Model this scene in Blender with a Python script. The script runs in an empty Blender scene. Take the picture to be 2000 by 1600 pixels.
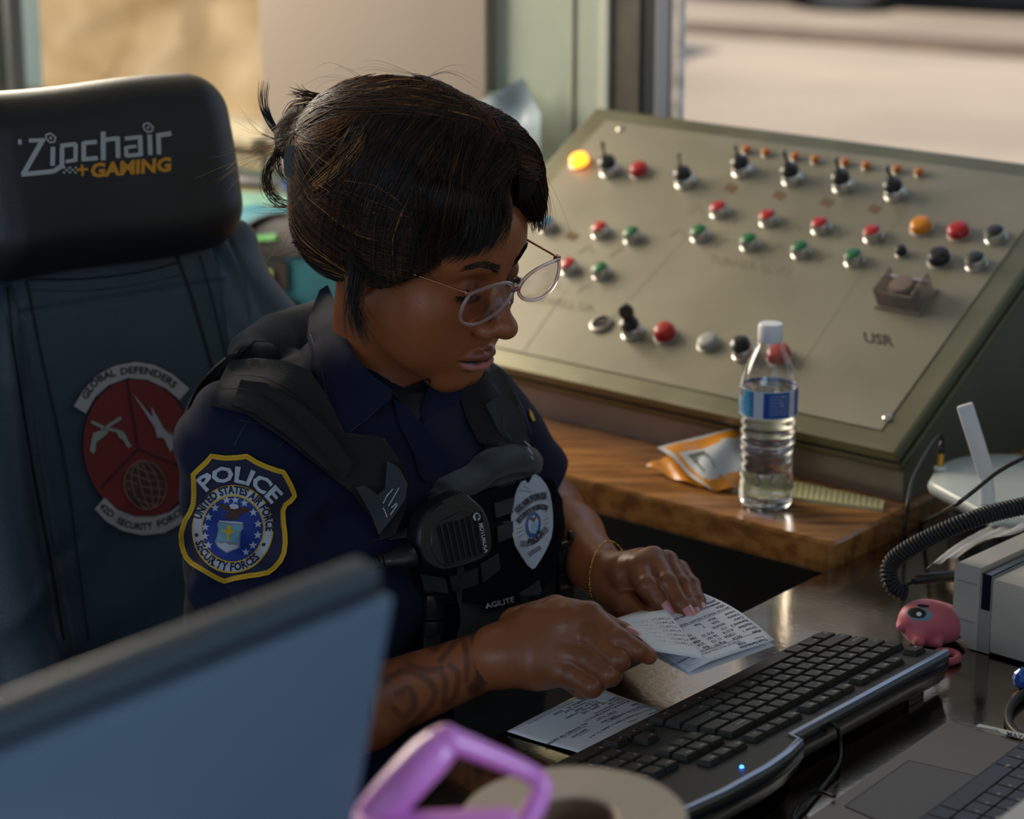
import bpy, bmesh, math, random
import numpy as np
from mathutils import Vector, Matrix
from mathutils.bvhtree import BVHTree
random.seed(7); np.random.seed(7)
SC = bpy.context.scene
COL = SC.collection
# ------------------------------------------------------------------ camera
CAMZ = 1.65; PITCH = math.radians(16.0); FPX = 4756.0
cd = bpy.data.cameras.new('camera'); cam = bpy.data.objects.new('camera', cd); COL.objects.link(cam)
cam.location = (0, 0, CAMZ); cam.rotation_euler = (math.pi/2 - PITCH, 0, 0)
cd.sensor_width = 36.0; cd.lens = FPX*36.0/2000.0; cd.clip_start = 0.05; cd.clip_end = 300
cd.dof.use_dof = True; cd.dof.focus_distance = 2.27; cd.dof.aperture_fstop = 4.6; cd.dof.aperture_blades = 9
SC.camera = cam
# ------------------------------------------------------------------ world, sun, daylight through the windows
w = bpy.data.worlds.new('world'); SC.world = w; w.use_nodes = True
bg = w.node_tree.nodes['Background']; bg.inputs[0].default_value = (0.62, 0.74, 1.0, 1); bg.inputs[1].default_value = 0.62
def area_light(name, loc, aim, sx, sy, power, color):
    d = bpy.data.lights.new(name, 'AREA'); d.shape = 'RECTANGLE'; d.size = sx; d.size_y = sy
    d.energy = power; d.color = color
    o = bpy.data.objects.new(name, d); COL.objects.link(o); o.location = loc
    o.rotation_euler = (Vector(aim)-Vector(loc)).to_track_quat('-Z', 'Y').to_euler()
    return o
sd = bpy.data.lights.new('sun', 'SUN'); sd.energy = 5.2; sd.angle = math.radians(1.0); sd.color = (1.0, 0.88, 0.74)
so = bpy.data.objects.new('sun', sd); COL.objects.link(so)
so.rotation_euler = Vector((0.05, 0.60, -0.75)).to_track_quat('-Z', 'Y').to_euler()
LR = area_light('daylight_right_window', (2.9, 1.3, 1.95), (0.1, 2.3, 0.95), 1.5, 1.3, 125, (0.58, 0.78, 1.0))
LB = area_light('daylight_back_window', (-1.35, 4.05, 1.75), (0.0, 2.4, 1.0), 1.5, 1.1, 58, (1.0, 0.86, 0.68))
LC = area_light('daylight_rear_window', (-1.6, -0.9, 2.1), (-0.3, 2.4, 0.95), 1.6, 1.2, 13, (0.60, 0.79, 1.0))
SC.view_settings.view_transform = 'Standard'; SC.view_settings.look = 'None'
SC.view_settings.gamma = 1.0; SC.view_settings.use_curve_mapping = False
SC.view_settings.exposure = 0.42
SC.cycles.use_denoising = True
SC.cycles.max_bounces = 10; SC.cycles.transparent_max_bounces = 12; SC.cycles.transmission_bounces = 10
SC.cycles.caustics_refractive = False; SC.cycles.caustics_reflective = False
# ------------------------------------------------------------------ pixels to world
CAM = np.array([0, 0, CAMZ]); CF = np.array([0, math.cos(PITCH), -math.sin(PITCH)]); CU = np.array([0, math.sin(PITCH), math.cos(PITCH)]); CR = np.array([1.0, 0, 0])
def RAY(x, y): return CF + CR*(x-1000)/FPX + CU*(800-y)/FPX
def P(x, y, d): return CAM + RAY(x, y)*d
def PL(x, y, p0, n):
    r = RAY(x, y); t = np.dot(np.asarray(p0)-CAM, n)/np.dot(r, n); return CAM + r*t
def PZ(x, y, z): return PL(x, y, (0, 0, z), (0, 0, 1.0))
def PIX(p):
    v = np.asarray(p)-CAM; d = v@CF; return 1000+FPX*(v@CR)/d, 800-FPX*(v@CU)/d, d
def nrm(v): v = np.asarray(v, float); return v/np.linalg.norm(v)
def V(*a): return np.array(a, float)
Z = V(0, 0, 1)
# ------------------------------------------------------------------ materials
MATS = {}
def mat(name, col, rough=0.5, metal=0.0, var=0.0, vscale=20.0, bump=0.0, bscale=200.0, coat=0.0, spec=0.5, sheen=0.0, trans=0.0, ior=1.45, emit=None, estr=0.0, sss=0.0, col2=None, stretch=None, alpha=1.0, rvar=0.0, aniso=0.0):
    if name in MATS: return MATS[name]
    m = bpy.data.materials.new(name); m.use_nodes = True; nt = m.node_tree; b = nt.nodes['Principled BSDF']
    b.inputs['Base Color'].default_value = (*col, 1); b.inputs['Roughness'].default_value = rough; b.inputs['Metallic'].default_value = metal
    b.inputs['Coat Weight'].default_value = coat; b.inputs['Coat Roughness'].default_value = 0.15
    b.inputs['Specular IOR Level'].default_value = spec; b.inputs['Sheen Weight'].default_value = sheen
    b.inputs['Transmission Weight'].default_value = trans; b.inputs['IOR'].default_value = ior; b.inputs['Alpha'].default_value = alpha
    b.inputs['Anisotropic'].default_value = aniso
    if sss: b.inputs['Subsurface Weight'].default_value = sss; b.inputs['Subsurface Radius'].default_value = (0.012, 0.005, 0.003); b.inputs['Subsurface Scale'].default_value = 0.6
    if emit: b.inputs['Emission Color'].default_value = (*emit, 1); b.inputs['Emission Strength'].default_value = estr
    tc = nt.nodes.new('ShaderNodeTexCoord'); mp = nt.nodes.new('ShaderNodeMapping'); nt.links.new(tc.outputs['Object'], mp.inputs['Vector'])
    if stretch: mp.inputs['Scale'].default_value = stretch
    if var or rvar or col2:
        n = nt.nodes.new('ShaderNodeTexNoise'); n.inputs['Scale'].default_value = vscale; n.inputs['Detail'].default_value = 6
        nt.links.new(mp.outputs[0], n.inputs['Vector'])
        r = nt.nodes.new('ShaderNodeValToRGB'); c2 = col2 or tuple(c*(1-var) for c in col); c1 = col if col2 else tuple(min(1, c*(1+var)) for c in col)
        r.color_ramp.elements[0].position = 0.35; r.color_ramp.elements[1].position = 0.68
        r.color_ramp.elements[0].color = (*c2, 1); r.color_ramp.elements[1].color = (*c1, 1)
        nt.links.new(n.outputs['Fac'], r.inputs[0])
        if var or col2: nt.links.new(r.outputs[0], b.inputs['Base Color'])
        if rvar:
            mr = nt.nodes.new('ShaderNodeMapRange'); mr.inputs['To Min'].default_value = max(0.02, rough-rvar); mr.inputs['To Max'].default_value = min(1, rough+rvar)
            nt.links.new(n.outputs['Fac'], mr.inputs[0]); nt.links.new(mr.outputs[0], b.inputs['Roughness'])
    if bump:
        n2 = nt.nodes.new('ShaderNodeTexNoise'); n2.inputs['Scale'].default_value = bscale; n2.inputs['Detail'].default_value = 4
        nt.links.new(mp.outputs[0], n2.inputs['Vector'])
        bp = nt.nodes.new('ShaderNodeBump'); bp.inputs['Strength'].default_value = bump; bp.inputs['Distance'].default_value = 0.002
        nt.links.new(n2.outputs['Fac'], bp.inputs['Height']); nt.links.new(bp.outputs[0], b.inputs['Normal'])
    MATS[name] = m; return m
def clearmat(name, tint, gloss=0.06, rough=0.02, ior=1.45):
    if name in MATS: return MATS[name]
    m = bpy.data.materials.new(name); m.use_nodes = True; nt = m.node_tree; nt.nodes.clear(); o = nt.nodes.new('ShaderNodeOutputMaterial'); mx = nt.nodes.new('ShaderNodeMixShader'); t = nt.nodes.new('ShaderNodeBsdfTransparent'); g = nt.nodes.new('ShaderNodeBsdfGlossy'); f = nt.nodes.new('ShaderNodeLayerWeight'); pw = nt.nodes.new('ShaderNodeMath'); pw.operation = 'POWER'; pw.inputs[1].default_value = 4.0; a = nt.nodes.new('ShaderNodeMath')
    t.inputs[0].default_value = (*tint, 1); g.inputs['Roughness'].default_value = rough; f.inputs['Blend'].default_value = 0.5; a.operation = 'MULTIPLY_ADD'; a.inputs[1].default_value = 0.55; a.inputs[2].default_value = gloss
    nt.links.new(f.outputs[1], pw.inputs[0]); nt.links.new(pw.outputs[0], a.inputs[0]); nt.links.new(a.outputs[0], mx.inputs[0]); nt.links.new(t.outputs[0], mx.inputs[1]); nt.links.new(g.outputs[0], mx.inputs[2]); nt.links.new(mx.outputs[0], o.inputs[0]); MATS[name] = m; return m
# ------------------------------------------------------------------ objects
def tag(o, label=None, cat=None, group=None, kind=None):
    if label: o['label'] = label
    if cat: o['category'] = cat
    if group: o['group'] = group
    if kind: o['kind'] = kind
    return o
def thing(name, label, cat, loc=(0, 0, 0), group=None):
    o = bpy.data.objects.new(name, None); COL.objects.link(o); o.location = tuple(loc); o.empty_display_size = 0.05
    return tag(o, label, cat, group)
def link(name, me, parent=None, mats=None, smooth=True):
    o = bpy.data.objects.new(name, me); COL.objects.link(o)
    if mats:
        for m in (mats if isinstance(mats, (list, tuple)) else [mats]): me.materials.append(m)
    if smooth and len(me.polygons): me.polygons.foreach_set('use_smooth', [True]*len(me.polygons))
    if parent is not None:
        o.parent = parent
        o.matrix_parent_inverse = Matrix.Translation(-(parent_loc(parent)))
    return o
def parent_loc(p):
    v = Vector((0, 0, 0))
    while p is not None:
        v = v + p.location; 
        if p.parent is not None: v = v + p.matrix_parent_inverse.translation
        p = p.parent
    return v
class MB:
    """collects faces in world coordinates, one material index per call"""
    def __init__(s): s.v = []; s.f = []; s.m = []; s.n = 0
    def add(s, vs, fs, mi=0):
        vs = np.asarray(vs, float).reshape(-1, 3); s.v.append(vs)
        for f in fs: s.f.append(tuple(int(i)+s.n for i in f)); s.m.append(mi)
        s.n += len(vs); return s
    def mesh(s, name='mesh'):
        me = bpy.data.meshes.new(name); vv = np.concatenate(s.v) if s.v else np.zeros((0, 3))
        used = np.unique(np.concatenate([np.array(f) for f in s.f])) if s.f else np.arange(0); mp_ = -np.ones(len(vv), int); mp_[used] = np.arange(len(used)); vv = vv[used]; s.f = [tuple(int(mp_[i]) for i in f) for f in s.f]
        me.from_pydata(vv.tolist(), [], s.f); me.polygons.foreach_set('material_index', s.m); me.update(); return me
    def build(s, name, mats, parent=None, smooth=False, angle=None):
        o = link(name, s.mesh(name), parent, mats, smooth or angle is not None)
        if angle is not None: sharp(o.data, angle)
        return o
def sharp(me, deg):
    bm = bmesh.new(); bm.from_mesh(me); bm.normal_update(); c = math.radians(deg)
    for e in bm.edges:
        if len(e.link_faces) == 2 and e.calc_face_angle(0) > c: e.smooth = False
    bm.to_mesh(me); bm.free()
def box(mb, c, h, ax=None, mi=0, bev=0.0):
    c = np.asarray(c, float); ax = np.eye(3) if ax is None else np.array([nrm(a) for a in ax]); h = np.asarray(h, float)
    if bev <= 0:
        vs = [c + sx*h[0]*ax[0] + sy*h[1]*ax[1] + sz*h[2]*ax[2] for sx in (-1, 1) for sy in (-1, 1) for sz in (-1, 1)]
        fs = [(0, 1, 3, 2), (4, 6, 7, 5), (0, 4, 5, 1), (2, 3, 7, 6), (0, 2, 6, 4), (1, 5, 7, 3)]
        if np.dot(np.cross(ax[0], ax[1]), ax[2]) < 0: fs = [f[::-1] for f in fs]
        mb.add(vs, fs, mi); return
    bm = bmesh.new(); bmesh.ops.create_cube(bm, size=2)
    for v in bm.verts: v.co = Vector((v.co.x*h[0], v.co.y*h[1], v.co.z*h[2]))
    bmesh.ops.bevel(bm, geom=list(bm.edges), offset=bev, segments=2, affect='EDGES', profile=0.6)
    vs = np.array([v.co[:] for v in bm.verts])@ax + c; bm.verts.index_update(); fs = [[v.index for v in f.verts] for f in bm.faces]
    if np.dot(np.cross(ax[0], ax[1]), ax[2]) < 0: fs = [f[::-1] for f in fs]
    bm.free(); mb.add(vs, fs, mi)
def frames(pts):
    pts = np.asarray(pts, float); n = len(pts); T = np.gradient(pts, axis=0); T /= np.linalg.norm(T, axis=1)[:, None]+1e-12
    a = V(0, 0, 1) if abs(T[0][2]) < 0.9 else V(1, 0, 0); N = np.zeros_like(pts); N[0] = nrm(np.cross(T[0], a))
    for i in range(1, n): v = N[i-1]-T[i]*np.dot(N[i-1], T[i]); N[i] = v/(np.linalg.norm(v)+1e-12)
    return T, N, np.cross(T, N)
def tube(mb, pts, r, seg=8, mi=0, caps=True, flat=1.0):
    pts = np.asarray(pts, float); n = len(pts); r = np.broadcast_to(np.asarray(r, float), (n,)); T, N, B = frames(pts)
    a = np.linspace(0, 2*math.pi, seg, endpoint=False)
    vs = (pts[:, None, :] + r[:, None, None]*(np.cos(a)[None, :, None]*N[:, None, :] + flat*np.sin(a)[None, :, None]*B[:, None, :])).reshape(-1, 3)
    fs = []
    for i in range(n-1):
        for j in range(seg):
            k = (j+1) % seg; fs.append((i*seg+j, i*seg+k, (i+1)*seg+k, (i+1)*seg+j))
    if caps: fs.append(tuple(range(seg))[::-1]); fs.append(tuple((n-1)*seg+j for j in range(seg)))
    mb.add(vs, fs, mi)
def spline(pts, n=40):
    pts = np.asarray(pts, float); m = len(pts)
    if m < 3: t = np.linspace(0, 1, n)[:, None]; return pts[0]*(1-t)+pts[-1]*t
    q = np.vstack([2*pts[0]-pts[1], pts, 2*pts[-1]-pts[-2]]); out = []
    ts = np.linspace(0, m-1, n)
    for t in ts:
        i = min(int(t), m-2); u = t-i; a, b, c, d = q[i], q[i+1], q[i+2], q[i+3]
        out.append(0.5*((2*b)+(-a+c)*u+(2*a-5*b+4*c-d)*u*u+(-a+3*b-3*c+d)*u**3))
    return np.array(out)
def lathe(mb, c, axis, prof, seg=24, mi=0, cap0=True, cap1=True, sq=(1, 1)):
    axis = nrm(axis); a0 = V(0, 0, 1) if abs(axis[2]) < .9 else V(1, 0, 0); X = nrm(np.cross(a0, axis)); Y = np.cross(axis, X); c = np.asarray(c, float)
    a = np.linspace(0, 2*math.pi, seg, endpoint=False); vs = []; fs = []
    for (r, h) in prof: vs += [c+axis*h+r*(math.cos(t)*X*sq[0]+math.sin(t)*Y*sq[1]) for t in a]
    for i in range(len(prof)-1):
        for j in range(seg): k = (j+1) % seg; fs.append((i*seg+j, i*seg+k, (i+1)*seg+k, (i+1)*seg+j))
    if cap0: fs.append(tuple(range(seg))[::-1])
    if cap1: fs.append(tuple((len(prof)-1)*seg+j for j in range(seg)))
    mb.add(vs, fs, mi)
def prism(mb, poly, off, mi=0):
    poly = np.asarray(poly, float); n = len(poly); off = np.asarray(off, float)
    vs = np.vstack([poly, poly+off]); fs = [tuple(range(n))[::-1], tuple(range(n, 2*n))]+[(i, (i+1) % n, n+(i+1) % n, n+i) for i in range(n)]
    nn = sum(np.cross(poly[i]-poly[0], poly[(i+1) % n]-poly[0]) for i in range(1, n-1))
    if np.dot(nn, off) < 0: fs = [f[::-1] for f in fs]
    mb.add(vs, fs, mi)
def grid_faces(nu, nv): return [(i*nv+j, (i+1)*nv+j, (i+1)*nv+j+1, i*nv+j+1) for i in range(nu-1) for j in range(nv-1)]
def wsub(*a):
    """smooth helper for eased values"""
    t = np.clip((a[0]-a[1])/(a[2]-a[1]), 0, 1); return t*t*(3-2*t)
# ------------------------------------------------------------------ text as flat meshes
_tc = {}
def text2d(s, bold=0.0):
    """verts (n,2) with cap height ~0.7, faces, width"""
    k = (s, bold)
    if k in _tc: return _tc[k]
    cu = bpy.data.curves.new('t', 'FONT'); cu.body = s; cu.size = 1.0; cu.offset = bold; cu.resolution_u = 2
    o = bpy.data.objects.new('t', cu); COL.objects.link(o)
    dg = bpy.context.evaluated_depsgraph_get(); me = bpy.data.meshes.new_from_object(o.evaluated_get(dg))
    v = np.array([x.co[:2] for x in me.vertices]) if len(me.vertices) else np.zeros((0, 2)); f = [tuple(p.vertices) for p in me.polygons]
    bpy.data.objects.remove(o); bpy.data.curves.remove(cu); bpy.data.meshes.remove(me)
    wd = (v[:, 0].max() if len(v) else 0.3)
    _tc[k] = (v, f, wd); return _tc[k]
# ------------------------------------------------------------------ signed distance modelling
def ell(p, c, r, R=None):
    q = p-np.asarray(c)
    if R is not None: q = q@np.asarray(R).T
    r = np.asarray(r, float); k0 = np.linalg.norm(q/r, axis=1); k1 = np.linalg.norm(q/(r*r), axis=1)+1e-9; return k0*(k0-1)/k1
def sph(p, c, r): return np.linalg.norm(p-np.asarray(c), axis=1)-r
def cone(p, a, b, ra, rb):
    a = np.asarray(a, float); b = np.asarray(b, float); ab = b-a; t = np.clip(((p-a)@ab)/(ab@ab+1e-12), 0, 1)
    return np.linalg.norm(p-a-t[:, None]*ab, axis=1)-(ra+(rb-ra)*t)
def rbox(p, c, h, r, R=None):
    q = p-np.asarray(c)
    if R is not None: q = q@np.asarray(R).T
    q = np.abs(q)-(np.asarray(h, float)-r); return np.linalg.norm(np.maximum(q, 0), axis=1)+np.minimum(q.max(axis=1), 0)-r
def smin(a, b, k): h = np.clip(0.5+0.5*(b-a)/k, 0, 1); return b*(1-h)+a*h-k*h*(1-h)
def smax(a, b, k): return -smin(-a, -b, k)
def chain(p, pts, rs, k=None):
    d = None
    for i in range(len(pts)-1):
        e = cone(p, pts[i], pts[i+1], rs[i], rs[i+1]); d = e if d is None else (np.minimum(d, e) if k is None else smin(d, e, k))
    return d
def mesh_sdf(f, lo, hi, h, name='m', project=1, B=8):
    lo = np.asarray(lo, float); hi = np.asarray(hi, float); H = B*h; nb = np.ceil((hi-lo)/H).astype(int)
    g = np.stack(np.meshgrid(*[np.arange(n) for n in nb], indexing='ij'), -1).reshape(-1, 3)
    cen = lo+(g+0.5)*H; d = np.concatenate([f(c) for c in np.array_split(cen, max(1, len(cen)//200000))])
    g = g[np.abs(d) < H*1.35]
    off = np.stack(np.meshgrid(*[np.arange(B+1)]*3, indexing='ij'), -1).reshape(-1, 3)
    idxs = []; cv = []
    corner = np.array([(i, j, k) for i in (0, 1) for j in (0, 1) for k in (0, 1)])
    for gs in np.array_split(g, max(1, len(g)//400)):
        if not len(gs): continue
        I = gs[:, None, :]*B+off[None]; pts = lo+I.reshape(-1, 3)*h; val = f(pts).reshape(len(gs), B+1, B+1, B+1)
        c8 = np.stack([val[:, i:i+B, j:j+B, k:k+B] for i, j, k in corner], -1)
        s = c8 < 0; act = s.any(-1) & ~s.all(-1); w_ = np.argwhere(act)
        idxs.append(gs[w_[:, 0]]*B+w_[:, 1:]); cv.append(c8[act])
    I = np.concatenate(idxs); C = np.concatenate(cv); N = (nb*B+2).astype(np.int64)
    def key(J): return (J[:, 0]+1)*N[1]*N[2]+(J[:, 1]+1)*N[2]+(J[:, 2]+1)
    K = key(I.astype(np.int64)); o = np.argsort(K); I = I[o]; C = C[o]; K = K[o]
    acc = np.zeros((len(I), 3)); cnt = np.zeros(len(I))
    for a in range(8):
        for b in range(a+1, 8):
            if np.abs(corner[a]-corner[b]).sum() != 1: continue
            m = (C[:, a] < 0) != (C[:, b] < 0); t = C[m, a]/(C[m, a]-C[m, b])
            acc[m] += corner[a]+t[:, None]*(corner[b]-corner[a]); cnt[m] += 1
    vtx = lo+(I+acc/cnt[:, None])*h; fs = []
    for ax in range(3):
        e = [4, 2, 1][ax]; m = np.nonzero((C[:, 0] < 0) != (C[:, e] < 0))[0]; a1, a2 = [(1, 2), (2, 0), (0, 1)][ax]
        d1 = np.zeros(3, int); d1[a1] = 1; d2 = np.zeros(3, int); d2[a2] = 1; J = I[m].astype(np.int64)
        q = []; ok = np.ones(len(m), bool)
        for dd in (0*d1, d1, d1+d2, d2):
            kk = key(J-dd); ii = np.minimum(np.searchsorted(K, kk), len(K)-1); ok &= K[ii] == kk; q.append(ii)
        q = np.stack(q, 1); flip = C[m, 0] < 0; q[~flip] = q[~flip][:, ::-1]; fs.append(q[ok])
    fs = np.concatenate(fs)
    for _ in range(project):
        n = grad(f, vtx); vtx = vtx-n*np.clip(f(vtx), -h, h)[:, None]
    me = bpy.data.meshes.new(name); me.vertices.add(len(vtx)); me.vertices.foreach_set('co', vtx.ravel())
    me.loops.add(len(fs)*4); me.loops.foreach_set('vertex_index', fs.ravel().astype(np.int32))
    me.polygons.add(len(fs)); me.polygons.foreach_set('loop_start', np.arange(0, len(fs)*4, 4, dtype=np.int32)); me.polygons.foreach_set('loop_total', np.full(len(fs), 4, dtype=np.int32))
    me.update(); me.validate(); return me, vtx
def grad(f, p, e=0.0007):
    g = np.stack([f(p+np.eye(3)[i]*e)-f(p-np.eye(3)[i]*e) for i in range(3)], 1); return g/(np.linalg.norm(g, axis=1)[:, None]+1e-12)
def snap(f, p, off=0.0, it=3):
    p = np.array(p, float)
    for _ in range(it): n = grad(f, p); p = p-n*(f(p)-off)[:, None]
    return p
# ------------------------------------------------------------------ laying thin pieces on a surface
def bvh_of(*objs):
    vs = []; fs = []; n = 0
    for o in objs:
        me = o.data; M = np.array([v.co[:] for v in me.vertices]) + np.array(parent_loc(o) if False else (0, 0, 0)); vs.append(M); fs += [tuple(i+n for i in p.vertices) for p in me.polygons]; n += len(M)
    return BVHTree.FromPolygons([tuple(v) for v in np.concatenate(vs)], fs)
def cast(bvh, x, y, dflt=None, to=None):
    r = nrm(RAY(x, y)); loc, n, i, d = bvh.ray_cast(Vector(CAM), Vector(r))
    k = 0
    while loc is None and to is not None and k < 40:
        k += 1; t = k/40.0; r2 = nrm(RAY(x+(to[0]-x)*t, y+(to[1]-y)*t)); loc, n, i, d = bvh.ray_cast(Vector(CAM), Vector(r2))
        if loc is not None: dd = PIX(loc)[2]; loc = P(x, y, dd)
    if loc is None:
        return (None, None) if dflt is None else (P(x, y, dflt), -r)
    n = np.array(n); 
    if np.dot(n, r) > 0: n = -n
    return np.array(loc), n
def lay(mb, bvh, pts, fs, off, mi=0, dflt=None, thick=0.0, drape=0):
    """pts in photo pixels laid on the surface found along the view ray, lifted by off along the view-facing normal"""
    out = []; last = None; good = []
    for (x, y) in pts:
        p, n = cast(bvh, x, y)
        good.append(p is not None)
        if p is not None: out.append(p+(0.5*n-0.5*nrm(RAY(x, y)))*off)
        else: out.append(None)
    ds = [PIX(o)[2] for o in out if o is not None]
    if not ds: return
    md = float(np.median(ds))
    gp = np.array([(x, y) for (x, y), g in zip(pts, good) if g]); gd = np.array(ds)
    for i, (x, y) in enumerate(pts):
        if out[i] is None:
            j = np.argmin(((gp-np.array([x, y]))**2).sum(1)); out[i] = P(x, y, gd[j])
    out = np.array(out)
    if drape:
        rays = np.array([RAY(x, y) for x, y in pts]); d0 = (out-CAM)@CF; d = d0.copy(); e = np.array(sorted({tuple(sorted((a, b))) for f in fs for a, b in zip(f, f[1:]+f[:1])})); cnt = np.zeros(len(d)); np.add.at(cnt, e[:, 0], 1); np.add.at(cnt, e[:, 1], 1)
        for _ in range(drape):
            s_ = np.zeros(len(d)); np.add.at(s_, e[:, 0], d[e[:, 1]]); np.add.at(s_, e[:, 1], d[e[:, 0]]); d = np.minimum(d0, .4*d+.6*s_/np.maximum(cnt, 1))
        for _ in range(3): s_ = np.zeros(len(d)); np.add.at(s_, e[:, 0], d[e[:, 1]]); np.add.at(s_, e[:, 1], d[e[:, 0]]); d = .5*d+.5*s_/np.maximum(cnt, 1)-.0002
        out = CAM+rays*d[:, None]
    if thick <= 0: mb.add(out, [f if signed2(pts, f) < 0 else f[::-1] for f in fs], mi); return
    n = len(out); back = np.array([o+nrm(RAY(*q))*thick for o, q in zip(out, pts)]); fs = [f if signed2(pts, f) < 0 else f[::-1] for f in fs]
    ed = {}
    for f in fs:
        for a, b in zip(f, f[1:]+f[:1]): ed[(a, b)] = 1
    side = [(b, a, a+n, b+n) for (a, b) in ed if (b, a) not in ed]
    mb.add(np.vstack([out, back]), list(fs)+side, mi)
def signed2(pts, f):
    s = 0
    for i in range(len(f)): x0, y0 = pts[f[i]]; x1, y1 = pts[f[(i+1) % len(f)]]; s += x0*y1-x1*y0
    return s
def polygrid(poly, step=12):
    """fills a pixel polygon with a triangle grid that follows its outline"""
    from mathutils.geometry import delaunay_2d_cdt
    poly = [tuple(map(float, p)) for p in poly]; pts = []
    n = len(poly)
    for i in range(n):
        a = np.array(poly[i]); b = np.array(poly[(i+1) % n]); m = max(1, int(np.linalg.norm(b-a)/step))
        for k in range(m): pts.append(tuple(a+(b-a)*k/m))
    nb = len(pts); A = np.array(pts); lo = A.min(0); hi = A.max(0); inner = []
    for x in np.arange(lo[0]+step/2, hi[0], step):
        for y in np.arange(lo[1]+step/2, hi[1], step):
            if np.min(((A-np.array([x, y]))**2).sum(1)) > (0.45*step)**2: inner.append((x, y))
    r = delaunay_2d_cdt([Vector(p) for p in pts+inner], [(i, (i+1) % nb) for i in range(nb)], [list(range(nb))], 1, 1e-4)
    return [tuple(v) for v in r[0]], [tuple(f) for f in r[2]]
def strip2(pl, w):
    """pixel polyline to strip quads of width w"""
    pl = np.asarray(pl, float); T = np.gradient(pl, axis=0); T /= np.linalg.norm(T, axis=1)[:, None]+1e-9; N = np.stack([-T[:, 1], T[:, 0]], 1)
    w = np.broadcast_to(np.asarray(w, float), (len(pl),))[:, None]
    a = pl+N*w/2; b = pl-N*w/2; pts = [tuple(p) for q in zip(a, b) for p in q]
    return pts, [(2*i, 2*i+1, 2*i+3, 2*i+2) for i in range(len(pl)-1)]
def curve2(pts, n=30): return spline(np.array([(x, y, 0) for x, y in pts]), n)[:, :2]
def text_arc(s, cx, cy, R, a0, size, rot=0.0, ex=1.0, ey=1.0, bold=0.02, inside=False, spread=1.0):
    """text on a circle in pixels: a0 = middle angle (deg, 0=up, clockwise); inside=True puts the feet outwards (bottom text)"""
    v, f, wd = text2d(s, bold); v = v.copy(); x = (v[:, 0]-wd/2)*size*spread; y = v[:, 1]*size
    if not inside: a = math.radians(a0)+x/R; r = R+y; px = r*np.sin(a); py = -r*np.cos(a)
    else: a = math.radians(a0)-x/R; r = R-y; px = r*np.sin(a); py = -r*np.cos(a)
    px *= ex; py *= ey; c, s_ = math.cos(rot), math.sin(rot)
    return [(cx+c*a_-s_*b_, cy+s_*a_+c*b_) for a_, b_ in zip(px, py)], f
def text_line(s, x, y, size, ang=0.0, bold=0.02, sx=1.0, shear=0.0, center=False):
    v, f, wd = text2d(s, bold); X = (v[:, 0]-(wd/2 if center else 0))*size*sx + v[:, 1]*size*shear; Y = -v[:, 1]*size; c, s_ = math.cos(ang), math.sin(ang)
    return [(x+c*a-s_*b, y+s_*a+c*b) for a, b in zip(X, Y)], f
# ================================================================== axes of the booth
def azv(deg): a = math.radians(deg); return V(math.sin(a), math.cos(a), 0)
A = azv(40.6); U = azv(40.6+90)          # A runs along the desk away from us, U runs from the far left to the near right
ZW = 0.78; ZD = 0.75                      # tops of the wooden counter and the steel desk
WALL0 = V(0.150, 3.545, 0)                # a point on the back wall
def W(s, d, z): return WALL0+U*s+A*d+Z*z  # along the wall, out through the wall, up
mwall = mat('wall_paint', (0.43, 0.50, 0.40), 0.55, var=0.06, vscale=6, bump=0.15, bscale=60)
mframe = mat('window_frame_dark', (0.012, 0.018, 0.014), 0.45, var=0.2, vscale=9)
mframel = mat('window_frame_grey', (0.20, 0.22, 0.26), 0.4)
mfloor = mat('floor_tiles', (0.11, 0.10, 0.09), 0.5, var=0.3, vscale=4)
mceil = mat('ceiling_paint', (0.30, 0.30, 0.28), 0.8)
mpanel = mat('grey_beige_panel', (0.285, 0.24, 0.20), 0.6, var=0.03, vscale=3)
mglass = clearmat('window_glass', (0.94, 0.95, 0.94), 0.01)
def struct(name, mb, mats, **k): o = mb.build(name, mats, **k); return tag(o, kind='structure')
def wbox(mb, s0, s1, d0, d1, z0, z1, mi=0, bev=0): box(mb, W((s0+s1)/2, (d0+d1)/2, (z0+z1)/2), ((s1-s0)/2, (d1-d0)/2, (z1-z0)/2), (U, A, Z), mi, bev)
def s_at(x, y=150, d=0.0):                # where the sight line through a pixel meets the wall
    p = PL(x, y, WALL0+A*d, A); return (p-WALL0)@U
S_L0 = s_at(22); S_L1 = s_at(532); S_P1 = s_at(968, 150); S_C = s_at(1119); S_R0 = s_at(1196); S_R1 = S_R0+1.5
ZS_L = PL(470, 262, WALL0, A)[2]; ZS_R = 1.05
SE0, SE1 = -2.9, 2.4                       # ends of the back wall
m = MB(); 
wbox(m, SE0, S_L0-0.06, 0, 0.12, 0, 2.5); wbox(m, S_L0-0.06, S_L1, 0, 0.12, 0, ZS_L); wbox(m, S_L1, S_R0, 0, 0.12, 0, 2.5)
wbox(m, S_R0, S_R1, 0, 0.12, 0, ZS_R); wbox(m, S_R1, SE1, 0, 0.12, 0, 2.5); wbox(m, S_L0-0.06, S_L1, 0, 0.12, 2.2, 2.5); wbox(m, S_R0, S_R1, 0, 0.12, 2.2, 2.5)
wall_back = struct('wall_back', m, mwall)
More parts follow.
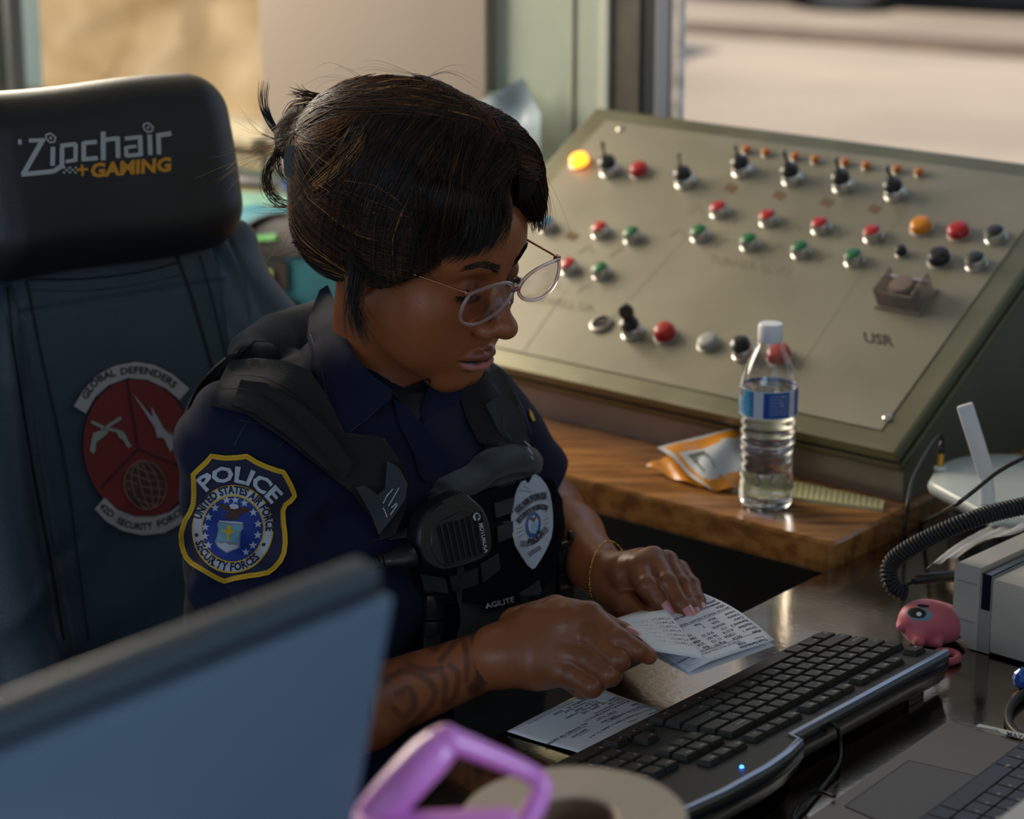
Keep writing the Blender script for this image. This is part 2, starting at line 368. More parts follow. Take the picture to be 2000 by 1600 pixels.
# side walls and the wall behind the camera, all with window openings (a guard booth is glazed all round)
def side_wall(name, s, sign):
    m = MB(); d1 = -5.2
    for (a, b, z0, z1) in ((0, d1, 0, 0.95), (0, d1, 2.2, 2.5), (0, -1.05, 0.95, 2.2), (-3.0, -3.4, 0.95, 2.2), (-5.0, d1, 0.95, 2.2)):
        wbox(m, min(s, s+0.12*sign), max(s, s+0.12*sign), b, a, z0, z1)
    return struct(name, m, mwall)
wall_left = side_wall('wall_left', SE0, -1); wall_right = side_wall('wall_right', SE1, 1)
m = MB(); wbox(m, SE0, SE1, -5.32, -5.2, 0, 0.95); wbox(m, SE0, SE1, -5.32, -5.2, 2.2, 2.5); wbox(m, SE0, SE0+0.8, -5.32, -5.2, .95, 2.2); wbox(m, SE1-1.2, SE1, -5.32, -5.2, .95, 2.2)
struct('wall_front', m, mwall)
m = MB(); wbox(m, SE0-.1, SE1+.1, -5.3, .12, -0.05, 0.0); struct('floor', m, mfloor)
m = MB(); wbox(m, SE0-.1, SE1+.1, -5.3, .12, 2.5, 2.55); struct('ceiling', m, mceil)
# left window: dark frame at its left end, sill below
w1 = thing('window_1', None, None, W((S_L0+S_L1)/2, 0, ZS_L)); tag(w1, kind='structure')
m = MB(); wbox(m, S_L0-0.06, S_L0+0.002, -0.014, 0.02, ZS_L, 2.2, bev=.004); wbox(m, S_L0, S_L1, 0.03, 0.09, 2.15, 2.2); m.build('window_frame', mframe, w1)
m = MB(); wbox(m, S_L0+0.002, S_L0+0.018, -0.012, 0.02, ZS_L, 2.15, bev=.003); m.build('inner_frame', mat('frame_dark_grey', (.07, .08, .085), .5), w1)  # inner frame in one even dark grey
m = MB(); wbox(m, S_L0, S_L1, 0.055, 0.061, ZS_L+.01, 2.16); m.build('pane', mglass, w1)
msill = mat('sill_paint', (0.36, 0.31, 0.20), 0.4, var=0.15, vscale=12)
m = MB(); wbox(m, S_L0-.08, S_L1, -0.05, 0.10, ZS_L-0.012, ZS_L+0.006, bev=.004); wbox(m, S_L0-.08, S_L1, -0.03, 0.0, ZS_L-0.05, ZS_L-0.024, bev=.003)
struct('trim_1', m, msill)
# right window
w2 = thing('window_2', None, None, W(S_R0+.7, 0, ZS_R)); tag(w2, kind='structure')
xa, xb, xc, xd = S_R0, s_at(1253), s_at(1281), s_at(1310)
m = MB(); wbox(m, xa, xb, -0.004, 0.016, ZS_R, 2.2, bev=.003); m.build('window_frame', mat('frame_brown', (0.10, 0.085, 0.065), 0.5, var=.2), w2)
m = MB(); wbox(m, xb, xc, -0.001, 0.014, ZS_R, 2.2); m.build('rubber_seal', mat('seal_black', (0.012, 0.02, 0.018), 0.6), w2)
m = MB(); wbox(m, xc, xd, -0.004, 0.014, ZS_R, 2.2, bev=.003); wbox(m, xd, S_R1, 0.0, 0.03, ZS_R, ZS_R+.015, bev=.003); m.build('inner_frame', mframel, w2)
m = MB(); wbox(m, xd, s_at(1331), -0.002, 0.008, ZS_R+.015, 2.2, bev=.002); m.build('pale_edge_strip', mat('pale_strip', (0.52, 0.49, 0.46), 0.6, var=0.35, vscale=30), w2)
m = MB(); wbox(m, xd, S_R1, 0.009, 0.013, ZS_R+.015, 2.19); m.build('pane', mglass, w2)
# seam in the wall beside the right window
m = MB(); c = s_at(1121); wbox(m, c-.0022, c+.0022, -0.002, 0.001, 1.0, 2.5); struct('trim_2', m, mat('wall_crack', (0.16, 0.15, 0.09), 0.8))
m = MB(); wbox(m, s_at(1178), S_R0, -0.010, 0.004, 1.0, 2.5, bev=.003); struct('trim_3', m, mat('pale_trim', (0.55, 0.58, 0.50), 0.45))
# small bolt in the wall
# grey beige board fixed to the wall
m = MB(); wbox(m, S_L1-0.004, S_P1, -0.022, 0.0, 0.92, 2.3, bev=.003)
bd = m.build('wall_board', mpanel); tag(bd, 'plain grey beige board fixed to the wall behind the person', 'board')
# ------------------------------------------------------------------ outside
mroad = mat('asphalt_sunlit', (0.46, 0.37, 0.31), 0.9, var=0.12, vscale=0.8, bump=0.3, bscale=30)
mlawn = mat('dry_lawn', (0.42, 0.27, 0.10), 0.95, col2=(0.22, 0.17, 0.07), vscale=1.6)
m = MB(); g0 = W(-30, 0.13, -0.12); m.add([W(-40, .13, -.12), W(40, .13, -.12), W(40, 60, -.12), W(-40, 60, -.12)], [(0, 1, 2, 3)]); struct('ground', m, mat('pale_concrete', (0.41, 0.335, 0.265), 0.9, col2=(0.27, 0.225, 0.185), vscale=0.45, stretch=(1, 1, 1)))
# kerb with its darker gutter across the view, running away to the right
def gq(pts, z=-0.115): return [PZ(x, y, z) for x, y in pts]
m = MB(); prism(m, gq([(1290, 62), (2080, 122), (2080, 92), (1290, 42)], -.12)[::-1], V(0, 0, 0.015)); struct('kerb', m, mat('gutter_brown', (0.13, 0.09, 0.065), 0.9, var=.25, vscale=3))
# embankment seen through the left window
m = MB(); c0 = W(-4.6, 7.0, -.12)
n1, n2 = 40, 24; vs = []
for i in range(n1):
    for j in range(n2):
        s = -12+8.3*i/(n1-1); h = 4.2*j/(n2-1); vs.append(W(s, 3.2+h*0.5, -.13)+Z*(h)+A*0.22*math.sin(i*1.3+j*0.9)*math.cos(j*1.7)+Z*0.0)
m.add(vs, grid_faces(n1, n2)); struct('embankment', m, mat('dry_bank', (0.46, 0.35, 0.21), 0.95, col2=(0.20, 0.13, 0.055), vscale=2.2, bump=.6, bscale=8), smooth=True)
# parked car, only the lower edge shows
car = thing('car', 'blurred dark blue grey vehicle standing on the road outside the right window', 'car', PZ(1800, 32, -.12))
cz = -.12; ct = PZ(1640, 26, cz); cu_ = nrm(PZ(1860, 38, cz)-ct)
def car_pt(s, t, z): nn = np.cross(Z, cu_); return ct+cu_*s+nn*t+Z*z
nn_ = np.cross(Z, cu_)
m = MB(); prof = [(-1.1, .28), (-1.1, .62), (-.9, .9), (0.1, 1.0), (0.7, 1.45), (2.6, 1.5), (3.3, 1.0), (3.7, .9), (3.75, .3)]
prism(m, [car_pt(s, 0.1, z) for s, z in prof], nn_*1.7); cb_ = m.build('car_body', mat('car_paint', (0.10, 0.13, 0.17), .35, coat=.5), car)
for s in (0, 0.78+1.9):
    for t in (0.02, 1.6):
        m = MB(); lathe(m, car_pt(s, t, .34), nn_, [(.20, 0), (.32, 0), (.345, .03), (.345, .19), (.32, .22), (.20, .22)], 28); m.build('wheel', mat('tyre', (0.035, 0.04, 0.05), .8), car, angle=40)
m = MB(); box(m, car_pt(1.3, .9, .26), (1.9, .7, .07), (cu_, nn_, Z)); m.build('underbody', mat('tyre', (0, 0, 0)), car)
# ================================================================== wooden counter
mwood = mat('orange_wood', (0.47, 0.215, 0.058), 0.28, col2=(0.20, 0.082, 0.022), vscale=7, stretch=(1, 1, 1), rvar=0.1, coat=0.25)
def woodify(m):
    nt = m.node_tree; mp = [n for n in nt.nodes if n.type == 'MAPPING'][0]; mp.inputs['Rotation'].default_value = (0, 0, math.atan2(U[1], U[0])*-1)
    mp.inputs['Scale'].default_value = (1.2, 9, 9)
woodify(mwood)
c_fr = PZ(1628, 1061, ZW)                                  # front right corner of the top
front_l = c_fr-U*2.0
wood_dir = nrm(PZ(1760, 1036, ZD)-PZ(979, 1423, ZD)); wood_dir = V(wood_dir[0], wood_dir[1], 0)
back_r = PL(*PIX(c_fr+wood_dir*0.3)[:2], (0, 0, 0), Z) if False else c_fr+wood_dir*(((WALL0-c_fr)@A)/(wood_dir@A))
back_l = c_fr-U*2.0; back_l = back_l+A*((WALL0-back_l)@A)
ctr = thing('wooden_counter', 'orange brown wooden counter top under the button console and bottle', 'counter', (c_fr+back_l)/2*V(1, 1, 0)+Z*(ZW-.04))
def rounded(poly, r, k=5):
    out = []; n = len(poly)
    for i in range(n):
        p0, p1, p2 = poly[i-1], poly[i], poly[(i+1) % n]; a = p1+nrm(p0-p1)*r; b = p1+nrm(p2-p1)*r
        for t in np.linspace(0, 1, k): out.append((1-t)**2*a+2*t*(1-t)*p1+t*t*b)
    return out
def slab(mb, poly, z0, z1, e=0.004, mi=0):
    poly = [V(p[0], p[1], 0) for p in poly]; c = sum(poly)/len(poly); ins = [p+nrm(c-p)*e for p in poly]
    n = len(poly); rings = [[p+Z*z0 for p in ins], [p+Z*(z0+e) for p in poly], [p+Z*(z1-e) for p in poly], [p+Z*z1 for p in ins]]
    vs = [q for r in rings for q in r]; fs = [tuple(range(n))[::-1], tuple(range(3*n, 4*n))]
    ar = sum(np.cross(poly[i]-c, poly[(i+1) % n]-c)[2] for i in range(n))
    for k in range(3):
        for i in range(n): j = (i+1) % n; fs.append((k*n+i, k*n+j, (k+1)*n+j, (k+1)*n+i))
    if ar < 0: fs = [f[::-1] for f in fs]
    mb.add(vs, fs, mi)
m = MB(); slab(m, rounded([c_fr, back_r-A*.005, back_l-A*.005, front_l], 0.012), ZW-0.038, ZW); m.build('counter_top', mwood, ctr)
for s in (-.12, -1.0, -1.9):
    m = MB(); box(m, c_fr+U*s+A*.22+Z*(-ZW+0.371), (0.02, 0.1, 0.37), (U, A, Z))
    m.build('support_panel', mat('dark_brown_panel', (0.035, 0.028, 0.022), 0.6), ctr)
m = MB(); box(m, c_fr-U*1.0+A*.16+Z*(-ZW+0.371), (.97, 0.012, 0.37), (U, A, Z)); m.build('front_panel', mat('dark_front', (0.030, 0.026, 0.024), 0.5, var=.3, vscale=5), ctr)
# ================================================================== steel desk
msteel = mat('brushed_steel_desk', (0.40, 0.315, 0.225), 0.14, metal=1.0, rvar=0.06, vscale=14, var=0.12, stretch=(1, 1, 1), bump=0.06, bscale=140)
e0 = PZ(979, 1423, ZD); e1 = PZ(1760, 1036, ZD); D = nrm(e1-e0); DN = np.cross(D, Z)      # D away along the edge, DN towards the far side (right of picture)
if DN[0] < 0: DN = -DN
dk = thing('steel_desk', 'brushed stainless steel desk top with the keyboard on it', 'desk', e0*V(1, 1, 0))
ea = e0-D*1.25; eb = e0+D*(((WALL0-e0)@A-.03)/(D@A)); ea = ea+DN*.006; eb = eb+DN*.006
eb2 = ea+DN*.95+D*(((WALL0-ea-DN*.95)@A-.03)/(D@A))
m = MB(); slab(m, [ea, eb, eb2, ea+DN*.95], ZD-.03, ZD, .002); m.build('desk_top', msteel, dk)
m = MB()
for a_, b_ in ((ea+D*.1+DN*.08, 0), (eb-D*.12+DN*.08, 0), (ea+D*.1+DN*.86, 0), (eb-D*.12+DN*.86, 0)):
    mm = MB(); box(mm, V(a_[0], a_[1], .36), (.02, .02, .36), (D, DN, Z)); mm.build('leg', msteel, dk)
mm = MB(); box(mm, (ea+eb)/2*V(1, 1, 0)+DN*.8+Z*.45, (1.0, .01, .27), (D, DN, Z)); mm.build('modesty_panel', mat('dark_brown_panel', (0, 0, 0)), dk)
# ================================================================== console
FR = PZ(1762, 982, ZW); CW = 0.770; tilt = math.radians(31)
S_ = A*math.cos(tilt)+Z*math.sin(tilt); NP = np.cross(U, S_); NP = NP if NP[2] > 0 else -NP
mcon = mat('console_steel', (0.44, 0.39, 0.31), 0.30, metal=0.9, var=0.08, vscale=6, rvar=.08, bump=0.05, bscale=90)
mlid = mat('console_lid_olive', (0.22, 0.215, 0.15), 0.34, metal=0.75, var=0.12, vscale=8, rvar=.08)
mplate = mat('console_plate', (0.28, 0.262, 0.198), 0.42, metal=0.3, var=0.09, vscale=7, rvar=.08, bump=.05, bscale=60)
con = thing('control_console', 'sloped beige metal control console with many coloured push buttons', 'console', FR-U*CW/2)
LB_ = (WALL0-FR)@A-0.012; LS = 0.487
hf = 0.045                                                # height of the front face
def cp(u, a, z): return FR-U*u+A*a+Z*z
m = MB(); ly = LB_; 
top_z = hf+math.tan(tilt)*0.44
side = [(0, 0), (0, hf), (LS*math.cos(tilt), hf+LS*math.sin(tilt)), (ly, hf+LS*math.sin(tilt)), (ly, 0)]
side = [(a, z) for a, z in side] if ly > LS*math.cos(tilt) else [(0, 0), (0, hf), (LS*math.cos(tilt), hf+LS*math.sin(tilt)), (LS*math.cos(tilt), 0)]
prism(m, [cp(0, a, z+.001) for a, z in side], -U*CW); m.build('housing', mat('housing_steel', (0.30, 0.28, 0.26), 0.32, metal=0.9, var=.15, vscale=5, rvar=.08), con)
# flange and lid; the near-black strip between paints the shade of their gap
o0 = FR+Z*hf
def pan(u, s, h=0.0): return o0-U*u+S_*s+NP*h
def plate_box(mb, u0, u1, s0, s1, h0, h1, mi=0, bev=0.0): box(mb, pan((u0+u1)/2, (s0+s1)/2, (h0+h1)/2), ((u1-u0)/2, (s1-s0)/2, (h1-h0)/2), (-U, S_, NP), mi, bev)
m = MB(); plate_box(m, -0.006, CW+.006, -0.012, LS, 0.000, 0.012, bev=.003); m.build('flange', mlid, con)
m = MB(); plate_box(m, 0.004, CW-.004, -0.002, LS, 0.012, 0.017); m.build('gap_shade', mat('gap_shade_dark', (0.01, 0.008, 0.006), 0.8), con)
m = MB(); plate_box(m, -0.006, CW+.006, -0.014, LS+.004, 0.017, 0.034, bev=.004); m.build('lid', mlid, con)
HP = 0.0355
m = MB(); plate_box(m, 0.028, CW-.03, 0.014, LS-.022, 0.034, HP, bev=.0006); plate = m.build('button_plate', mplate, con)
def on_panel(x, y): return PL(x, y, o0+NP*HP, NP)
def uv(p): return (-(p-o0)@U, (p-o0)@S_)
# plate screws
mscrew = mat('bright_steel', (0.62, 0.60, 0.56), 0.2, metal=1.0)
for (x, y) in ((1733, 816), (1212, 252), ):
    m = MB(); lathe(m, on_panel(x, y), NP, [(.0058, 0), (.0058, .001), (.0048, .0022), (.0022, .0026)], 16); m.build('screw', mscrew, con, angle=50)
# --- buttons: a thing of the console, ring + cap
mring = mat('chrome_ring', (0.52, 0.51, 0.49), 0.30, metal=1.0); mringd = mat('dull_ring', (0.42, 0.40, 0.36), 0.4, metal=.7)
mred = mat('button_red', (0.42, 0.008, 0.010), 0.3, coat=.3); mgrn = mat('button_green', (0.004, 0.13, 0.035), 0.35, coat=.2); mblk = mat('button_black', (0.012, 0.013, 0.014), 0.4)
mora = mat('lens_orange', (0.45, 0.13, 0.01), 0.35, coat=.3); mamb = mat('lens_amber', (0.68, 0.23, 0.008), 0.3, coat=.3); mgry = mat('button_grey', (0.38, 0.38, 0.36), 0.4)
mlit = mat('lens_lit', (1, .35, .03), .3, emit=(1.0, 0.25, 0.012), estr=3.2)
_pb = {}
def button(x, y, capm, capl, r=.0120, ringh=.0125):
    c = on_panel(x, y+8) ; m = MB(); lathe(m, c, NP, [(r*1.12, 0), (r*1.12, .002), (r, .003), (r, ringh-.001), (r*.94, ringh), (r*.88, ringh), (r*.88, ringh-.002)], 24)
    o = m.build('push_button', mring, con, angle=45)
    m = MB(); lathe(m, c, NP, [(r*.87, ringh-.0025), (r*.87, ringh+.0004), (r*.80, ringh+.0012), (0.001, ringh+.0016)], 22); tag(m.build('button_cap', capm, o, angle=60), capl)
def dome(x, y, capm, lab, r=.0128, h=.013, part='indicator_lamp'):
    c = on_panel(x, y+7); m = MB(); lathe(m, c, NP, [(r*1.15, 0), (r*1.15, .0015), (r*1.02, .0022)], 22); o = m.build(part, mringd, con, angle=45)
    m = MB(); lathe(m, c, NP, [(r*.98, .001), (r, .004), (r*.97, h*.75), (r*.82, h*.94), (r*.5, h), (.001, h*1.02)], 22); tag(m.build('lens', capm, o, smooth=True), lab)
def selector(x, y, lx, ly, lw=.0034, ball=False, key=False, cone_=False):
    """x,y the base in the picture, lx,ly the tip of the lever"""
    c = on_panel(x, y); m = MB(); lathe(m, c, NP, [(.0148, 0), (.0148, .003), (.0132, .004), (.0132, .011), (.0118, .0125)], 24); o = m.build('selector_switch', mring, con, angle=45)
    m = MB(); lathe(m, c, NP, [(.0118, .0125), (.0122, .014), (.0115, .022), (.0095, .0235), (.0065, .0245), (.0055, .027)], 22); m.build('collar', mat('knob_black', (0.012, 0.014, 0.018), .3, coat=.3), o, angle=45)
    if lx is None: return
    b = c+NP*.026; t = P(lx, ly, PIX(b)[2]-.004)
    m = MB()
    if ball: tube(m, [b, b*.5+t*.5, t], [.004, .004, .0055], 10); lathe(m, t-nrm(t-b)*.006, nrm(np.cross(nrm(t-b), U)), [(.001, -.005), (.009, -.0045), (.0105, -.002), (.0105, .002), (.009, .0045), (.001, .005)], 20)
    else:
        mid = b*.45+t*.55; tube(m, [b, mid, mid*.4+t*.6, t], [lw*.9, lw*.85, lw*1.35, lw*.5], 10, flat=.55 if lw > .003 else 1)
    m.build('lever', mat('lever_black', (0.02, 0.018, 0.014), .35, coat=.2), o, angle=50)
for (x, y) in ((1407, 408), (1503, 425), (1605, 440), (1707, 456), (1175, 448), (1114, 519)): button(x, y, mred, 'round red push button cap')
for (x, y) in ((1369, 455), (1466, 472), (1566, 487), (1670, 503), (1237, 458), (1176, 528)): button(x, y, mgrn, 'round green push button cap')
for (x, y) in ((1946, 458), (1908, 510)): button(x, y, mblk, 'round black push button cap', r=.0128)
button(1070, 437, mat('cap_blue', (.05, .2, .35), .4), 'blue push button cap')
dome(1133, 312, mlit, 'glowing orange indicator lens', r=.0135); dome(1250, 330, mred, 'red lamp lens', r=.0128); dome(1301, 650, mred, 'red mushroom button', r=.0140, h=.016, part='push_button')
dome(1524, 693, mred, 'red mushroom button behind the bottle', r=.0150, h=.016, part='push_button'); dome(1801, 440, mamb, 'amber lamp lens', r=.0138); dome(1874, 450, mred, 'red lamp lens', r=.0138)
dome(1385, 666, mgry, 'grey push button cap', r=.0135, h=.011, part='push_button'); dome(1836, 503, mblk, 'black knob', r=.0140, h=.015, part='push_button'); dome(1762, 490, mblk, 'small black knob', r=.0072, h=.012, part='push_button')
for (x, y) in ((1460, 290), (1498, 295), (1555, 303), (1594, 309), (1653, 315), (1694, 321), (1754, 328), (1797, 334)):
    dome(x, y, mora, 'small orange lens', r=.0062, h=.009)
selector(1193, 336, 1176, 276, .0022); selector(1340, 358, 1325, 297, .0035)
selector(1452, 336, 1434, 282, .0042); selector(1549, 352, 1529, 292, .0045); selector(1648, 366, 1631, 305, .0045); selector(1750, 382, 1730, 322, .0045)
selector(1237, 652, 1222, 600, ball=True); selector(1454, 693, None, None)
# paper tag by the second selector
m = MB(); q = on_panel(1318, 352); box(m, q+NP*.008, (.002, .0005, .009), (U, S_, NP)); m.build('tag', mat('tag_white', (.6, .58, .55), .6), con)
# key switch
c = on_panel(1175, 635); m = MB(); lathe(m, c, NP, [(.0150, 0), (.0150, .004), (.0128, .0055), (.0118, .0055), (.0115, .002)], 24); o = m.build('key_switch', mringd, con, angle=45)
m = MB(); lathe(m, c, NP, [(.0118, .001), (.0118, .0035), (.001, .0035)], 20); box(m, c+NP*.0045, (.008, .0018, .001), (U, S_, NP)); m.build('key_slot', mblk, o)
# lidded clear guard over a button
c = on_panel(1770, 585); 
gm = mat('guard_clear', (0.62, 0.52, 0.46), 0.15, trans=.75, ior=1.3)
m = MB(); box(m, c+NP*.002, (.032, .024, .002), (U, S_, NP), bev=.001); o = m.build('guard_frame', mat('guard_metal', (.34, .29, .24), .3, metal=.6), con)
m = MB(); lathe(m, c+NP*.003, NP, [(.0165, 0), (.0165, .020), (.014, .024), (.001, .025)], 24); m.build('button_cap', mat('dusty_brown', (.20, .14, .12), .4), o, angle=40)
for sg in (-1, 1):
    m = MB(); box(m, c+U*.026*sg+NP*.016, (.0018, .021, .014), (U, S_, NP), bev=.001); m.build('side_plate', gm, o)
m = MB(); box(m, c-S_*.020+NP*.014, (.026, .0016, .012), (U, S_, NP), bev=.0008); m.build('front_plate', gm, o)
m = MB(); tube(m, [c-U*.031+S_*.012+NP*.022, c+U*.031+S_*.012+NP*.022], .0028, 8); m.build('hinge_pin', mscrew, o)
# flat marks on the plate: diamonds, pencilled arrows, names, guide lines
def on_plane(mb, pts, fs, mi=0, h=.0003): 
    q = [PL(x, y, o0+NP*(HP+h), NP) for x, y in pts]; mb.add(q, [f if signed2(pts, f) < 0 else f[::-1] for f in fs], mi)
mdia = mat('mark_brown', (.15, .095, .05), .7)
for (x, y) in ((1428, 367), (1522, 381), (1614, 395), (1708, 408), (1117, 461)):
    m = MB(); on_plane(m, [(x-16, y+2), (x+3, y+11), (x+16, y-2), (x-3, y-10)], [(0, 1, 2, 3)]); m.build('diamond_mark', mdia, con)
for i, (x, y) in enumerate(((1355, 412), (1447, 430), (1545, 446), (1650, 460), (1318, 455), (1412, 476), (1512, 486), (1612, 506), (1140, 489), (1205, 494), (1075, 560), (1142, 565))):
    m = MB(); on_plane(m, *strip2(curve2([(x-14, y+8), (x-4, y-2), (x+12, y-8)] if i % 2 else [(x-12, y+6), (x, y), (x+12, y-8), (x+18, y+6)], 8), 2.2)); m.build('pencil_mark', mat('pencil', (.21, .185, .125), .8), con)
def ptext(mb, s, x, y, size, ang, sh=-.25, bold=0.0, sx=1.0): on_plane(mb, *text_line(s, x, y, size, ang, bold, sx, sh))
for a_ in (('TURNER BLVD', 1385, 514, 24, math.radians(9.5)), ('MAXWELL DR', 1018, 588, 22, math.radians(9))): m = MB(); ptext(m, *a_, sx=1.05); m.build('pencilled_name', mat('pencil', (0, 0, 0)), con)
m = MB(); ptext(m, 'USR', 1688, 668, 27, math.radians(8), -.3, .035, 1.2); m.build('letter_marks', mat('marker_ink', (.05, .045, .035), .7), con)
for ln in (((1470, 320), (1180, 640)), ((1790, 370), (1560, 720)), ((1110, 560), (1020, 690))): m = MB(); on_plane(m, *strip2(curve2(ln, 3), 1.2)); m.build('guide_line', mat('line_grey', (.30, .28, .20), .7), con)
# ================================================================== keyboard
KZ = ZD+.042                                              # top of the raised back edge
k0 = PZ(1847, 1274, KZ-.002); k1 = PZ(1550, 1436, KZ-.002); KX = nrm(k1-k0); KYh = np.cross(Z, KX)      # KX from Esc towards us
if KYh[0] < 0: KYh = -KYh                                 # towards the far edge of the keyboard (silver edge side)
KY = nrm(KYh+Z*0.12)                                     # the deck rises towards the silver edge
KN = np.cross(KX, KY); KN = KN if KN[2] > 0 else -KN
KW = 0.146; kor = k0-KX*.002-KY*KW                        # near left corner (space bar side, Esc end)
def kp(x, y, h=0.0): return kor+KX*x+KY*y+KN*h
mkb = mat('keyboard_black', (0.013, 0.0115, 0.009), 0.5, bump=.05, bscale=400); mkey = mat('key_black', (0.020, 0.0165, 0.0115), 0.42, rvar=.05); mleg = mat('key_legend', (0.50, 0.48, 0.44), 0.6)
mkt = mat('keyboard_trim', (0.34, 0.39, 0.48), 0.28, metal=.85); mkside = mat('keyboard_side', (0.010, 0.013, 0.020), 0.22, coat=.4)
kb = thing('keyboard', 'black full size computer keyboard with silver back edge on the steel desk', 'keyboard', kp(.22, .07, -.03)*V(1, 1, 0)+Z*ZD)
KL = 0.455
bulge = [(0, KW), (.262, KW), (.268, KW+.014), (.30, KW+.022), (.335, KW+.026), (.40, KW+.026), (KL, KW+.020)]
outl = [(0, 0), (KL, 0)]+bulge[::-1]
m = MB(); 
top = [kp(x, y, 0) for x, y in outl]; n = len(top); bot = [V(p[0], p[1], max(ZD+.004, p[2]-.013)) for p in top]
ins = [kp(x+(.004 if x < .2 else -.004), y+(.004 if y < .05 else -.004), -.009) for x, y in outl]; lowr = [V(p[0], p[1], max(ZD+.0015, p[2]-.008)) for p in ins]
m.add(top+bot+lowr, [tuple(range(n)), tuple(range(2*n, 3*n))[::-1]]+[(i, n+i, n+(i+1) % n, (i+1) % n) for i in range(n)]+[(n+i, 2*n+i, 2*n+(i+1) % n, n+(i+1) % n) for i in range(n)])
bm = bmesh.new(); me = m.mesh(); bm.from_mesh(me); bmesh.ops.recalc_face_normals(bm, faces=bm.faces); bm.to_mesh(me); bm.free()
link('case', me, kb, mkb, False)
# rounded dark wall under the silver edge
m = MB(); prof = [(0, -.001), (.0028, -.005), (.0032, -.016), (.0005, -.020), (-.002, -.028), (-.007, -.0335)]
bb = [(x, y) for x, y in bulge]; vs = []
for x, y in bb: vs += [kp(x, y+a, 0)+Z*h for a, h in prof]
m.add(vs, [f[::-1] for f in grid_faces(len(bb), len(prof))]); vs = []
prof2 = [(-.0036, .0), (-.0036, .0022), (0, .0027), (.0026, .0017), (.0031, -.0028), (.0005, -.0036)]
m.build('back_wall', mkside, kb, angle=50)
m = MB()
for x, y in bb: vs += [kp(x, y+a, h) for a, h in prof2]
m.add(vs, [f[::-1] for f in grid_faces(len(bb), len(prof2))]); m.build('silver_edge', mkt, kb, angle=40)
for x in (.03, .40):
    m = MB(); box(m, kp(x+.012, KW-.012, -.030)*V(1, 1, 0)+Z*(ZD+.0055), (.013, .003, .0054), (KX, KYh, Z), bev=.001); m.build('flip_foot', mkside, kb)
mled = mat('led_blue', (0.02, .1, 1), .3, emit=(0.02, 0.12, 1.0), estr=9)
m = MB(); lathe(m, kp(.345, KW+.006, .0), KN, [(.0019, 0), (.0018, .0012), (.001, .002), (.0002, .0022)], 12); m.build('power_light', mled, kb, smooth=True)
_kc = 0
def key(x, y, wu, legend='', hu=1.0, h=.0062):
    """x,y lower left of the key in metres"""
    global _kc
    w = .019*wu-.0012; d = .019*hu-.0012; t = .0021
    b = [(x, y), (x+w, y), (x+w, y+d), (x, y+d)]; tp = [(x+t, y+t*1.25), (x+w-t, y+t*1.25), (x+w-t, y+d-t*.55), (x+t, y+d-t*.55)]
    m = MB(); vs = [kp(a, c, .0004) for a, c in b]+[kp(a, c, h) for a, c in tp]
    m.add(vs, [(4, 5, 6, 7), (0, 1, 5, 4), (1, 2, 6, 5), (2, 3, 7, 6), (3, 0, 4, 7)])
    if legend:
        s = .0050 if len(legend) <= 2 else .0030
        v, f, wd = text2d(legend, .02); ox = x+t+.0016; oy = y+d-t-.0052 if len(legend) <= 2 else y+d/2-.001
        m.add([kp(ox+a*s, oy+c*s, h+.00012) for a, c in v], f, 1)
    m.build('key', [mkey, mleg], kb)
p = .019; x0 = .008; yb = .010
rows = [
 (0, [('Ctrl', 1.25), ('o', 1.25), ('Alt', 1.25), ('', 6.25), ('Alt', 1.25), ('o', 1.25), ('=', 1.25), ('Ctrl', 1.25)]),
 (1, [('Shift', 2.25)]+[(c, 1) for c in 'ZXCVBNM,./']+[('Shift', 2.75)]),
 (2, [('Caps Lock', 1.75)]+[(c, 1) for c in "ASDFGHJKL;'"]+[('Enter', 2.25)]),
 (3, [('Tab', 1.5)]+[(c, 1) for c in 'QWERTYUIOP[]']+[('\\', 1.5)]),
 (4, [(c, 1) for c in '`1234567890-=']+[('Backspace', 2)])]
for r, ks in rows:
    x = x0
    for s, wu in ks: key(x, yb+r*p, wu, s); x += wu*p
yf = yb+5*p+.008
for s, xu in [('Esc', 0)]+[('F%d' % (i+1), 2+i+(.5 if i > 3 else 0)+(.5 if i > 7 else 0)) for i in range(12)]: key(x0+xu*p, yf, 1, s, .85, .0052)
xn = x0+15*p+.009
for r, ks in ((4, ('Ins', 'Hm', 'PU')), (3, ('Del', 'End', 'PD'))):
    for i, s in enumerate(ks): key(xn+i*p, yb+r*p, 1, s)
for i, s in enumerate(('PS', 'SL', 'PB')): key(xn+i*p, yf, 1, s, .85, .0052)
key(xn+p, yb+p, 1, '^'); 
for i, s in enumerate('<v>'): key(xn+i*p, yb, 1, s)
xm = xn+3*p+.009
for r, ks in ((4, ('NL', '/', '*', '-')), (3, '789'), (2, '456'), (1, '123')):
    for i, s in enumerate(ks): key(xm+i*p, yb+r*p, 1, s)
key(xm, yb, 2, '0'); key(xm+2*p, yb, 1, '.'); key(xm+3*p, yb+2*p, 1, '+', 2); key(xm+3*p, yb, 1, 'Ent', 2)
mcab = mat('cable_black', (0.012, 0.011, 0.010), .45)
m = MB(); q = [kp(.205, KW+.003, -.006), kp(.208, KW+.012, -.008), PZ(1641, 1450, ZD+.016), PZ(1638, 1490, ZD+.008), PZ(1612, 1530, ZD+.0035), PZ(1575, 1575, ZD+.003), PZ(1540, 1620, ZD+.003), PZ(1480, 1760, ZD+.003)]
tube(m, spline(q, 60), .0019, 8); tag(m.build('keyboard_cable', mcab, smooth=True), 'thin black cable coming out of the back of the keyboard', 'cable')
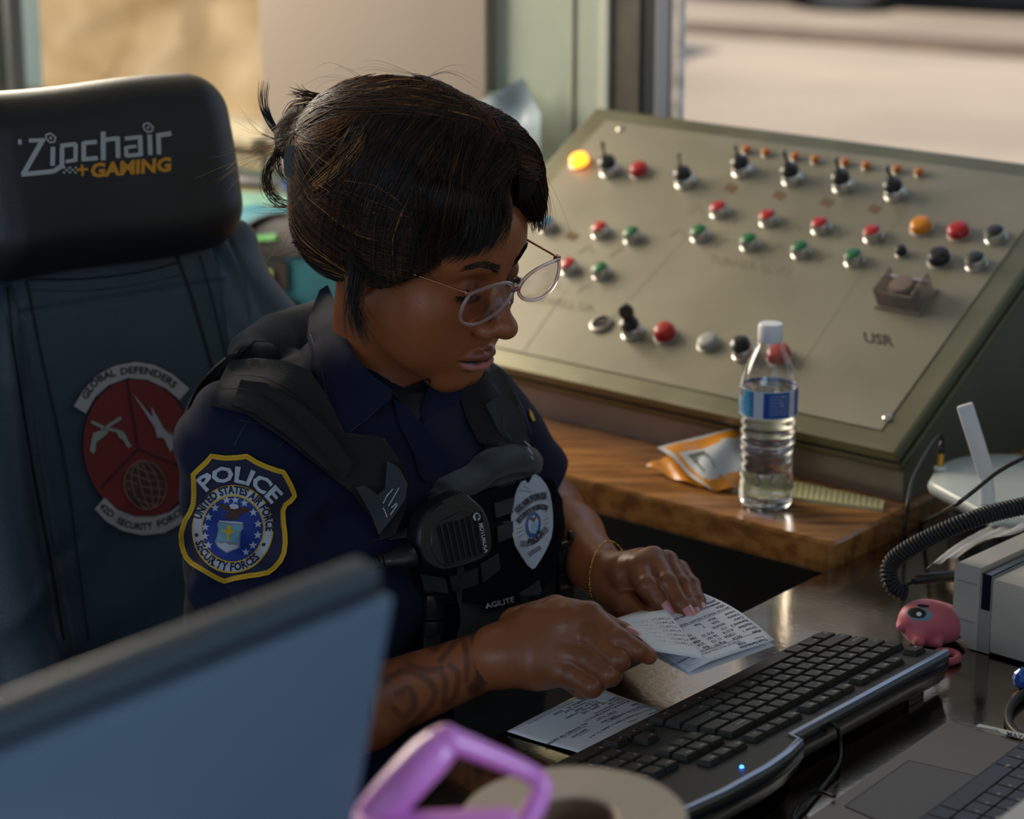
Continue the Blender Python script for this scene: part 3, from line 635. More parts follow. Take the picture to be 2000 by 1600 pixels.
m = MB(); q = [PZ(1630, 1556, ZD+.0235), PZ(1600, 1548, ZD+.017), PZ(1570, 1562, ZD+.008), PZ(1548, 1600, ZD+.0025), PZ(1535, 1700, ZD+.0025)]
tube(m, spline(q, 40), .0017, 8); tag(m.build('mouse_cable', mcab, smooth=True), 'short black cable arching against the front edge of the laptop', 'cable')
# ================================================================== papers
mpap = mat('paper_white', (0.74, 0.77, 0.84), .7, trans=0.0); mink = mat('print_ink', (0.03, 0.03, 0.06), .7)
def sheet(mb, c4, zf, nu=14, nv=14, mi=0, lift=0.0, th=.00025):
    """c4: four world corners TL,TR,BR,BL ; zf(s,t) height added"""
    TL, TR, BR, BL = [np.asarray(c) for c in c4]
    def at(s, t, h=0.0): return TL*(1-s)*(1-t)+TR*s*(1-t)+BR*s*t+BL*(1-s)*t+Z*(zf(s, t)+h)
    g = [at(i/(nu-1), j/(nv-1), lift) for i in range(nu) for j in range(nv)]; f = grid_faces(nu, nv)
    a = np.cross(g[nv]-g[0], g[1]-g[0])[2]; f = f if a > 0 else [x[::-1] for x in f]
    n = len(g); ed = {}
    for q in f:
        for a_, b_ in zip(q, q[1:]+q[:1]): ed[(a_, b_)] = 1
    mb.add(g+[p_-Z*th for p_ in g], f+[tuple(i+n for i in q[::-1]) for q in f]+[(b_, a_, a_+n, b_+n) for (a_, b_) in ed if (b_, a_) not in ed], mi); return at
def sheet_text(mb, at, lines, mi=1, wd=1.0, hd=1.0, lift=.00018):
    """lines: (text, s, t, size, bold) sizes as a share of the sheet width; hd/wd = its proportions"""
    for (s_, x, y, sz, bo) in lines:
        v, f, w_ = text2d(s_, bo)
        mb.add([at(x+a*sz, y-b*sz*wd/hd, lift) for a, b in v], f, mi)
def pz(x, y, z=ZD): return PZ(x, y, z)
c4 = [pz(1310, 1395, ZD+.002), pz(1150, 1478, ZD+.002), pz(990, 1430, ZD+.002), pz(1170, 1345, ZD+.002)]
wd_ = np.linalg.norm(c4[1]-c4[0]); hd_ = np.linalg.norm(c4[3]-c4[0])
m = MB(); at = sheet(m, c4, lambda s, t: .0035*math.sin(math.pi*s)*(1-t)*.6+.004*(math.sin(2.2*math.pi*t+.3)*.5+.5)*(.3+.7*s*(1-s)*4)*.7, 20, 20)
lines = [('INSURANCE IDENTIFICATION CARD', .12, .08, .034, 0), ('AL INSURED', .02, .14, .034, .0), ('COMPANY', .28, .15, .030, 0), ('COMPANY NUMBER', .02, .23, .030, 0), ('Travelers Property Casualty Co. of A', .22, .24, .046, .015),
 ('POLICY NUMBER', .02, .31, .028, 0), ('TC2JCAP-9P110900-024', .02, .36, .050, .02), ('EFFECTIVE DATE', .34, .33, .028, 0), ('06/01/2024', .34, .385, .048, .02), ('EXPIRATION', .66, .36, .028, 0), ('06/01/2025', .66, .41, .048, .02),
 ('YEAR', .02, .41, .028, 0), ('9999', .02, .46, .048, .02), ('MAKE/MODEL', .26, .44, .028, 0), ('FLEET  FLEET', .26, .49, .050, .02), ('VEHICLE IDENTIFICATION', .60, .47, .028, 0), ('ALL OWNED OR LEASED', .56, .52, .052, .02),
 ('Marsh & McLennan Agency LLC', .03, .57, .050, .015), ('11330 Lakefield Drive', .03, .625, .050, .015), ('Suite 100', .03, .68, .050, .015), ('Duluth  GA  30097-1508', .03, .73, .050, .015),
 ('Buffalo Rock Company', .19, .775, .052, .015), ('PO Box 10048', .19, .825, .052, .015), ('111 Oxmoor Road', .19, .875, .052, .015), ('Birmingham, AL   35209', .19, .925, .052, .015), ('# 277914', .03, .93, .048, .02), ('SEE IMPORTANT NOTICE ON REVERSE SIDE', .33, .975, .032, 0)]
lines = [(a, b, c*.98, d*.80, e) for a, b, c, d, e in lines]
sheet_text(m, at, lines, 1, wd_, hd_)
pc = m.build('insurance_card', [mpap, mink], smooth=True); tag(pc, 'white printed insurance card lying on the desk in front of the keyboard', 'paper')
# sheets in the hands
ph = .058
hc = [PZ(1513, 1250, ZD+ph-.006), PZ(1345, 1306, ZD+ph), PZ(1190, 1212, ZD+ph+.01), PZ(1366, 1156, ZD+ph+.006)]
hw = np.linalg.norm(hc[1]-hc[0]); hh = np.linalg.norm(hc[3]-hc[0])
zf1 = lambda s, t: .006*math.sin(math.pi*t)*(1-s)-.006*max(0, s-.75)*4*(1-t)*.6+.0055*math.exp(-((t-.02)/.12)**2)*0
m = MB(); at1 = sheet(m, hc, zf1, 18, 18)
rl = [('Truck Registration', .06, .05, .042, .03), ('Receipt', .06, .09, .034, .0), ('7/08', .27, .10, .05, .02), ('LASER JET PLUS 2024 PICKUP BODY', .30, .13, .036, 0), ('THIS VEHICLE MUST BE INSPECTED', .50, .17, .036, 0)]
ys = .16
for i in range(7):
    y = .17+i*.055
    rl += [(['Plate', 'Driver 1', 'Number', 'Renewal 2', 'Color', 'Vehicle', 'Issued'][i], .03, y, .046, .02), (['06/24', '1/2024', '4 2/14', '112', 'WHITE', 'N/A', '2024'][i], .24+.02*(i % 2), y+.01, .046, .02), (['Wgt 2', '11 1/2', '26 001', '010 22', '', '7', 'Fee'][i], .42, y+.012, .046, .02), (['Bus', '2/24', '4,500', 'N/A', '113', '', '140'][i], .60, y+.03, .046, .02)]
rl += [('MOTOR VEHICLE COUNTY REGISTRATION', .03, .58, .038, .015), ('2024', .03, .64, .05, .03), ('BIRMINGHAM ALABAMA 2024', .03, .70, .042, .02), ('JEFFERSON COUNTY', .03, .76, .042, .02)]
rl += [('Total 4,500.00', .62, .30+.06*i, .04, .015) for i in range(3)]+[('XX XXX XXXXX XX', .66, .50+.065*i, .038, .0) for i in range(6)]
sheet_text(m, at1, rl, 1, hw, hh)
def stripe(s0, s1, t0, t1): m.add([at1(s0, t0, .0002), at1(s1, t0, .0002), at1(s1, t1, .0002), at1(s0, t1, .0002)], [(0, 3, 2, 1)] if True else [], 1)
for t in (.145, .54): 
    for k in range(12): stripe(.02+k*.08, .02+k*.08+.08, t, t+.004)
hp = m.build('registration_sheet', [mpap, mink], smooth=True); tag(hp, 'top printed white registration sheet held in both hands', 'paper')
m = MB(); h2 = [c-Z*.004 for c in hc]; h2[1] = PZ(1348, 1320, ZD+ph-.010); h2[0] = h2[0]-Z*.002
h2[2] = PZ(1240, 1262, ZD+ph-.004); sheet(m, h2, lambda s, t: .004*math.sin(math.pi*t)*(1-s), 12, 12); tag(m.build('folded_sheet', mpap, smooth=True), 'plain folded white sheet held beneath the printed registration', 'paper')
m = MB(); h3 = [PZ(1380, 1288, ZD+ph+.0095), PZ(1278, 1272, ZD+ph+.019), PZ(1188, 1211, ZD+ph+.020), PZ(1300, 1190, ZD+ph+.016)]
at3 = sheet(m, h3, lambda s, t: .004*math.sin(math.pi*t)*(s), 12, 12)
sheet_text(m, at3, [('~  ~~  w ~~ ~', .40, .30+.1*i, .05, .0) for i in range(6)]+[('%d Total 2,11' % (i+3), .05, .30+.09*i, .07, .0) for i in range(7)], 1, .05, .05)
tag(m.build('curled_receipt', [mpap, mink], smooth=True), 'narrow curled printed slip held on top of the sheets by the thumb', 'paper')
# ================================================================== water bottle
bb0 = PZ(1495, 988, ZW+.0005); mpet = clearmat('clear_plastic', (.96, .97, .98), .05, .03, 1.5)
bot = thing('water_bottle', 'clear plastic water bottle with white cap and blue label on the wooden counter', 'bottle', bb0)
BS = .2075/.205
prof = [(.024, .000), (.029, .003), (.0315, .010), (.0322, .020), (.0312, .030)]
for i in range(7):
    z = .036+i*.0105; r = .0305 if i < 3 else .0312
    if i in (1, 2, 3): r -= .0012
    prof += [(r, z), (r+.0012, z+.004), (r-.0010, z+.0085)]
prof += [(.0322, .110), (.0325, .114), (.0325, .140), (.0322, .146), (.0305, .154), (.0262, .166), (.0205, .178), (.0158, .187), (.0132, .192), (.0128, .196), (.0128, .207)]
m = MB(); lathe(m, bb0, Z, prof, 48, cap1=False); o = m.build('bottle_body', mpet, bot, smooth=True)
so_ = o.modifiers.new('thickness', 'SOLIDIFY'); so_.thickness = .0005; so_.offset = -1
m = MB(); wpf = [(max(.001, r-.0012), max(z, .002)) for r, z in prof if z < .141]; wpf = [(wpf[0][0]*.5, .0025)]+wpf; zt = .141; lathe(m, bb0, Z, wpf, 48); m.build('water', mat('water', (0.96, 0.98, 1.0), 0.0, trans=1.0, ior=1.33), bot, angle=70)
m = MB(); lathe(m, bb0, Z, [(.0134, .1935), (.0142, .195), (.0142, .2115), (.0130, .2140), (.001, .2145)], 40); m.build('cap', mat('cap_white', (.78, .80, .84), .4), bot, angle=50)
m = MB(); lathe(m, bb0, Z, [(.0150, .190), (.0150, .1925), (.0132, .193)], 32, cap0=False, cap1=False); m.build('neck_ring', mpet, bot, smooth=True)
mlab = mat('label_blue', (0.012, 0.075, 0.36), .35); mlabw = mat('label_white', (.62, .68, .78), .4); mlabt = mat('label_teal', (.06, .30, .50), .4, col2=(.02, .14, .36), vscale=90); mlabb = mat('label_brown', (.07, .03, .03), .4)
m = MB(); zl0, zl1 = .112, .143; NL = 72; rl_ = .0329
tocam = math.atan2(-(bb0[1]), -(bb0[0])); 
def lp(a, z, r=rl_): return bb0+V(r*math.cos(tocam+a), r*math.sin(tocam+a), z)
for i in range(NL):
    a0 = 2*math.pi*i/NL-math.pi; a1 = 2*math.pi*(i+1)/NL-math.pi; am = math.degrees((a0+a1)/2)
    mi = 2 if -95 < am < -28 else (1 if -28 <= am < -8 or 44 < am < 62 else 0)
    m.add([lp(a0, zl0), lp(a1, zl0), lp(a1, zl1-.001), lp(a0, zl1-.001)], [(0, 1, 2, 3)], mi)
    m.add([lp(a0, zl1-.001), lp(a1, zl1-.001), lp(a1, zl1), lp(a0, zl1)], [(0, 1, 2, 3)], 1)
    m.add([lp(a0, zl0-.001), lp(a1, zl0-.001), lp(a1, zl0), lp(a0, zl0)], [(0, 1, 2, 3)], 1)
    if am < -62 and am > -95: m.add([lp(a0, zl1-.010, rl_+.0001), lp(a1, zl1-.010, rl_+.0001), lp(a1, zl1-.002, rl_+.0001), lp(a0, zl1-.002, rl_+.0001)], [(0, 1, 2, 3)], 3)
for k in range(7):
    for j, a_ in enumerate((2, 23)):
        v, f, wd = text2d(['NUTRITION FACTS', 'SERVING SIZE', 'PURIFIED WATER', 'MINERALS ADDED', 'FOR TASTE', 'BOTTLED AT', 'KEEP COOL'][(k+j*3) % 7], .0)
        m.add([lp(math.radians(a_)+x*.0021/rl_, zl1-.006-k*.0035+y*.0021, rl_+.0002) for x, y in v], f, 1)
for k in range(5):
    v, f, wd = text2d(['5c CA CASH', 'REFUND', 'VT ME', 'NY 5c', 'OR 10c'][k], .0); m.add([lp(math.radians(46)+x*.0021/rl_, zl1-.006-k*.005+y*.002, rl_+.0002) for x, y in v], f, 0)
m.build('label', [mlab, mlabw, mlabt, mlabb], bot, smooth=True)
# ================================================================== snack bag, note strip
mbag = mat('foil_orange', (0.62, 0.235, 0.012), .3, coat=.3, bump=.4, bscale=60); mbw = mat('foil_white', (.50, .54, .57), .35, bump=.3, bscale=70)
bagc = PZ(1365, 925, ZW)
def crumple(c4, hf, n=22):
    m = MB(); TL, TR, BR, BL = c4; g = []
    for i in range(n):
        for j in range(n):
            s, t = i/(n-1), j/(n-1); g.append(TL*(1-s)*(1-t)+TR*s*(1-t)+BR*s*t+BL*(1-s)*t+Z*max(0.0005, hf(s, t))*1.0)
    return m, g, n
c4 = [P(1283, 880, PIX(PZ(1283, 925, ZW))[2]), P(1450, 838, PIX(PZ(1450, 915, ZW))[2]), PZ(1463, 962, ZW+.001), PZ(1385, 962, ZW+.001)]
m, g, n = crumple(c4, lambda s, t: .004+.010*math.sin(math.pi*s)*math.sin(math.pi*t)+.0035*math.sin(9*s+3*t)*math.sin(7*t))
f = grid_faces(n, n); fm = []
for i in range(n-1):
    for j in range(n-1):
        s, t = (i+.5)/(n-1), (j+.5)/(n-1); e = .05*math.sin(6*s)
        fm.append(1 if (t < .05 or s < .04) else (1 if (.10 < s and .24+.05*math.sin(s*4) < t < .80+e) else 0))
m.add(g, []); 
for q, k in zip(f, fm): m.f.append(tuple(q)); m.m.append(k)
for k in range(9):   # bar code
    t0 = .36+k*.042; 
    def gp(s, t): i = s*(n-1); j = t*(n-1); i0 = min(int(i), n-2); j0 = min(int(j), n-2); a, b = i-i0, j-j0; return g[i0*n+j0]*(1-a)*(1-b)+g[(i0+1)*n+j0]*a*(1-b)+g[i0*n+j0+1]*(1-a)*b+g[(i0+1)*n+j0+1]*a*b+Z*.0004-nrm(RAY(1350, 900))*.0006
    m.add([gp(.17, t0), gp(.40, t0), gp(.40, t0+(.024 if k % 3 else .032)), gp(.17, t0+(.024 if k % 3 else .032))], [(0, 1, 2, 3)], 2)
o = m.build('snack_bag', [mbag, mbw, mat('bar_ink', (.04, .05, .05), .6)], smooth=True); tag(o, 'crumpled orange and white snack bag behind the water bottle', 'snack bag')
m, g, n = crumple([PZ(1262, 915, ZW+.004), PZ(1330, 905, ZW+.004), PZ(1440, 962, ZW+.001), PZ(1345, 950, ZW+.001)], lambda s, t: .003+.008*math.sin(math.pi*s)*(1-t)+.002*math.sin(12*s+8*t), 14)
m.add(g, grid_faces(n, n)); o2 = m.build('bag_flap', mbag, o, smooth=True)
mnote = mat('legal_pad_yellow', (.52, .50, .27), .7)
m = MB(); q = [PZ(1430, 962, ZW), PZ(1724, 1000, ZW), PZ(1727, 984, ZW), PZ(1440, 922, ZW)]; prism(m, q, Z*.004)
o = m.build('note_pad', mnote); tag(o, 'narrow strip of yellow ruled note paper sticking out from under the console', 'note pad')
mrl = mat('rule_line', (.18, .20, .14), .7)
m = MB()
for i in range(26):
    t = i/26; a = q[0]*(1-t)+q[1]*t; b = q[3]*(1-t)+q[2]*t; m.add([a+Z*.0043, a+U*.0011+Z*.0043, b+U*.0011+Z*.0043, b+Z*.0043], [(0, 1, 2, 3)])
tag(m.build('ruled_lines', mrl, o), kind='stuff')
# ================================================================== white disc antenna with cables
mwh = mat('router_white', (.56, .62, .60), .35, var=.1, vscale=10, coat=.2); mwp = mat('paddle_white', (.66, .66, .66), .4)
rt = thing('wireless_router', 'pale rounded triangular wireless device with one upright white antenna', 'router', PZ(1935, 1003, ZD))
rz = ZD+.078
tri = [PZ(1812, 938, rz), PZ(1835, 905, rz), PZ(1900, 886, rz), PZ(2010, 888, rz), PZ(2120, 930, rz), PZ(2080, 1010, rz), PZ(1950, 1006, rz), PZ(1925, 1000, rz)]
tri = [p_ for p_ in spline(tri+[tri[0]], 50)[:-1]]
cc = sum(tri)/len(tri); m = MB(); rings = []
for sc_, dz in ((.80, -.024), (.97, -.014), (1.0, -.007), (.985, -.002), (.93, .0), (.5, .003)): rings += [cc+(p_-cc)*V(sc_, sc_, 0)+Z*dz for p_ in tri]
nt_ = len(tri); fs = [(k*nt_+i, k*nt_+(i+1) % nt_, (k+1)*nt_+(i+1) % nt_, (k+1)*nt_+i) for k in range(5) for i in range(nt_)]+[tuple(range(5*nt_, 6*nt_)), tuple(range(nt_))[::-1]]
ar = sum(np.cross(tri[i]-cc, tri[(i+1) % nt_]-cc)[2] for i in range(nt_)); fs = fs if ar > 0 else [f_[::-1] for f_ in fs]
m.add(rings, fs); m.build('shell', mwh, rt, angle=60)
m = MB(); lathe(m, V(cc[0], cc[1], ZD+.001), Z, [(.055, 0), (.055, .040), (.035, .052)], 24); m.build('black_stand', mat('stand_black', (.012, .012, .013), .4), rt, angle=40)
ab = PZ(1929, 984, rz+.001); dA = PIX(ab)[2]; hinge = P(1926, 925, dA-.002); tipp = P(1887, 800, dA-.012)
m = MB(); tube(m, [ab, hinge+(ab-hinge)*.15], [.0085, .0080], 14); m.build('hinge_post', mwp, rt, smooth=True, angle=40)
m = MB(); axd = nrm(tipp-hinge); sd_ = nrm(np.cross(axd, RAY(1900, 850))); th_ = np.cross(axd, sd_)
box(m, (hinge+tipp)/2, (.0090, .0042, np.linalg.norm(tipp-hinge)/2+.006), (sd_, th_, axd), bev=.003); m.build('antenna', mwp, rt, angle=40)
ca = PZ(1836, 915, rz+.002); dC = PIX(ca)[2]
m = MB(); lathe(m, ca, Z, [(.0075, -.001), (.0075, .001), (.005, .003)], 16); m.build('socket', mwp, rt, angle=40)
cz_ = thing('antenna_cable', 'black cable with gold screw plug rising from the white router', 'cable', ca)
m = MB(); tube(m, [ca+Z*.001, ca+Z*.018], .0040, 12); m.build('gold_plug', mat('gold', (.62, .33, .07), .25, metal=1.0), cz_, angle=40)
m = MB(); tube(m, [ca+Z*.018, P(1840, 868, dC), P(1841, 858, dC)], [.0036, .0034, .0022], 10); tube(m, spline([P(1841, 862, dC), P(1838, 851, dC-.01), P(1828, 858, dC-.03), P(1805, 893, dC-.07), P(1781, 942, dC-.12), P(1771, 1000, dC-.16), PZ(1768, 1035, ZD+.004), PZ(1760, 1060, ZD+.003)], 50), .0021, 8)
m.build('cable_run', mcab, cz_, smooth=True)
m = MB(); tube(m, spline([P(2040, 880, dA-.12), P(1995, 897, dA-.12), P(1945, 925, dA-.13), P(1895, 965, dA-.13), P(1860, 990, dA-.14), PZ(1800, 1022, ZD+.004), PZ(1762, 1032, ZD+.003)], 50), .0023, 8)
tag(m.build('black_cord', mcab, smooth=True), 'black cord crossing in front of the white antenna at the right edge', 'cable')
# ================================================================== beige box, papers on it
mbx = mat('beige_plastic', (.46, .425, .375), .42, bump=.08, bscale=300)
b0 = PZ(1897, 1270, ZD); bU = nrm(PZ(2000, 1300, ZD)-b0); bA = np.cross(Z, bU); bA = bA if bA[1] > 0 else -bA; bh = .088
bxx = thing('receipt_printer', 'beige boxy desktop printer at the right edge with sheets on top', 'printer', b0)
sx0 = -(.5)*0
def bp(u, a, z): return b0+bU*u+bA*a+Z*z
m = MB()
poly = [(-.024, .022), (-.024, bh-.004), (-.020, bh), (.006, bh), (.006, .001), (-.003, .001)]
prism(m, [bp(u, 0, z) for u, z in poly][::-1], bA*.17); o = m.build('end_panel', mbx, bxx)
m = MB(); prism(m, [bp(u, .0, z) for u, z in [(.0065, .001), (.0065, bh-.006), (.020, bh-.006), (.020, .001)]][::-1], bA*.17); m.build('slot_trim', mat('beige_dark', (.30, .29, .27), .45), bxx)
m = MB(); prism(m, [bp(u, -.0004, z) for u, z in [(.0085, .046), (.0085, bh-.0045), (.0185, bh-.0045), (.0185, .046)]][::-1], bA*.165); m.build('blue_slot', mat('slot_blue', (.005, .012, .022), .15, coat=.5), bxx)
m = MB(); box(m, bp(.17, .085, bh/2+.002-.004), (.150, .086, bh/2-.005), (bU, bA, Z), bev=.003); m.build('body', mbx, bxx, angle=40)
m = MB(); box(m, bp(-.009, -.0005, .030), (.011, .0006, .0006), (bU, bA, Z)); box(m, bp(-.009, -.0005, .070), (.011, .0006, .0006), (bU, bA, Z)); m.build('moulded_line', mat('beige_dark', (0, 0, 0)), bxx)
m = MB(); c = bp(-.026, .045, .062); box(m, c, (.006, .010, .013), (bU, bA, Z), bev=.003); m.build('cord_boss', mbx, bxx, angle=40)
mpap2 = mat('paper_cream', (.52, .51, .50), .7)
for k, (pts, hgt, lab) in enumerate((([(1800, 1108), (2060, 1005), (2100, 960), (1900, 1075)], .004, 'cream paper sheet lying flat on the beige printer'), ([(1912, 1000), (1975, 955), (2060, 950), (2010, 1015)], .012, 'white sheet corner above the coiled cord at the right edge'))):
    m = MB(); q = [PZ(x, y, ZD+bh+hgt) for x, y in pts]; sheet(m, q, lambda s, t: .006*math.sin(3*s+2*t)**2, 10, 10)
    if k == 0:
        m = MB(); sheet(m, [P(1808, 1112, 2.50), P(1872, 1090, 2.49), P(2090, 990, 2.62), P(2060, 945, 2.72)], lambda s, t: .004*math.sin(7*s+4*t)**2+.003*math.sin(9*t), 14, 14)
        tag(m.build('loose_sheet', mpap2, smooth=True), lab, 'paper')
m = MB(); q = [P(1806, 1106, 2.50), P(1950, 1040, 2.58), P(2040, 1000, 2.62), P(2070, 1020, 2.60), P(1945, 1055, 2.52)]
# ================================================================== coiled cord
cl = [P(2060, 972, 2.42), P(2000, 988, 2.42), P(1940, 1002, 2.42), P(1880, 1022, 2.42), P(1820, 1048, 2.43), P(1770, 1075, 2.44), P(1740, 1102, 2.45), P(1738, 1132, 2.45), P(1752, 1152, 2.45), P(1770, 1160, 2.45)]
cl = spline(cl, 900); T, N, B_ = frames(cl); L = np.concatenate([[0], np.cumsum(np.linalg.norm(np.diff(cl, axis=0), axis=1))]); ph_ = L/.0044*2*math.pi
hel = cl+.0088*(np.cos(ph_)[:, None]*N+np.sin(ph_)[:, None]*B_)
idx = np.interp(np.linspace(0, L[-1], 1800), L, np.arange(len(L))); hel2 = np.stack([np.interp(idx, np.arange(len(L)), hel[:, k]) for k in range(3)], 1)
phs = np.linspace(0, L[-1], 1800)/.0038*2*math.pi
cc_ = np.stack([np.interp(idx, np.arange(len(L)), cl[:, k]) for k in range(3)], 1); NN = np.stack([np.interp(idx, np.arange(len(L)), N[:, k]) for k in range(3)], 1); BB = np.stack([np.interp(idx, np.arange(len(L)), B_[:, k]) for k in range(3)], 1)
hel2 = cc_+.0074*(np.cos(phs)[:, None]*NN+np.sin(phs)[:, None]*BB)
crd = thing('coiled_cord', 'thick black coiled cord looping over the desk beside the printer', 'cable', PZ(1760, 1165, ZD))
m = MB(); tube(m, hel2, .0020, 6); m.build('coil', mat('coil_black', (.020, .021, .024), .55, spec=.3), crd, smooth=True)
m = MB(); tube(m, cl[::12], .0072, 8); m.build('coil_core', mcab, crd, smooth=True)
ce = c; m = MB(); tube(m, spline([P(1766, 1143, 2.44), P(1785, 1137, 2.44), P(1800, 1131, 2.43), ce], 12), [.0018]*4+[.0036, .0042, .0048, .0052, .0056, .006, .0062, .0062], 10); m.build('strain_relief', mcab, crd, smooth=True)
# ================================================================== pink rubber toy with ring
tz = PZ(1815, 1262, ZD); td = PIX(tz)[2]; mpk = mat('toy_pink', (.60, .13, .17), .5, var=.05, sheen=.2)
ax_ = nrm(PZ(1860, 1240, ZD)-PZ(1765, 1235, ZD))
tc_ = P(1812, 1215, td); toy = thing('rubber_toy', 'pink rubber animal keychain toy with big round eyes behind the keyboard', 'toy', tz)
ff = lambda p: smin(smin(smin(ell(p, P(1800, 1214, td), (.024, .021, .022)), ell(p, P(1842, 1218, td+.01), (.026, .021, .019)), .02), cone(p, P(1790, 1243, td-.012), P(1795, 1253, td-.02), .009, .006), .006), smin(cone(p, P(1760, 1222, td-.002), P(1757, 1226, td-.006), .0045, .003), cone(p, P(1815, 1250, td-.006), P(1832, 1256, td-.012), .007, .005), .002), .005)
me, _ = mesh_sdf(ff, tc_-.07, tc_+.07, .0018, 'toy'); link('toy_body', me, toy, mpk); tb = bvh_of(toy.children[0])
def ell2(x, y, rx, ry, rot=0, n=24): c, s = math.cos(rot), math.sin(rot); return [(x+c*rx*math.cos(a)-s*ry*math.sin(a), y+s*rx*math.cos(a)+c*ry*math.sin(a)) for a in np.linspace(0, 2*math.pi, n, endpoint=False)]
for nm, e, o_, mm_ in (('eye_rim', (1796, 1200, 25, 13, .15), .0006, mat('toy_blue', (.16, .30, .34), .5)), ('eye', (1791, 1198, 18, 10, .15), .0012, mblk), ('eye_glint', (1795, 1200, 5, 4, 0), .0018, mat('white_dot', (.8, .8, .8), .4))):
    for (dx, dy, f_) in ((0, 0, 1.0),):
        m = MB(); pg, fg = polygrid(ell2(e[0]+dx, e[1]+dy, e[2]*f_, e[3]*f_, e[4]), 5); lay(m, tb, pg, fg, o_, thick=.0006); m.build(nm, mm_, toy)
m = MB(); pg, fg = polygrid(ell2(1803, 1184, 12, 3, .1), 4); lay(m, tb, pg, fg, .0008, thick=.0006); m.build('eye', mblk, toy)
m = MB(); a = np.linspace(0, 2*math.pi, 30); rc = PZ(1850, 1282, ZD+.0045); tube(m, [rc+V(.0105*math.cos(t), .0105*math.sin(t)*1.3, 0) for t in a], .0040, 8, caps=False); m.build('ring', mpk, toy, smooth=True)
m = MB(); 
rb = PZ(1998, 1325, ZD+.011); lathe(m, rb, Z, [(.004, -.010), (.009, -.006), (.0105, 0), (.009, .006), (.004, .010)], 12); 
tag(m.build('glass_bead', mat('bead_blue', (.01, .08, .45), .08, coat=1.0), smooth=False), 'shiny dark blue bead on the desk below the printer', 'bead')
# ================================================================== black loop cable right, badge strip
m = MB(); q = [PZ(2030, 1340, ZD+.006), PZ(1995, 1358, ZD+.006), PZ(1972, 1385, ZD+.005), PZ(1972, 1415, ZD+.005), PZ(1990, 1435, ZD+.005), PZ(2030, 1455, ZD+.005)]
tube(m, spline(q, 40), .0042, 10); tag(m.build('cable_loop', mcab, smooth=True), 'thick black cable loop at the right edge beyond the laptop', 'cable')
# ================================================================== laptop (lower right)
lf0 = PZ(1573, 1600, ZD+.020); lf1 = PZ(1849, 1408, ZD+.020); LX = nrm(lf1-lf0); LY = np.cross(LX, Z); LY = LY if LY[0] > 0 else -LY
lo = lf1; lap = thing('laptop', 'brown grey laptop with a touchpad and black keys in the lower right corner', 'laptop', lo*V(1, 1, 0)+Z*ZD)
mlap = mat('laptop_deck', (.15, .108, .068), .33, metal=.55, var=.05, vscale=8, rvar=.05)
def lpp(x, y, h=0): return lo-LX*x+LY*y+Z*h       # x back along the front edge, y away from the front edge
LWD, LDP = .36, .245
m = MB(); slab(m, rounded([lpp(0, 0), lpp(LWD, 0), lpp(LWD, LDP), lpp(0, LDP)], .012), ZD+.002, ZD+.020, .0015); m.build('base', mlap, lap)
tp = [PL(x, y, (0, 0, ZD+.0205), Z) for x, y in ((1650, 1574), (1775, 1485), (1925, 1520), (1800, 1640))]
m = MB()
q = tp
for i in range(4):
    a, b = q[i], q[(i+1) % 4]; d_ = nrm(b-a); s_ = np.cross(Z, d_)*.0006; m.add([a-s_, b-s_, b+s_, a+s_], [(0, 1, 2, 3)])
m.build('touchpad_outline', mat('dark_line', (.03, .025, .02), .5), lap)
m = MB(); m.add([p_+Z*-.0001 for p_ in q], [(0, 1, 2, 3)]); m.build('touchpad', mat('touchpad', (.115, .088, .062), .38, metal=.5), lap)
mlk = mat('laptop_key', (.022, .018, .014), .4)
ky0 = .098; m = MB(); m.add([lpp(.018, ky0-.004, .0203), lpp(LWD-.018, ky0-.004, .0203), lpp(LWD-.018, LDP-.03, .0203), lpp(.018, LDP-.03, .0203)], [(0, 3, 2, 1)]); m.build('keyboard_well', mat('well', (.012, .010, .008), .5), lap)
for r in range(6):
    x = .020; ks = [1.2, 1, 1, 1, 5, 1, 1, 1.3, 1.3, 1.2, 1] if r == 0 else [1]*15
    for kk, wu in enumerate(ks):
        w_ = .0205*wu; 
        if x+w_ > LWD-.016: break
        m = MB(); box(m, lpp(x+w_/2, ky0+.009+r*.0185, .0215), (w_/2-.001, .0083, .0013), (LX, LY, Z), bev=.0004 if False else 0)
        v, f, wd = text2d(['Ctrl', 'Fn', 'o', 'Alt', ''][min(kk, 4)] if r == 0 else chr(65+(r*7+kk) % 26), .02)
        if len(v): m.add([lpp(x+w_*.75, ky0+.009+r*.0185, .02295)-LX*(a_*-.005)*-1+LY*(b_*.005) for a_, b_ in v], f, 1)
        m.build('key', [mlk, mleg], lap); x += w_
m = MB(); hl = lpp(LWD/2, LDP-.004, .022); lt = nrm(LY*.75+Z*1.0); box(m, hl+LY*.005+lt*.115, (LWD/2, .0035, .115), (LX, np.cross(LX, lt), lt), bev=.002); lid_o = m.build('screen_lid', mlap, lap)
m = MB(); q = [PZ(1906, 1420, ZD+.0215), PZ(1912, 1415, ZD+.0215), PZ(2060, 1448, ZD+.0215), PZ(2060, 1462, ZD+.0215), PZ(1958, 1434, ZD+.0215), PZ(1948, 1427, ZD+.0215)]
prism(m, q, Z*.0006); qd = nrm(q[2]-q[1])
v, f, wd = text2d('MAYA', .02); m.add([PL(1966+a_*15, 1436.5+a_*4.0-b_*12, (0, 0, ZD+.0223), Z) for a_, b_ in v], f, 1)
tag(m.build('label_strip', [mat('strip_pale', (.47, .50, .46), .5), mink]), 'pale label strip lying at the edge of the laptop', 'label')
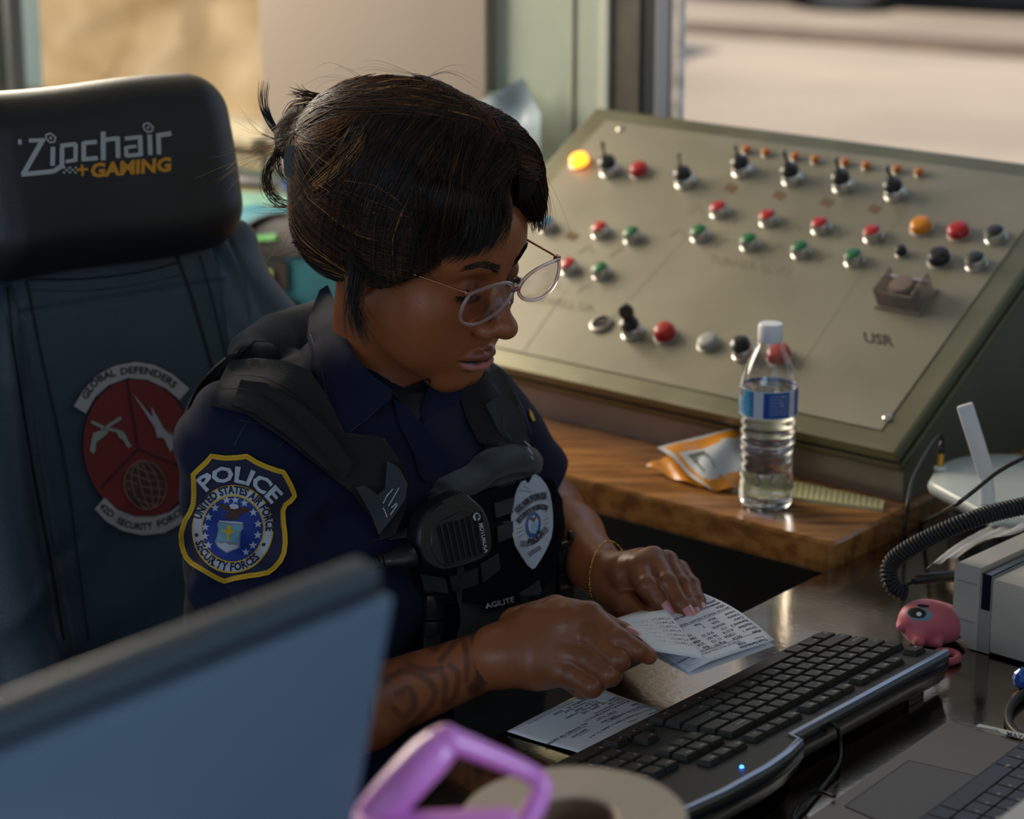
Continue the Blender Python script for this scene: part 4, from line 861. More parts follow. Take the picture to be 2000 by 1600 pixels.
# white tray edge in the bottom right corner
m = MB(); a = P(1945, 1608, 1.72); b = P(2060, 1520, 1.86)
dd = nrm(b-a); box(m, (a+b)/2+np.cross(dd, Z)*.03-Z*.004, (.14, .032, .004), (dd, np.cross(dd, Z), Z), bev=.002); tag(m.build('white_tray', mat('tray_white', (.62, .60, .58), .5), angle=40), 'blurred white tray edge in the bottom right corner', 'tray')
# ================================================================== foreground: tape roll, pink handle, monitor
mtape = mat('tape_kraft', (.40, .315, .235), .5, var=.05, vscale=30); tpd = 1.50
tn = nrm(V(-.02, -.03, 1.0)); tc0 = P(1120, 1594, tpd); Rt = .070
tr = thing('tape_roll', 'blurred roll of kraft packing tape in the foreground', 'tape', tc0-Z*.03)
m = MB(); lathe(m, tc0, tn, [(.026, -.046), (Rt, -.046), (Rt, -.001), (Rt-.001, 0), (.028, 0), (.026, -.002)], 64, cap0=False, cap1=False); m.build('tape_windings', mtape, tr, angle=40)
m = MB(); lathe(m, tc0, tn, [(.026, -.046), (.026, -.001), (.0245, -.001), (.0245, -.046)], 48, cap0=False, cap1=False); m.build('core', mat('core_brown', (.16, .09, .05), .7), tr, angle=40)
mpink = mat('plastic_pink', (.62, .20, .56), .32, coat=.2, sss=0.0)
pd_ = 1.36
pts = [P(690, 1660, pd_), P(745, 1580, pd_), P(805, 1512, pd_), P(862, 1455, pd_+.01), P(885, 1449, pd_+.01), P(950, 1473, pd_+.02), P(1030, 1508, pd_+.03), P(1056, 1532, pd_+.03), P(1052, 1560, pd_+.03), P(1010, 1640, pd_+.02), P(980, 1700, pd_)]
m = MB(); q = spline(pts, 70); w_ = np.interp(np.linspace(0, 1, 70), [0, .25, .42, .6, .75, 1], [.0145, .0145, .0080, .0062, .0074, .009]); tube(m, q, w_, 14, flat=.8)
hnd = thing('tape_dispenser', 'blurred bright pink plastic tape dispenser handle in the foreground', 'tape dispenser', P(860, 1700, pd_))
m.build('handle_loop', mpink, hnd, smooth=True)
m = MB(); box(m, P(820, 1650, pd_-.01), (.055, .014, .016), (nrm(V(1, .1, 0)), nrm(V(-.1, 1, 0)), Z), bev=.006); m.build('body', mpink, hnd, angle=60)
# monitor seen from behind: top right corner at (775,1130)
mback = mat('monitor_back', (.105, .16, .235), .30, metal=.5, rvar=.05, vscale=5); mbez = mat('monitor_edge', (.035, .05, .065), .35, metal=.3)
mc1 = P(772, 1166, 1.22); mc0 = P(-120, 1452, .98)
mx = nrm(V(math.sin(math.radians(38.5)), math.cos(math.radians(38.5)), 0)); mq_ = nrm(V(-mx[1], mx[0], 0)); tl_ = math.radians(13)
down = nrm(-Z*math.cos(tl_)+mq_*math.sin(tl_)); mnz = np.cross(mx, down); mnz = mnz if mnz@CF < 0 else -mnz    # towards camera
mon = thing('computer_monitor', 'blurred blue grey back of a computer monitor in the foreground', 'monitor', mc1+down*.34-mx*.25)
Lm = .52
m = MB(); box(m, mc1-mx*Lm/2+down*.17-mnz*.004, (Lm/2, .17, .004), (mx, down, mnz), bev=.003); m.build('rear_shell', mback, mon, angle=40)
m = MB(); box(m, mc1-mx*Lm/2+down*.168-mnz*.0095, (Lm/2-.001, .170, .0012), (mx, down, mnz)); m.build('shadow_gap', mat('black_gap', (.005, .005, .006), .6), mon)
m = MB(); box(m, mc1-mx*Lm/2+down*.165-mnz*.020, (Lm/2+.001, .176, .009), (mx, down, mnz), bev=.004); m.build('screen_frame', mbez, mon, angle=40)
m = MB(); bs = mc1-mx*Lm/2+down*.20; tube(m, [bs-mnz*.03, bs-mnz*.03+V(0, 0, -(bs[2]-ZD-.02))], .02, 12); m.build('stand', mbez, mon)
m = MB(); q = (bs-mnz*.03)*V(1, 1, 0)+Z*(ZD+.008); box(m, q, (.1, .07, .008), (nrm(mx*V(1, 1, 0)), nrm(np.cross(Z, mx)), Z), bev=.003); m.build('stand_base', mbez, mon, angle=40)
# ================================================================== person: frame of the head
HF = nrm(V(.80, -.60, 0)); HL = nrm(V(.60, .80, 0)); hp_ = math.radians(17); hr_ = math.radians(4)
hf_ = nrm(HF*math.cos(hp_)-Z*math.sin(hp_)); hu_ = nrm(np.cross(hf_, HL)); 
HLr = HL*math.cos(hr_)+hu_*math.sin(hr_); hu_ = np.cross(hf_, HLr)
HR = np.stack([hf_, HLr, hu_])                            # rows: forward, left, up
NAS = P(963, 545, 2.30); HC = NAS-HR.T@V(.087, 0, .004)
HS = 1.07
def h2w(q): return HC+(np.atleast_2d(np.asarray(q, float))*HS)@HR
def w2h(p): return ((p-HC)@HR.T)/HS
def HW(x, y, z): return h2w((x, y, z))[0]
def head_sdf(q):
    y = np.abs(q[:, 1]); s = np.stack([q[:, 0], y, q[:, 2]], 1)
    d = ell(q, (-.014, 0, .040), (.094, .074, .080))
    d = smin(d, ell(q, (.030, 0, -.018), (.052, .0600, .078)), .03)
    d = smin(d, ell(q, (.052, 0, .034), (.037, .054, .042)), .022)
    jaw = cone(s, V(-.004, .050, -.045), V(.058, .014, -.0985), .0170, .0155)
    d = smin(d, jaw, .034)
    d = smin(d, ell(s, (.064, .006, -.0985), (.0170, .019, .0155)), .014)
    d = smin(d, ell(q, (.060, 0, -.064), (.0255, .033, .031)), .018)
    d = smin(d, ell(s, (.050, .042, -.030), (.022, .020, .020)), .022)      # cheek
    d = smin(d, ell(s, (.043, .036, -.060), (.026, .024, .027)), .028)
    d = smin(d, cone(s, V(.0775, .010, .0235), V(.064, .042, .0235), .0085, .0075), .014)  # brow
    d = smax(d, -ell(s, (.0935, .0315, .0020), (.0160, .0190, .0125)), .012)   # socket
    # lids over the eyeball: upper lid low, thin slit, lower lid
    e = s-np.array([.0690, .0305, .0005]); re = np.linalg.norm(e, axis=1)
    ball = re-.0142; pl_up = -(e[:, 2]+.0045-0.25*(e[:, 0]-.012)); pl_lo = (e[:, 2]+.0068)
    up = smax(ball, pl_up, .0012); lo = smax(re-.0137, pl_lo, .0012)
    d = smin(d, up, .0030); d = smin(d, lo, .0035)
    # nose
    d = smin(d, cone(q, V(.0815, 0, .006), V(.1015, 0, -.030), .0070, .0088), .010)
    d = smin(d, ell(q, (.1045, 0, -.0345), (.0118, .0118, .0102)), .006)
    d = smin(d, ell(s, (.0925, .0145, -.0385), (.0115, .0085, .0085)), .005)
    d = smax(d, -ell(s, (.0985, .0078, -.0470), (.0062, .0042, .0042)), .003)
    d = smin(d, cone(q, V(.1000, 0, -.044), V(.0860, 0, -.0475), .0032, .0036), .004)
    d = smax(d, -cone(q, V(.0925, 0, -.0520), V(.0935, 0, -.0625), .0022, .0028), .005)
    # lips
    up = chain(s, [V(.0915, .0, -.0698), V(.0905, .0070, -.0680), V(.0825, .0175, -.0710), V(.0755, .0240, -.0736)], [.0042, .0048, .0038, .0014])
    lo = chain(s, [V(.0885, .0, -.0802), V(.0860, .0110, -.0796), V(.0765, .0222, -.0752)], [.0070, .0062, .0020])
    d = smin(d, up, .0040); d = smin(d, lo, .0040)
    d = smax(d, -chain(s, [V(.0975, 0, -.0738), V(.0935, .010, -.0742), V(.0795, .0240, -.0742)], [.0012, .0012, .0008]), .0022)
    d = smax(d, -cone(q, V(.0885, -.012, -.0905), V(.0885, .012, -.0905), .0038, .0038), .010)
    # ear
    er = ell(s, (-.010, .0740, -.006), (.017, .0075, .030)); er = smax(er, -ell(s, (-.006, .0815, -.004), (.010, .0050, .019)), .003)
    return smin(d, er, .004)
# neck in world
NK0 = HW(-.030, 0, -.050); NK1 = P(745, 745, 2.455); NK2 = P(715, 845, 2.50)
SHR = P(478, 872, 2.335); SHL = P(908, 806, 2.60); CHC = (SHR+SHL)/2
TL_ = nrm(SHL-SHR); TF = nrm(np.cross(TL_, Z)); TU = np.cross(TF, TL_); TU = TU if TU[2] > 0 else -TU
if TF@V(.7, -.7, 0) < 0: TF = -TF
TR3 = np.stack([TF, TL_, TU])
PEL = CHC-Z*.36-TF*.03
# arms
ELR = P(560, 1440, 2.40); WRR = P(962, 1285, 2.255); ELL = P(1058, 1005, 2.66); WRL = P(1196, 1138, 2.440)
def body_frame(p): return (p-CHC)@TR3.T
# --- right hand (near)
RH = dict(
 palm=[(P(985, 1272, 2.255), .0265), (P(1050, 1240, 2.245), .0285), (P(1112, 1225, 2.235), .0240)],
 palm2=[(P(980, 1290, 2.25), .024), (P(1050, 1290, 2.235), .027), (P(1110, 1295, 2.23), .0215)],
 fingers=[[(P(1090, 1200, 2.245), .017), (P(1150, 1207, 2.235), .0145), (P(1210, 1252, 2.205), .0112), (P(1246, 1272, 2.202), .0093), (P(1267, 1282, 2.206), .0078)],
          [(P(1090, 1240, 2.235), .016), (P(1158, 1248, 2.220), .0140), (P(1206, 1290, 2.195), .0108), (P(1198, 1306, 2.215), .0092), (P(1180, 1300, 2.235), .0080)],
          [(P(1085, 1275, 2.228), .016), (P(1145, 1288, 2.215), .0135), (P(1190, 1318, 2.195), .0104), (P(1172, 1330, 2.212), .0090), (P(1150, 1318, 2.230), .0080)],
          [(P(1075, 1305, 2.225), .015), (P(1118, 1318, 2.215), .0120), (P(1156, 1342, 2.200), .0094), (P(1136, 1348, 2.216), .0084), (P(1112, 1334, 2.230), .0075)]],
 thumb=[(P(1010, 1222, 2.275), .018), (P(1085, 1195, 2.295), .0155), (P(1165, 1212, 2.290), .0115), (P(1215, 1236, 2.265), .0096), (P(1238, 1246, 2.255), .0082)])
# --- left hand (far)
LH = dict(
 palm=[(P(1205, 1135, 2.430), .0215), (P(1238, 1122, 2.395), .0220), (P(1262, 1108, 2.385), .0165)],
 palm2=[(P(1205, 1120, 2.445), .0205), (P(1258, 1112, 2.420), .0200), (P(1308, 1118, 2.410), .0130)],
 fingers=[[(P(1225, 1122, 2.388), .0160), (P(1246, 1112, 2.378), .0128), (P(1264, 1146, 2.355), .0102), (P(1286, 1176, 2.352), .0088), (P(1302, 1194, 2.350), .0074)],
          [(P(1245, 1115, 2.398), .0160), (P(1275, 1094, 2.392), .0128), (P(1303, 1140, 2.362), .0104), (P(1328, 1180, 2.350), .0090), (P(1345, 1204, 2.346), .0075)],
          [(P(1265, 1118, 2.408), .0150), (P(1301, 1100, 2.405), .0120), (P(1331, 1144, 2.378), .0098), (P(1348, 1186, 2.358), .0084), (P(1358, 1208, 2.350), .0070)],
          [(P(1285, 1124, 2.415), .0140), (P(1325, 1116, 2.415), .0106), (P(1350, 1145, 2.395), .0088), (P(1363, 1174, 2.375), .0076), (P(1366, 1196, 2.362), .0064)]],
 thumb=[(P(1200, 1160, 2.415), .0170), (P(1228, 1185, 2.375), .0140), (P(1262, 1214, 2.352), .0110), (P(1290, 1226, 2.350), .0090)])
def hand_sdf(p, H):
    pa = chain(p, [a for a, r in H['palm']], [r for a, r in H['palm']], .006)
    d = smin(pa, chain(p, [a for a, r in H['palm2']], [r for a, r in H['palm2']], .006), .016)
    fd = None
    for fi in H['fingers']:
        f = chain(p, [a for a, r in fi], [r for a, r in fi], .002)
        for j in (1, 2): f = smin(f, sph(p, fi[j][0], fi[j][1]*1.05), .003)
        fd = f if fd is None else smin(fd, f, .0012)
    d = smin(d, fd, .0045)
    t = chain(p, [a for a, r in H['thumb']], [r for a, r in H['thumb']], .003)
    return smin(d, t, .006)
def forearm_sdf(p, E, W_, r0, r1, r2):
    m_ = E*.62+W_*.38; return smin(cone(p, E, m_, r0, r1), cone(p, m_, W_, r1, r2), .02)
def in_box(p, lo, hi): return ((p > lo) & (p < hi)).all(1)
def bbox(pts, m): a = np.array(pts); return a.min(0)-m, a.max(0)+m
G_HEAD = bbox([HW(-.11, -.09, -.12), HW(.13, .09, .13), HW(-.11, .09, -.12), HW(.13, -.09, .13), HW(-.11, -.09, .13), HW(.13, .09, -.12)], .03)
def hand_pts(H): return [a for k in ('palm', 'palm2', 'thumb') for a, r in H[k]]+[a for f in H['fingers'] for a, r in f]
G_RH = bbox(hand_pts(RH), .045); G_LH = bbox(hand_pts(LH), .04)
def torso_core(p, grow=0.0):
    b = body_frame(p)
    c = ell(b, (.005, 0, -.13), (.112+grow, .160+grow, .235+grow))
    d = smin(c, cone(p, SHR+TL_*.03-Z*.012, SHL-TL_*.03-Z*.012, .056+grow, .056+grow), .07)
    d = smin(d, ell(b, (.065, -.072, -.145), (.062+grow, .072+grow, .070+grow)), .035)
    d = smin(d, ell(b, (.065, .072, -.145), (.062+grow, .072+grow, .070+grow)), .035)
    d = smin(d, ell(b, (.0, 0, -.36), (.115+grow, .165+grow, .14+grow)), .08)
    return d
def neck_sdf(p, g=0.0): return smin(cone(p, NK0, NK1, .052+g, .054+g), cone(p, NK1, NK2, .054+g, .065+g), .02)
def body_sdf(p):
    n = len(p); d = np.full(n, 10.0)
    d = np.minimum(d, neck_sdf(p))
    m = in_box(p, *G_HEAD)
    if m.any(): d[m] = smin(d[m], head_sdf(w2h(p[m]))*HS, .022)
    d = smin(d, torso_core(p, -.012), .035)
    d = np.minimum(d, 10)
    ra = smin(cone(p, SHR, ELR, .048, .040), forearm_sdf(p, ELR, WRR, .042, .0385, .0265), .03)
    la = smin(cone(p, SHL, ELL, .046, .040), forearm_sdf(p, ELL, WRL, .040, .036, .0235), .03)
    m = in_box(p, *G_RH)
    if m.any(): ra[m] = smin(ra[m], hand_sdf(p[m], RH), .012)
    m = in_box(p, *G_LH)
    if m.any(): la[m] = smin(la[m], hand_sdf(p[m], LH), .012)
    d = smin(d, ra, .02); return smin(d, la, .02)
allp = [HW(.12, 0, .12), HW(-.1, .1, .12), HW(-.1, -.1, .12), PEL-Z*.12-TF*.14-TL_*.2, PEL+TF*.14+TL_*.2, ELR, WRR, ELL, WRL]+hand_pts(RH)+hand_pts(LH)
lo_, hi_ = bbox(allp, .09); hi_[2] = HW(0, 0, .12)[2]+.03
me, bv = mesh_sdf(body_sdf, lo_, hi_, .0019, 'body')
mskin = mat('skin_brown', (.115, .040, .019), .36, var=.10, vscale=30, bump=.10, bscale=420, sss=.12, spec=.5)
# colour of lips, tattoo, brows, scalp from masks stored on the body
q = w2h(bv); s = np.stack([q[:, 0], np.abs(q[:, 1]), q[:, 2]], 1); nh = (np.abs(q) < .15).all(1)
lipu = chain(s, [V(.0915, .0, -.0700), V(.0905, .0070, -.0686), V(.0825, .0175, -.0712), V(.0755, .0240, -.0736)], [.0042, .0044, .0036, .0014])
lipl = chain(s, [V(.0885, .0, -.0802), V(.0860, .0110, -.0796), V(.0765, .0222, -.0752)], [.0070, .0062, .0020])
lip = np.where(nh, 1-np.clip((np.minimum(lipu, lipl)-.0006)/.0012, 0, 1), 0)
upl = (lipu < lipl)
tat = np.zeros(len(bv))
fa = nrm(WRR-ELR); tpos = (bv-ELR)@fa/np.linalg.norm(WRR-ELR); near = (np.linalg.norm((bv-ELR)-((bv-ELR)@fa)[:, None]*fa, axis=1) < .065)
px = np.array([PIX(v)[:2] for v in bv[::1]]) if False else None
vv = bv-CAM; dd = vv@CF; PXX = 1000+FPX*(vv@CR)/dd; PYY = 800-FPX*(vv@CU)/dd
def seg2(x0, y0, x1, y1, w_):
    a = np.stack([PXX-x0, PYY-y0], 1); b = np.array([x1-x0, y1-y0], float); t = np.clip(a@b/(b@b), 0, 1); return np.clip(1.5-np.linalg.norm(a-t[:, None]*b, axis=1)/w_, 0, 1)
def poly2(pts, w_):
    o = 0
    for (a, b), (c, d) in zip(pts[:-1], pts[1:]): o = np.maximum(o, seg2(a, b, c, d, w_))
    return o
tp_ = [[(848, 1260), (885, 1234), (925, 1235), (938, 1275), (940, 1325), (925, 1345)], [(860, 1290), (900, 1245), (912, 1290), (910, 1330)], [(855, 1305), (870, 1330), (868, 1375), (885, 1365)], [(800, 1300), (835, 1310), (862, 1305)], [(775, 1355), (800, 1345), (810, 1375), (790, 1400), (770, 1385)], [(755, 1330), (790, 1310), (830, 1325), (850, 1350), (835, 1385), (800, 1420)], [(880, 1300), (895, 1320), (890, 1360)]]
t_ = 0
for k_, l_ in enumerate(tp_): t_ = np.maximum(t_, poly2(curve2(l_, 14), 13 if k_ == 0 else 6.5)*(.7 if k_ else 1.0))
tat = np.where(near & (tpos > .45) & (tpos < 1.0) & (bv[:, 2] < 1.0), t_, 0)
shade_t = np.where(near & (bv[:, 2] < 1.0), np.clip(.9-abs(tpos-.60)/.38, 0, 1)*.55, 0)*(.6+.4*np.sin(bv[:, 0]*170+bv[:, 2]*90)*np.cos(bv[:, 1]*140))
brow = np.zeros(len(bv))
bl = chain(s, [V(.0860, .0095, .0235), V(.0800, .0260, .0295), V(.0640, .0430, .0250)], [.0038, .0036, .0016]); brow = np.where(nh, 1-np.clip((bl+.0+.0012)/.0035, 0, 1), 0)*.85
base = np.tile(np.array([.31, .096, .034]), (len(bv), 1))
def mix(c, k): 
    global base
    base = base*(1-k[:, None])+np.array(c)*k[:, None]
handw = np.clip((np.maximum(-np.minimum(np.linalg.norm(bv-P(1120, 1250, 2.235), axis=1), np.linalg.norm(bv-P(1290, 1150, 2.385), axis=1))+.10, 0))/.05, 0, 1)
mix((.15, .055, .028), handw*.45)
kn = np.zeros(len(bv))
for H in (RH, LH):
    for fi in H['fingers']:
        for j in (1, 2, 3): kn = np.maximum(kn, np.clip(1.35-np.linalg.norm(bv-fi[j][0], axis=1)/(fi[j][1]*1.25), 0, 1))
mix((.06, .026, .018), kn*.45)
# paler finger undersides
for H in (RH, LH):
    for fi in H['fingers']+[H['thumb']]: mix((.34, .13, .095), np.clip(1.25-np.linalg.norm(bv-fi[-1][0]+Z*.006, axis=1)/.012, 0, 1)*.55)
mix((.50, .17, .145), lip*np.where(upl, .30, .95)); mix((.10, .030, .023), lip*np.where(upl, .6, 0.0))
mline = chain(s, [V(.0975, 0, -.0738), V(.0925, .010, -.0742), V(.0772, .0245, -.0742)], [.0016, .0015, .0010]); mix((.02, .006, .005), np.where(nh, np.clip(1-mline/.0015, 0, 1), 0))
lidm = np.where(nh, np.clip(1.5-np.linalg.norm(s-V(.081, .0305, .004), axis=1)/.013, 0, 1), 0); mix((.075, .022, .011), lidm*.45)
mix((.045, .020, .016), np.clip(tat, 0, 1)*.85); mix((.05, .022, .018), shade_t)
mix((.008, .005, .004), brow)
ca_ = me.color_attributes.new('tone', 'FLOAT_COLOR', 'POINT'); ca_.data.foreach_set('color', np.concatenate([base, np.ones((len(base), 1))], 1).ravel())
nt = mskin.node_tree; at_ = nt.nodes.new('ShaderNodeAttribute'); at_.attribute_name = 'tone'; b_ = nt.nodes['Principled BSDF']
nz = nt.nodes.new('ShaderNodeTexNoise'); nz.inputs['Scale'].default_value = 45; nz.inputs['Detail'].default_value = 5; mr = nt.nodes.new('ShaderNodeMapRange'); mr.inputs['To Min'].default_value = .86; mr.inputs['To Max'].default_value = 1.14
mx_ = nt.nodes.new('ShaderNodeMix'); mx_.data_type = 'RGBA'; mx_.blend_type = 'MULTIPLY'; mx_.inputs[0].default_value = 1
tcn = [n for n in nt.nodes if n.type == 'TEX_COORD'][0]; nt.links.new(tcn.outputs['Object'], nz.inputs['Vector']); nt.links.new(nz.outputs['Fac'], mr.inputs[0])
nt.links.new(at_.outputs['Color'], mx_.inputs[6]); nt.links.new(mr.outputs[0], mx_.inputs[7]); nt.links.new(mx_.outputs[2], b_.inputs['Base Color'])
person = thing('person', 'person in navy police shirt and black vest looking down at papers in hand', 'person', PEL*V(1, 1, 0))
body = link('body', me, person, mskin)
# eyes, lashes
mey = mat('eye_white', (.42, .38, .35), .2, coat=.6)
for sg in (-1, 1):
    m = MB(); lathe(m, HW(.0690, .0305*sg, .0005), hf_*.8-hu_*.6, [(.0134*HS*math.sin(a), -.0134*HS*math.cos(a)) for a in np.linspace(.02, math.pi-.02, 20)], 28); e_ = m.build('eyeball', mey, person, smooth=True)
    m = MB(); ad = nrm(hf_*.75-hu_*.66); lathe(m, HW(.0690, .0305*sg, .0005)+ad*.0131*HS*.9, ad, [(.0058, 0), (.0052, .0012), (.003, .0020), (.0005, .0023)], 20); m.build('iris', mat('iris_brown', (.02, .008, .005), .1, coat=1), e_, smooth=True)
    m = MB()
    for i in range(34):
        a = -.95+1.9*i/33; b0_ = V(.0650+.0140*math.cos(a)*.97, .0320*sg+.0140*math.sin(a)*.97, -.0052-.0008*math.cos(a)); dirn = V(math.cos(a)*.9, math.sin(a)*.9, -.42)
        b0_[0] = .0690+math.sqrt(max(0, .0142**2-.0052**2))*math.cos(a); b0_[1] = .0305*sg+math.sqrt(.0142**2-.0052**2)*math.sin(a)
        L_ = .0078; q_ = [b0_, b0_+dirn*L_*.5+V(0, 0, -.0008), b0_+dirn*L_+V(0, 0, .0012)]; tube(m, [HW(*x) for x in q_], [.00035, .00028, .0001], 4)
    ln = [HW(.0690+.01335*math.cos(a), .0305*sg+.01335*math.sin(a), -.0049) for a in np.linspace(-1.1, 1.1, 16)]; tube(m, ln, .0006, 5)
    tag(m.build('eyelashes', mat('lash_black', (.004, .003, .003), .5), person), kind='stuff')
m = MB()
rb_ = np.random.RandomState(3)
for sg in (-1, 1):
    for i in range(340):
        t = rb_.rand()*.86; c_ = spline([V(.0860, .0090, .0225), V(.0800, .0260, .0290), V(.0640, .0430, .0245)], 20)[int(t*19)]; c_ = c_*V(1, sg, 1)+V(0, 0, (rb_.rand()-.5)*.0065*(1-t*.6))
        w0 = snap(lambda p: body_sdf(p), HW(*c_)[None], .0001)[0]; dv = HR.T@V(-.25*t, sg*.7, .55-.75*t)*.0062; tube(m, [w0, w0+dv*.5+hf_*.0006, w0+dv], [.00022, .0002, .00006], 3)
tag(m.build('eyebrow_hairs', MATS['lash_black'], person), kind='stuff')
# nails
mnail = mat('nail_pink', (.62, .23, .25), .16, coat=.9)
def nail(base, tip, up, w_=.0052, L_=.019, off=.0062):
    ax = nrm(tip-base); up = nrm(up-ax*(up@ax)); sd = np.cross(ax, up); g = []
    for i in range(9):
        t = i/8; ww = w_*(1-.10*t-.55*max(0, t-.62)/.38); 
        for j in range(7):
            u_ = -1+2*j/6; g.append(tip+ax*(-.0075+L_*t)+sd*ww*u_+up*(off-.0022*u_*u_-.0042*t*t))
    f = grid_faces(9, 7); m = MB(); n_ = len(g); m.add(g+[x-up*.0006 for x in g], f+[tuple(i+n_ for i in x[::-1]) for x in f]); o = m.build('fingernail', mnail, person, smooth=True); return o
fi = LH['fingers']
upv = -nrm(RAY(1330, 1190))
for k, (u_, w_) in enumerate(((V(.55, -.3, .75), .0056), (V(.45, -.45, .72), .0056), (V(.75, -.1, .55), .0050), (V(.9, .2, .3), .0042))): nail(fi[k][-2][0], fi[k][-1][0], nrm(u_)+upv*.5, w_, .0205 if k < 2 else .018, fi[k][-1][1]*1.10+.0006)
fi = RH['fingers']; nail(fi[0][-2][0], fi[0][-1][0], V(.3, -.3, .75), .0055, .013, .0086); nail(RH['thumb'][-2][0], RH['thumb'][-1][0], V(-.1, -.3, .95), .0060, .018, .0094)
nail(fi[1][-2][0], fi[1][-1][0], V(0, 0, -1), .0050, .012, .0062)
# ================================================================== shirt
def sleeve_end(p, a, b, t1, r): 
    ab = b-a; L_ = np.linalg.norm(ab); ax = ab/L_; return (p-a)@ax-t1*L_
def folds(p, k=1.0):
    return .0045*k*(np.sin(p@V(38, 22, 70)+3*np.sin(p@V(14, -19, 9)))*.6+np.sin(p@V(-60, 45, 38)+2*np.sin(p@V(22, 17, -25)))*.4)
COLC = P(752, 735, 2.45)
def shirt_sdf(p):
    d = torso_core(p, .006)
    d = smin(d, cone(p, NK1-Z*.03, NK2, .056, .085), .03)
    mid = SHR*.45+ELR*.55; endR = SHR*.10+ELR*.90
    sr = smin(cone(p, SHR, mid, .066, .064), cone(p, mid, endR, .064, .066), .02); sr = smax(sr, sleeve_end(p, SHR, ELR, .86, 0), .004)
    sl = cone(p, SHL, ELL, .062, .058); sl = smax(sl, sleeve_end(p, SHL, ELL, .78, 0), .004)
    d = smin(d, sr, .025); d = smin(d, sl, .025)
    arm = np.exp(-((p-(SHR*.4+ELR*.6))**2).sum(1)/.02)
    d = d+folds(p)*(.7+2.0*arm)
    # cloth bunching at the inner elbow
    d = d-.0065*arm*np.sin(p@V(70, -60, 95)+2*np.sin(p@V(30, 10, 12)))
    # open at the neck
    hole = np.minimum(neck_sdf(p, .0025), 1)
    d = smax(d, -neck_sdf(p, .004), .003)
    return d
msh = mat('shirt_navy', (.0075, .0115, .034), .7, bump=.25, bscale=900, sheen=.04, spec=.15)
lo_, hi_ = bbox([SHR, SHL, ELR, ELL, PEL], .16); hi_[2] = COLC[2]+.07
me, sv = mesh_sdf(shirt_sdf, lo_, hi_, .0030, 'shirt'); shirt = link('shirt', me, person, msh)
BODYB = bvh_of(body); SHB = bvh_of(shirt)
# legs under the desk
HIPR = PEL-TL_*.09-Z*.06; HIPL = PEL+TL_*.09-Z*.06
KNR = HIPR+TF*.40-TL_*.04+Z*.02; KNL = HIPL+TF*.40+TL_*.05+Z*.02; KNR[2] = KNL[2] = min(.62, KNR[2])
ANR = KNR*V(1, 1, 0)-TF*.05+Z*.08; ANL = KNL*V(1, 1, 0)-TF*.05+Z*.08
def legs(p, g=0): 
    d = ell(body_frame(p)-V(0, 0, -.40), (0, 0, 0), (.125, .18, .10))
    for h_, k_, a_ in ((HIPR, KNR, ANR), (HIPL, KNL, ANL)): d = smin(d, smin(cone(p, h_, k_, .085, .062), cone(p, k_, a_, .062, .050), .02), .04)
    return d
lo_, hi_ = bbox([HIPR, HIPL, KNR, KNL, ANR, ANL], .13); lo_[2] = .03
me, _ = mesh_sdf(legs, lo_, hi_, .008, 'trousers'); link('trousers', me, person, mat('trouser_navy', (.006, .008, .016), .7))
for a_ in (ANR, ANL):
    f_ = lambda p: smin(cone(p, a_, a_*V(1, 1, 0)+Z*.045, .046, .045), rbox(p, a_*V(1, 1, 0)+TF*.06+Z*.038, (.14, .045, .034), .03, np.stack([TF, TL_, Z])), .02)
    me, _ = mesh_sdf(f_, *bbox([a_*V(1, 1, 0), a_+TF*.2], .13), .008, 'boot'); link('boot', me, person, mat('boot_black', (.01, .01, .01), .4))
# ================================================================== collar, placket
def laypart(name, m_, parent, polys, off, thick, bvh, step=9, smooth=True, drape=0):
    m = MB()
    for pl in polys: pg, fg = polygrid(pl, step); lay(m, bvh, pg, fg, off, thick=thick, drape=drape)
    return m.build(name, m_, parent, smooth=smooth, angle=50)
ct_ = [P(633, 560, 2.475), P(680, 545, 2.53), P(845, 742, 2.42), P(768, 768, 2.375)]
cn = nrm(np.cross(ct_[3]-ct_[0], ct_[2]-ct_[0])); cn = cn if cn[2] > 0 else -cn
def collar_sdf(p):
    g = .020-.010*np.clip(((p-ct_[3])@cn+.05)/.05, 0, 1); sh = np.abs(neck_sdf(p, 0)-.010)-.0022
    d = smax(sh, (p-ct_[3])@cn-.0, .002); d = smax(d, -((p-ct_[3])@cn+.075), .003)
    op = (p-P(800, 760, 2.38))@nrm(ct_[3]-P(735, 700, 2.47)); return d
me, _ = mesh_sdf(collar_sdf, *bbox([NK1, NK0, NK2], .11), .0028, 'collar'); col_ = link('collar_band', me, shirt, msh); col_.data.name = 'collar_band'
m2 = mat('undershirt_black', (.006, .007, .010), .7)
# ================================================================== vest
mve = mat('vest_black', (.0085, .0095, .0115), .72, bump=.5, bscale=700, sheen=.15, spec=.25); mvg = mat('vest_grey_blue', (.026, .035, .043), .6, bump=.3, bscale=900, sheen=.2, spec=.3); mvp = mat('vest_pad', (.014, .0145, .0155), .75, bump=.5, bscale=600, sheen=.2, spec=.2)
def carrier_sdf(p):
    b = body_frame(p)
    d = smin(torso_core(p, .036), rbox(b, (.120, 0.012, -.20), (.040, .145, .125), .03), .04)
    ut = -.052-.03*np.abs(b[:, 1])/.1
    d = smax(d, b[:, 2]-ut, .012); d = smax(d, -(b[:, 2]+.36), .01)
    d = smax(d, np.abs(b[:, 1]-.006)-.190, .015)
    # belly plate reaches towards the desk
    return d+.0012*np.sin(b[:, 2]*120+2*np.sin(b[:, 1]*30))
me, _ = mesh_sdf(carrier_sdf, *bbox([CHC-Z*.38-TL_*.2-TF*.14, CHC+TL_*.2+TF*.17], .08), .0035, 'vest'); vest = link('vest', me, person, mve)
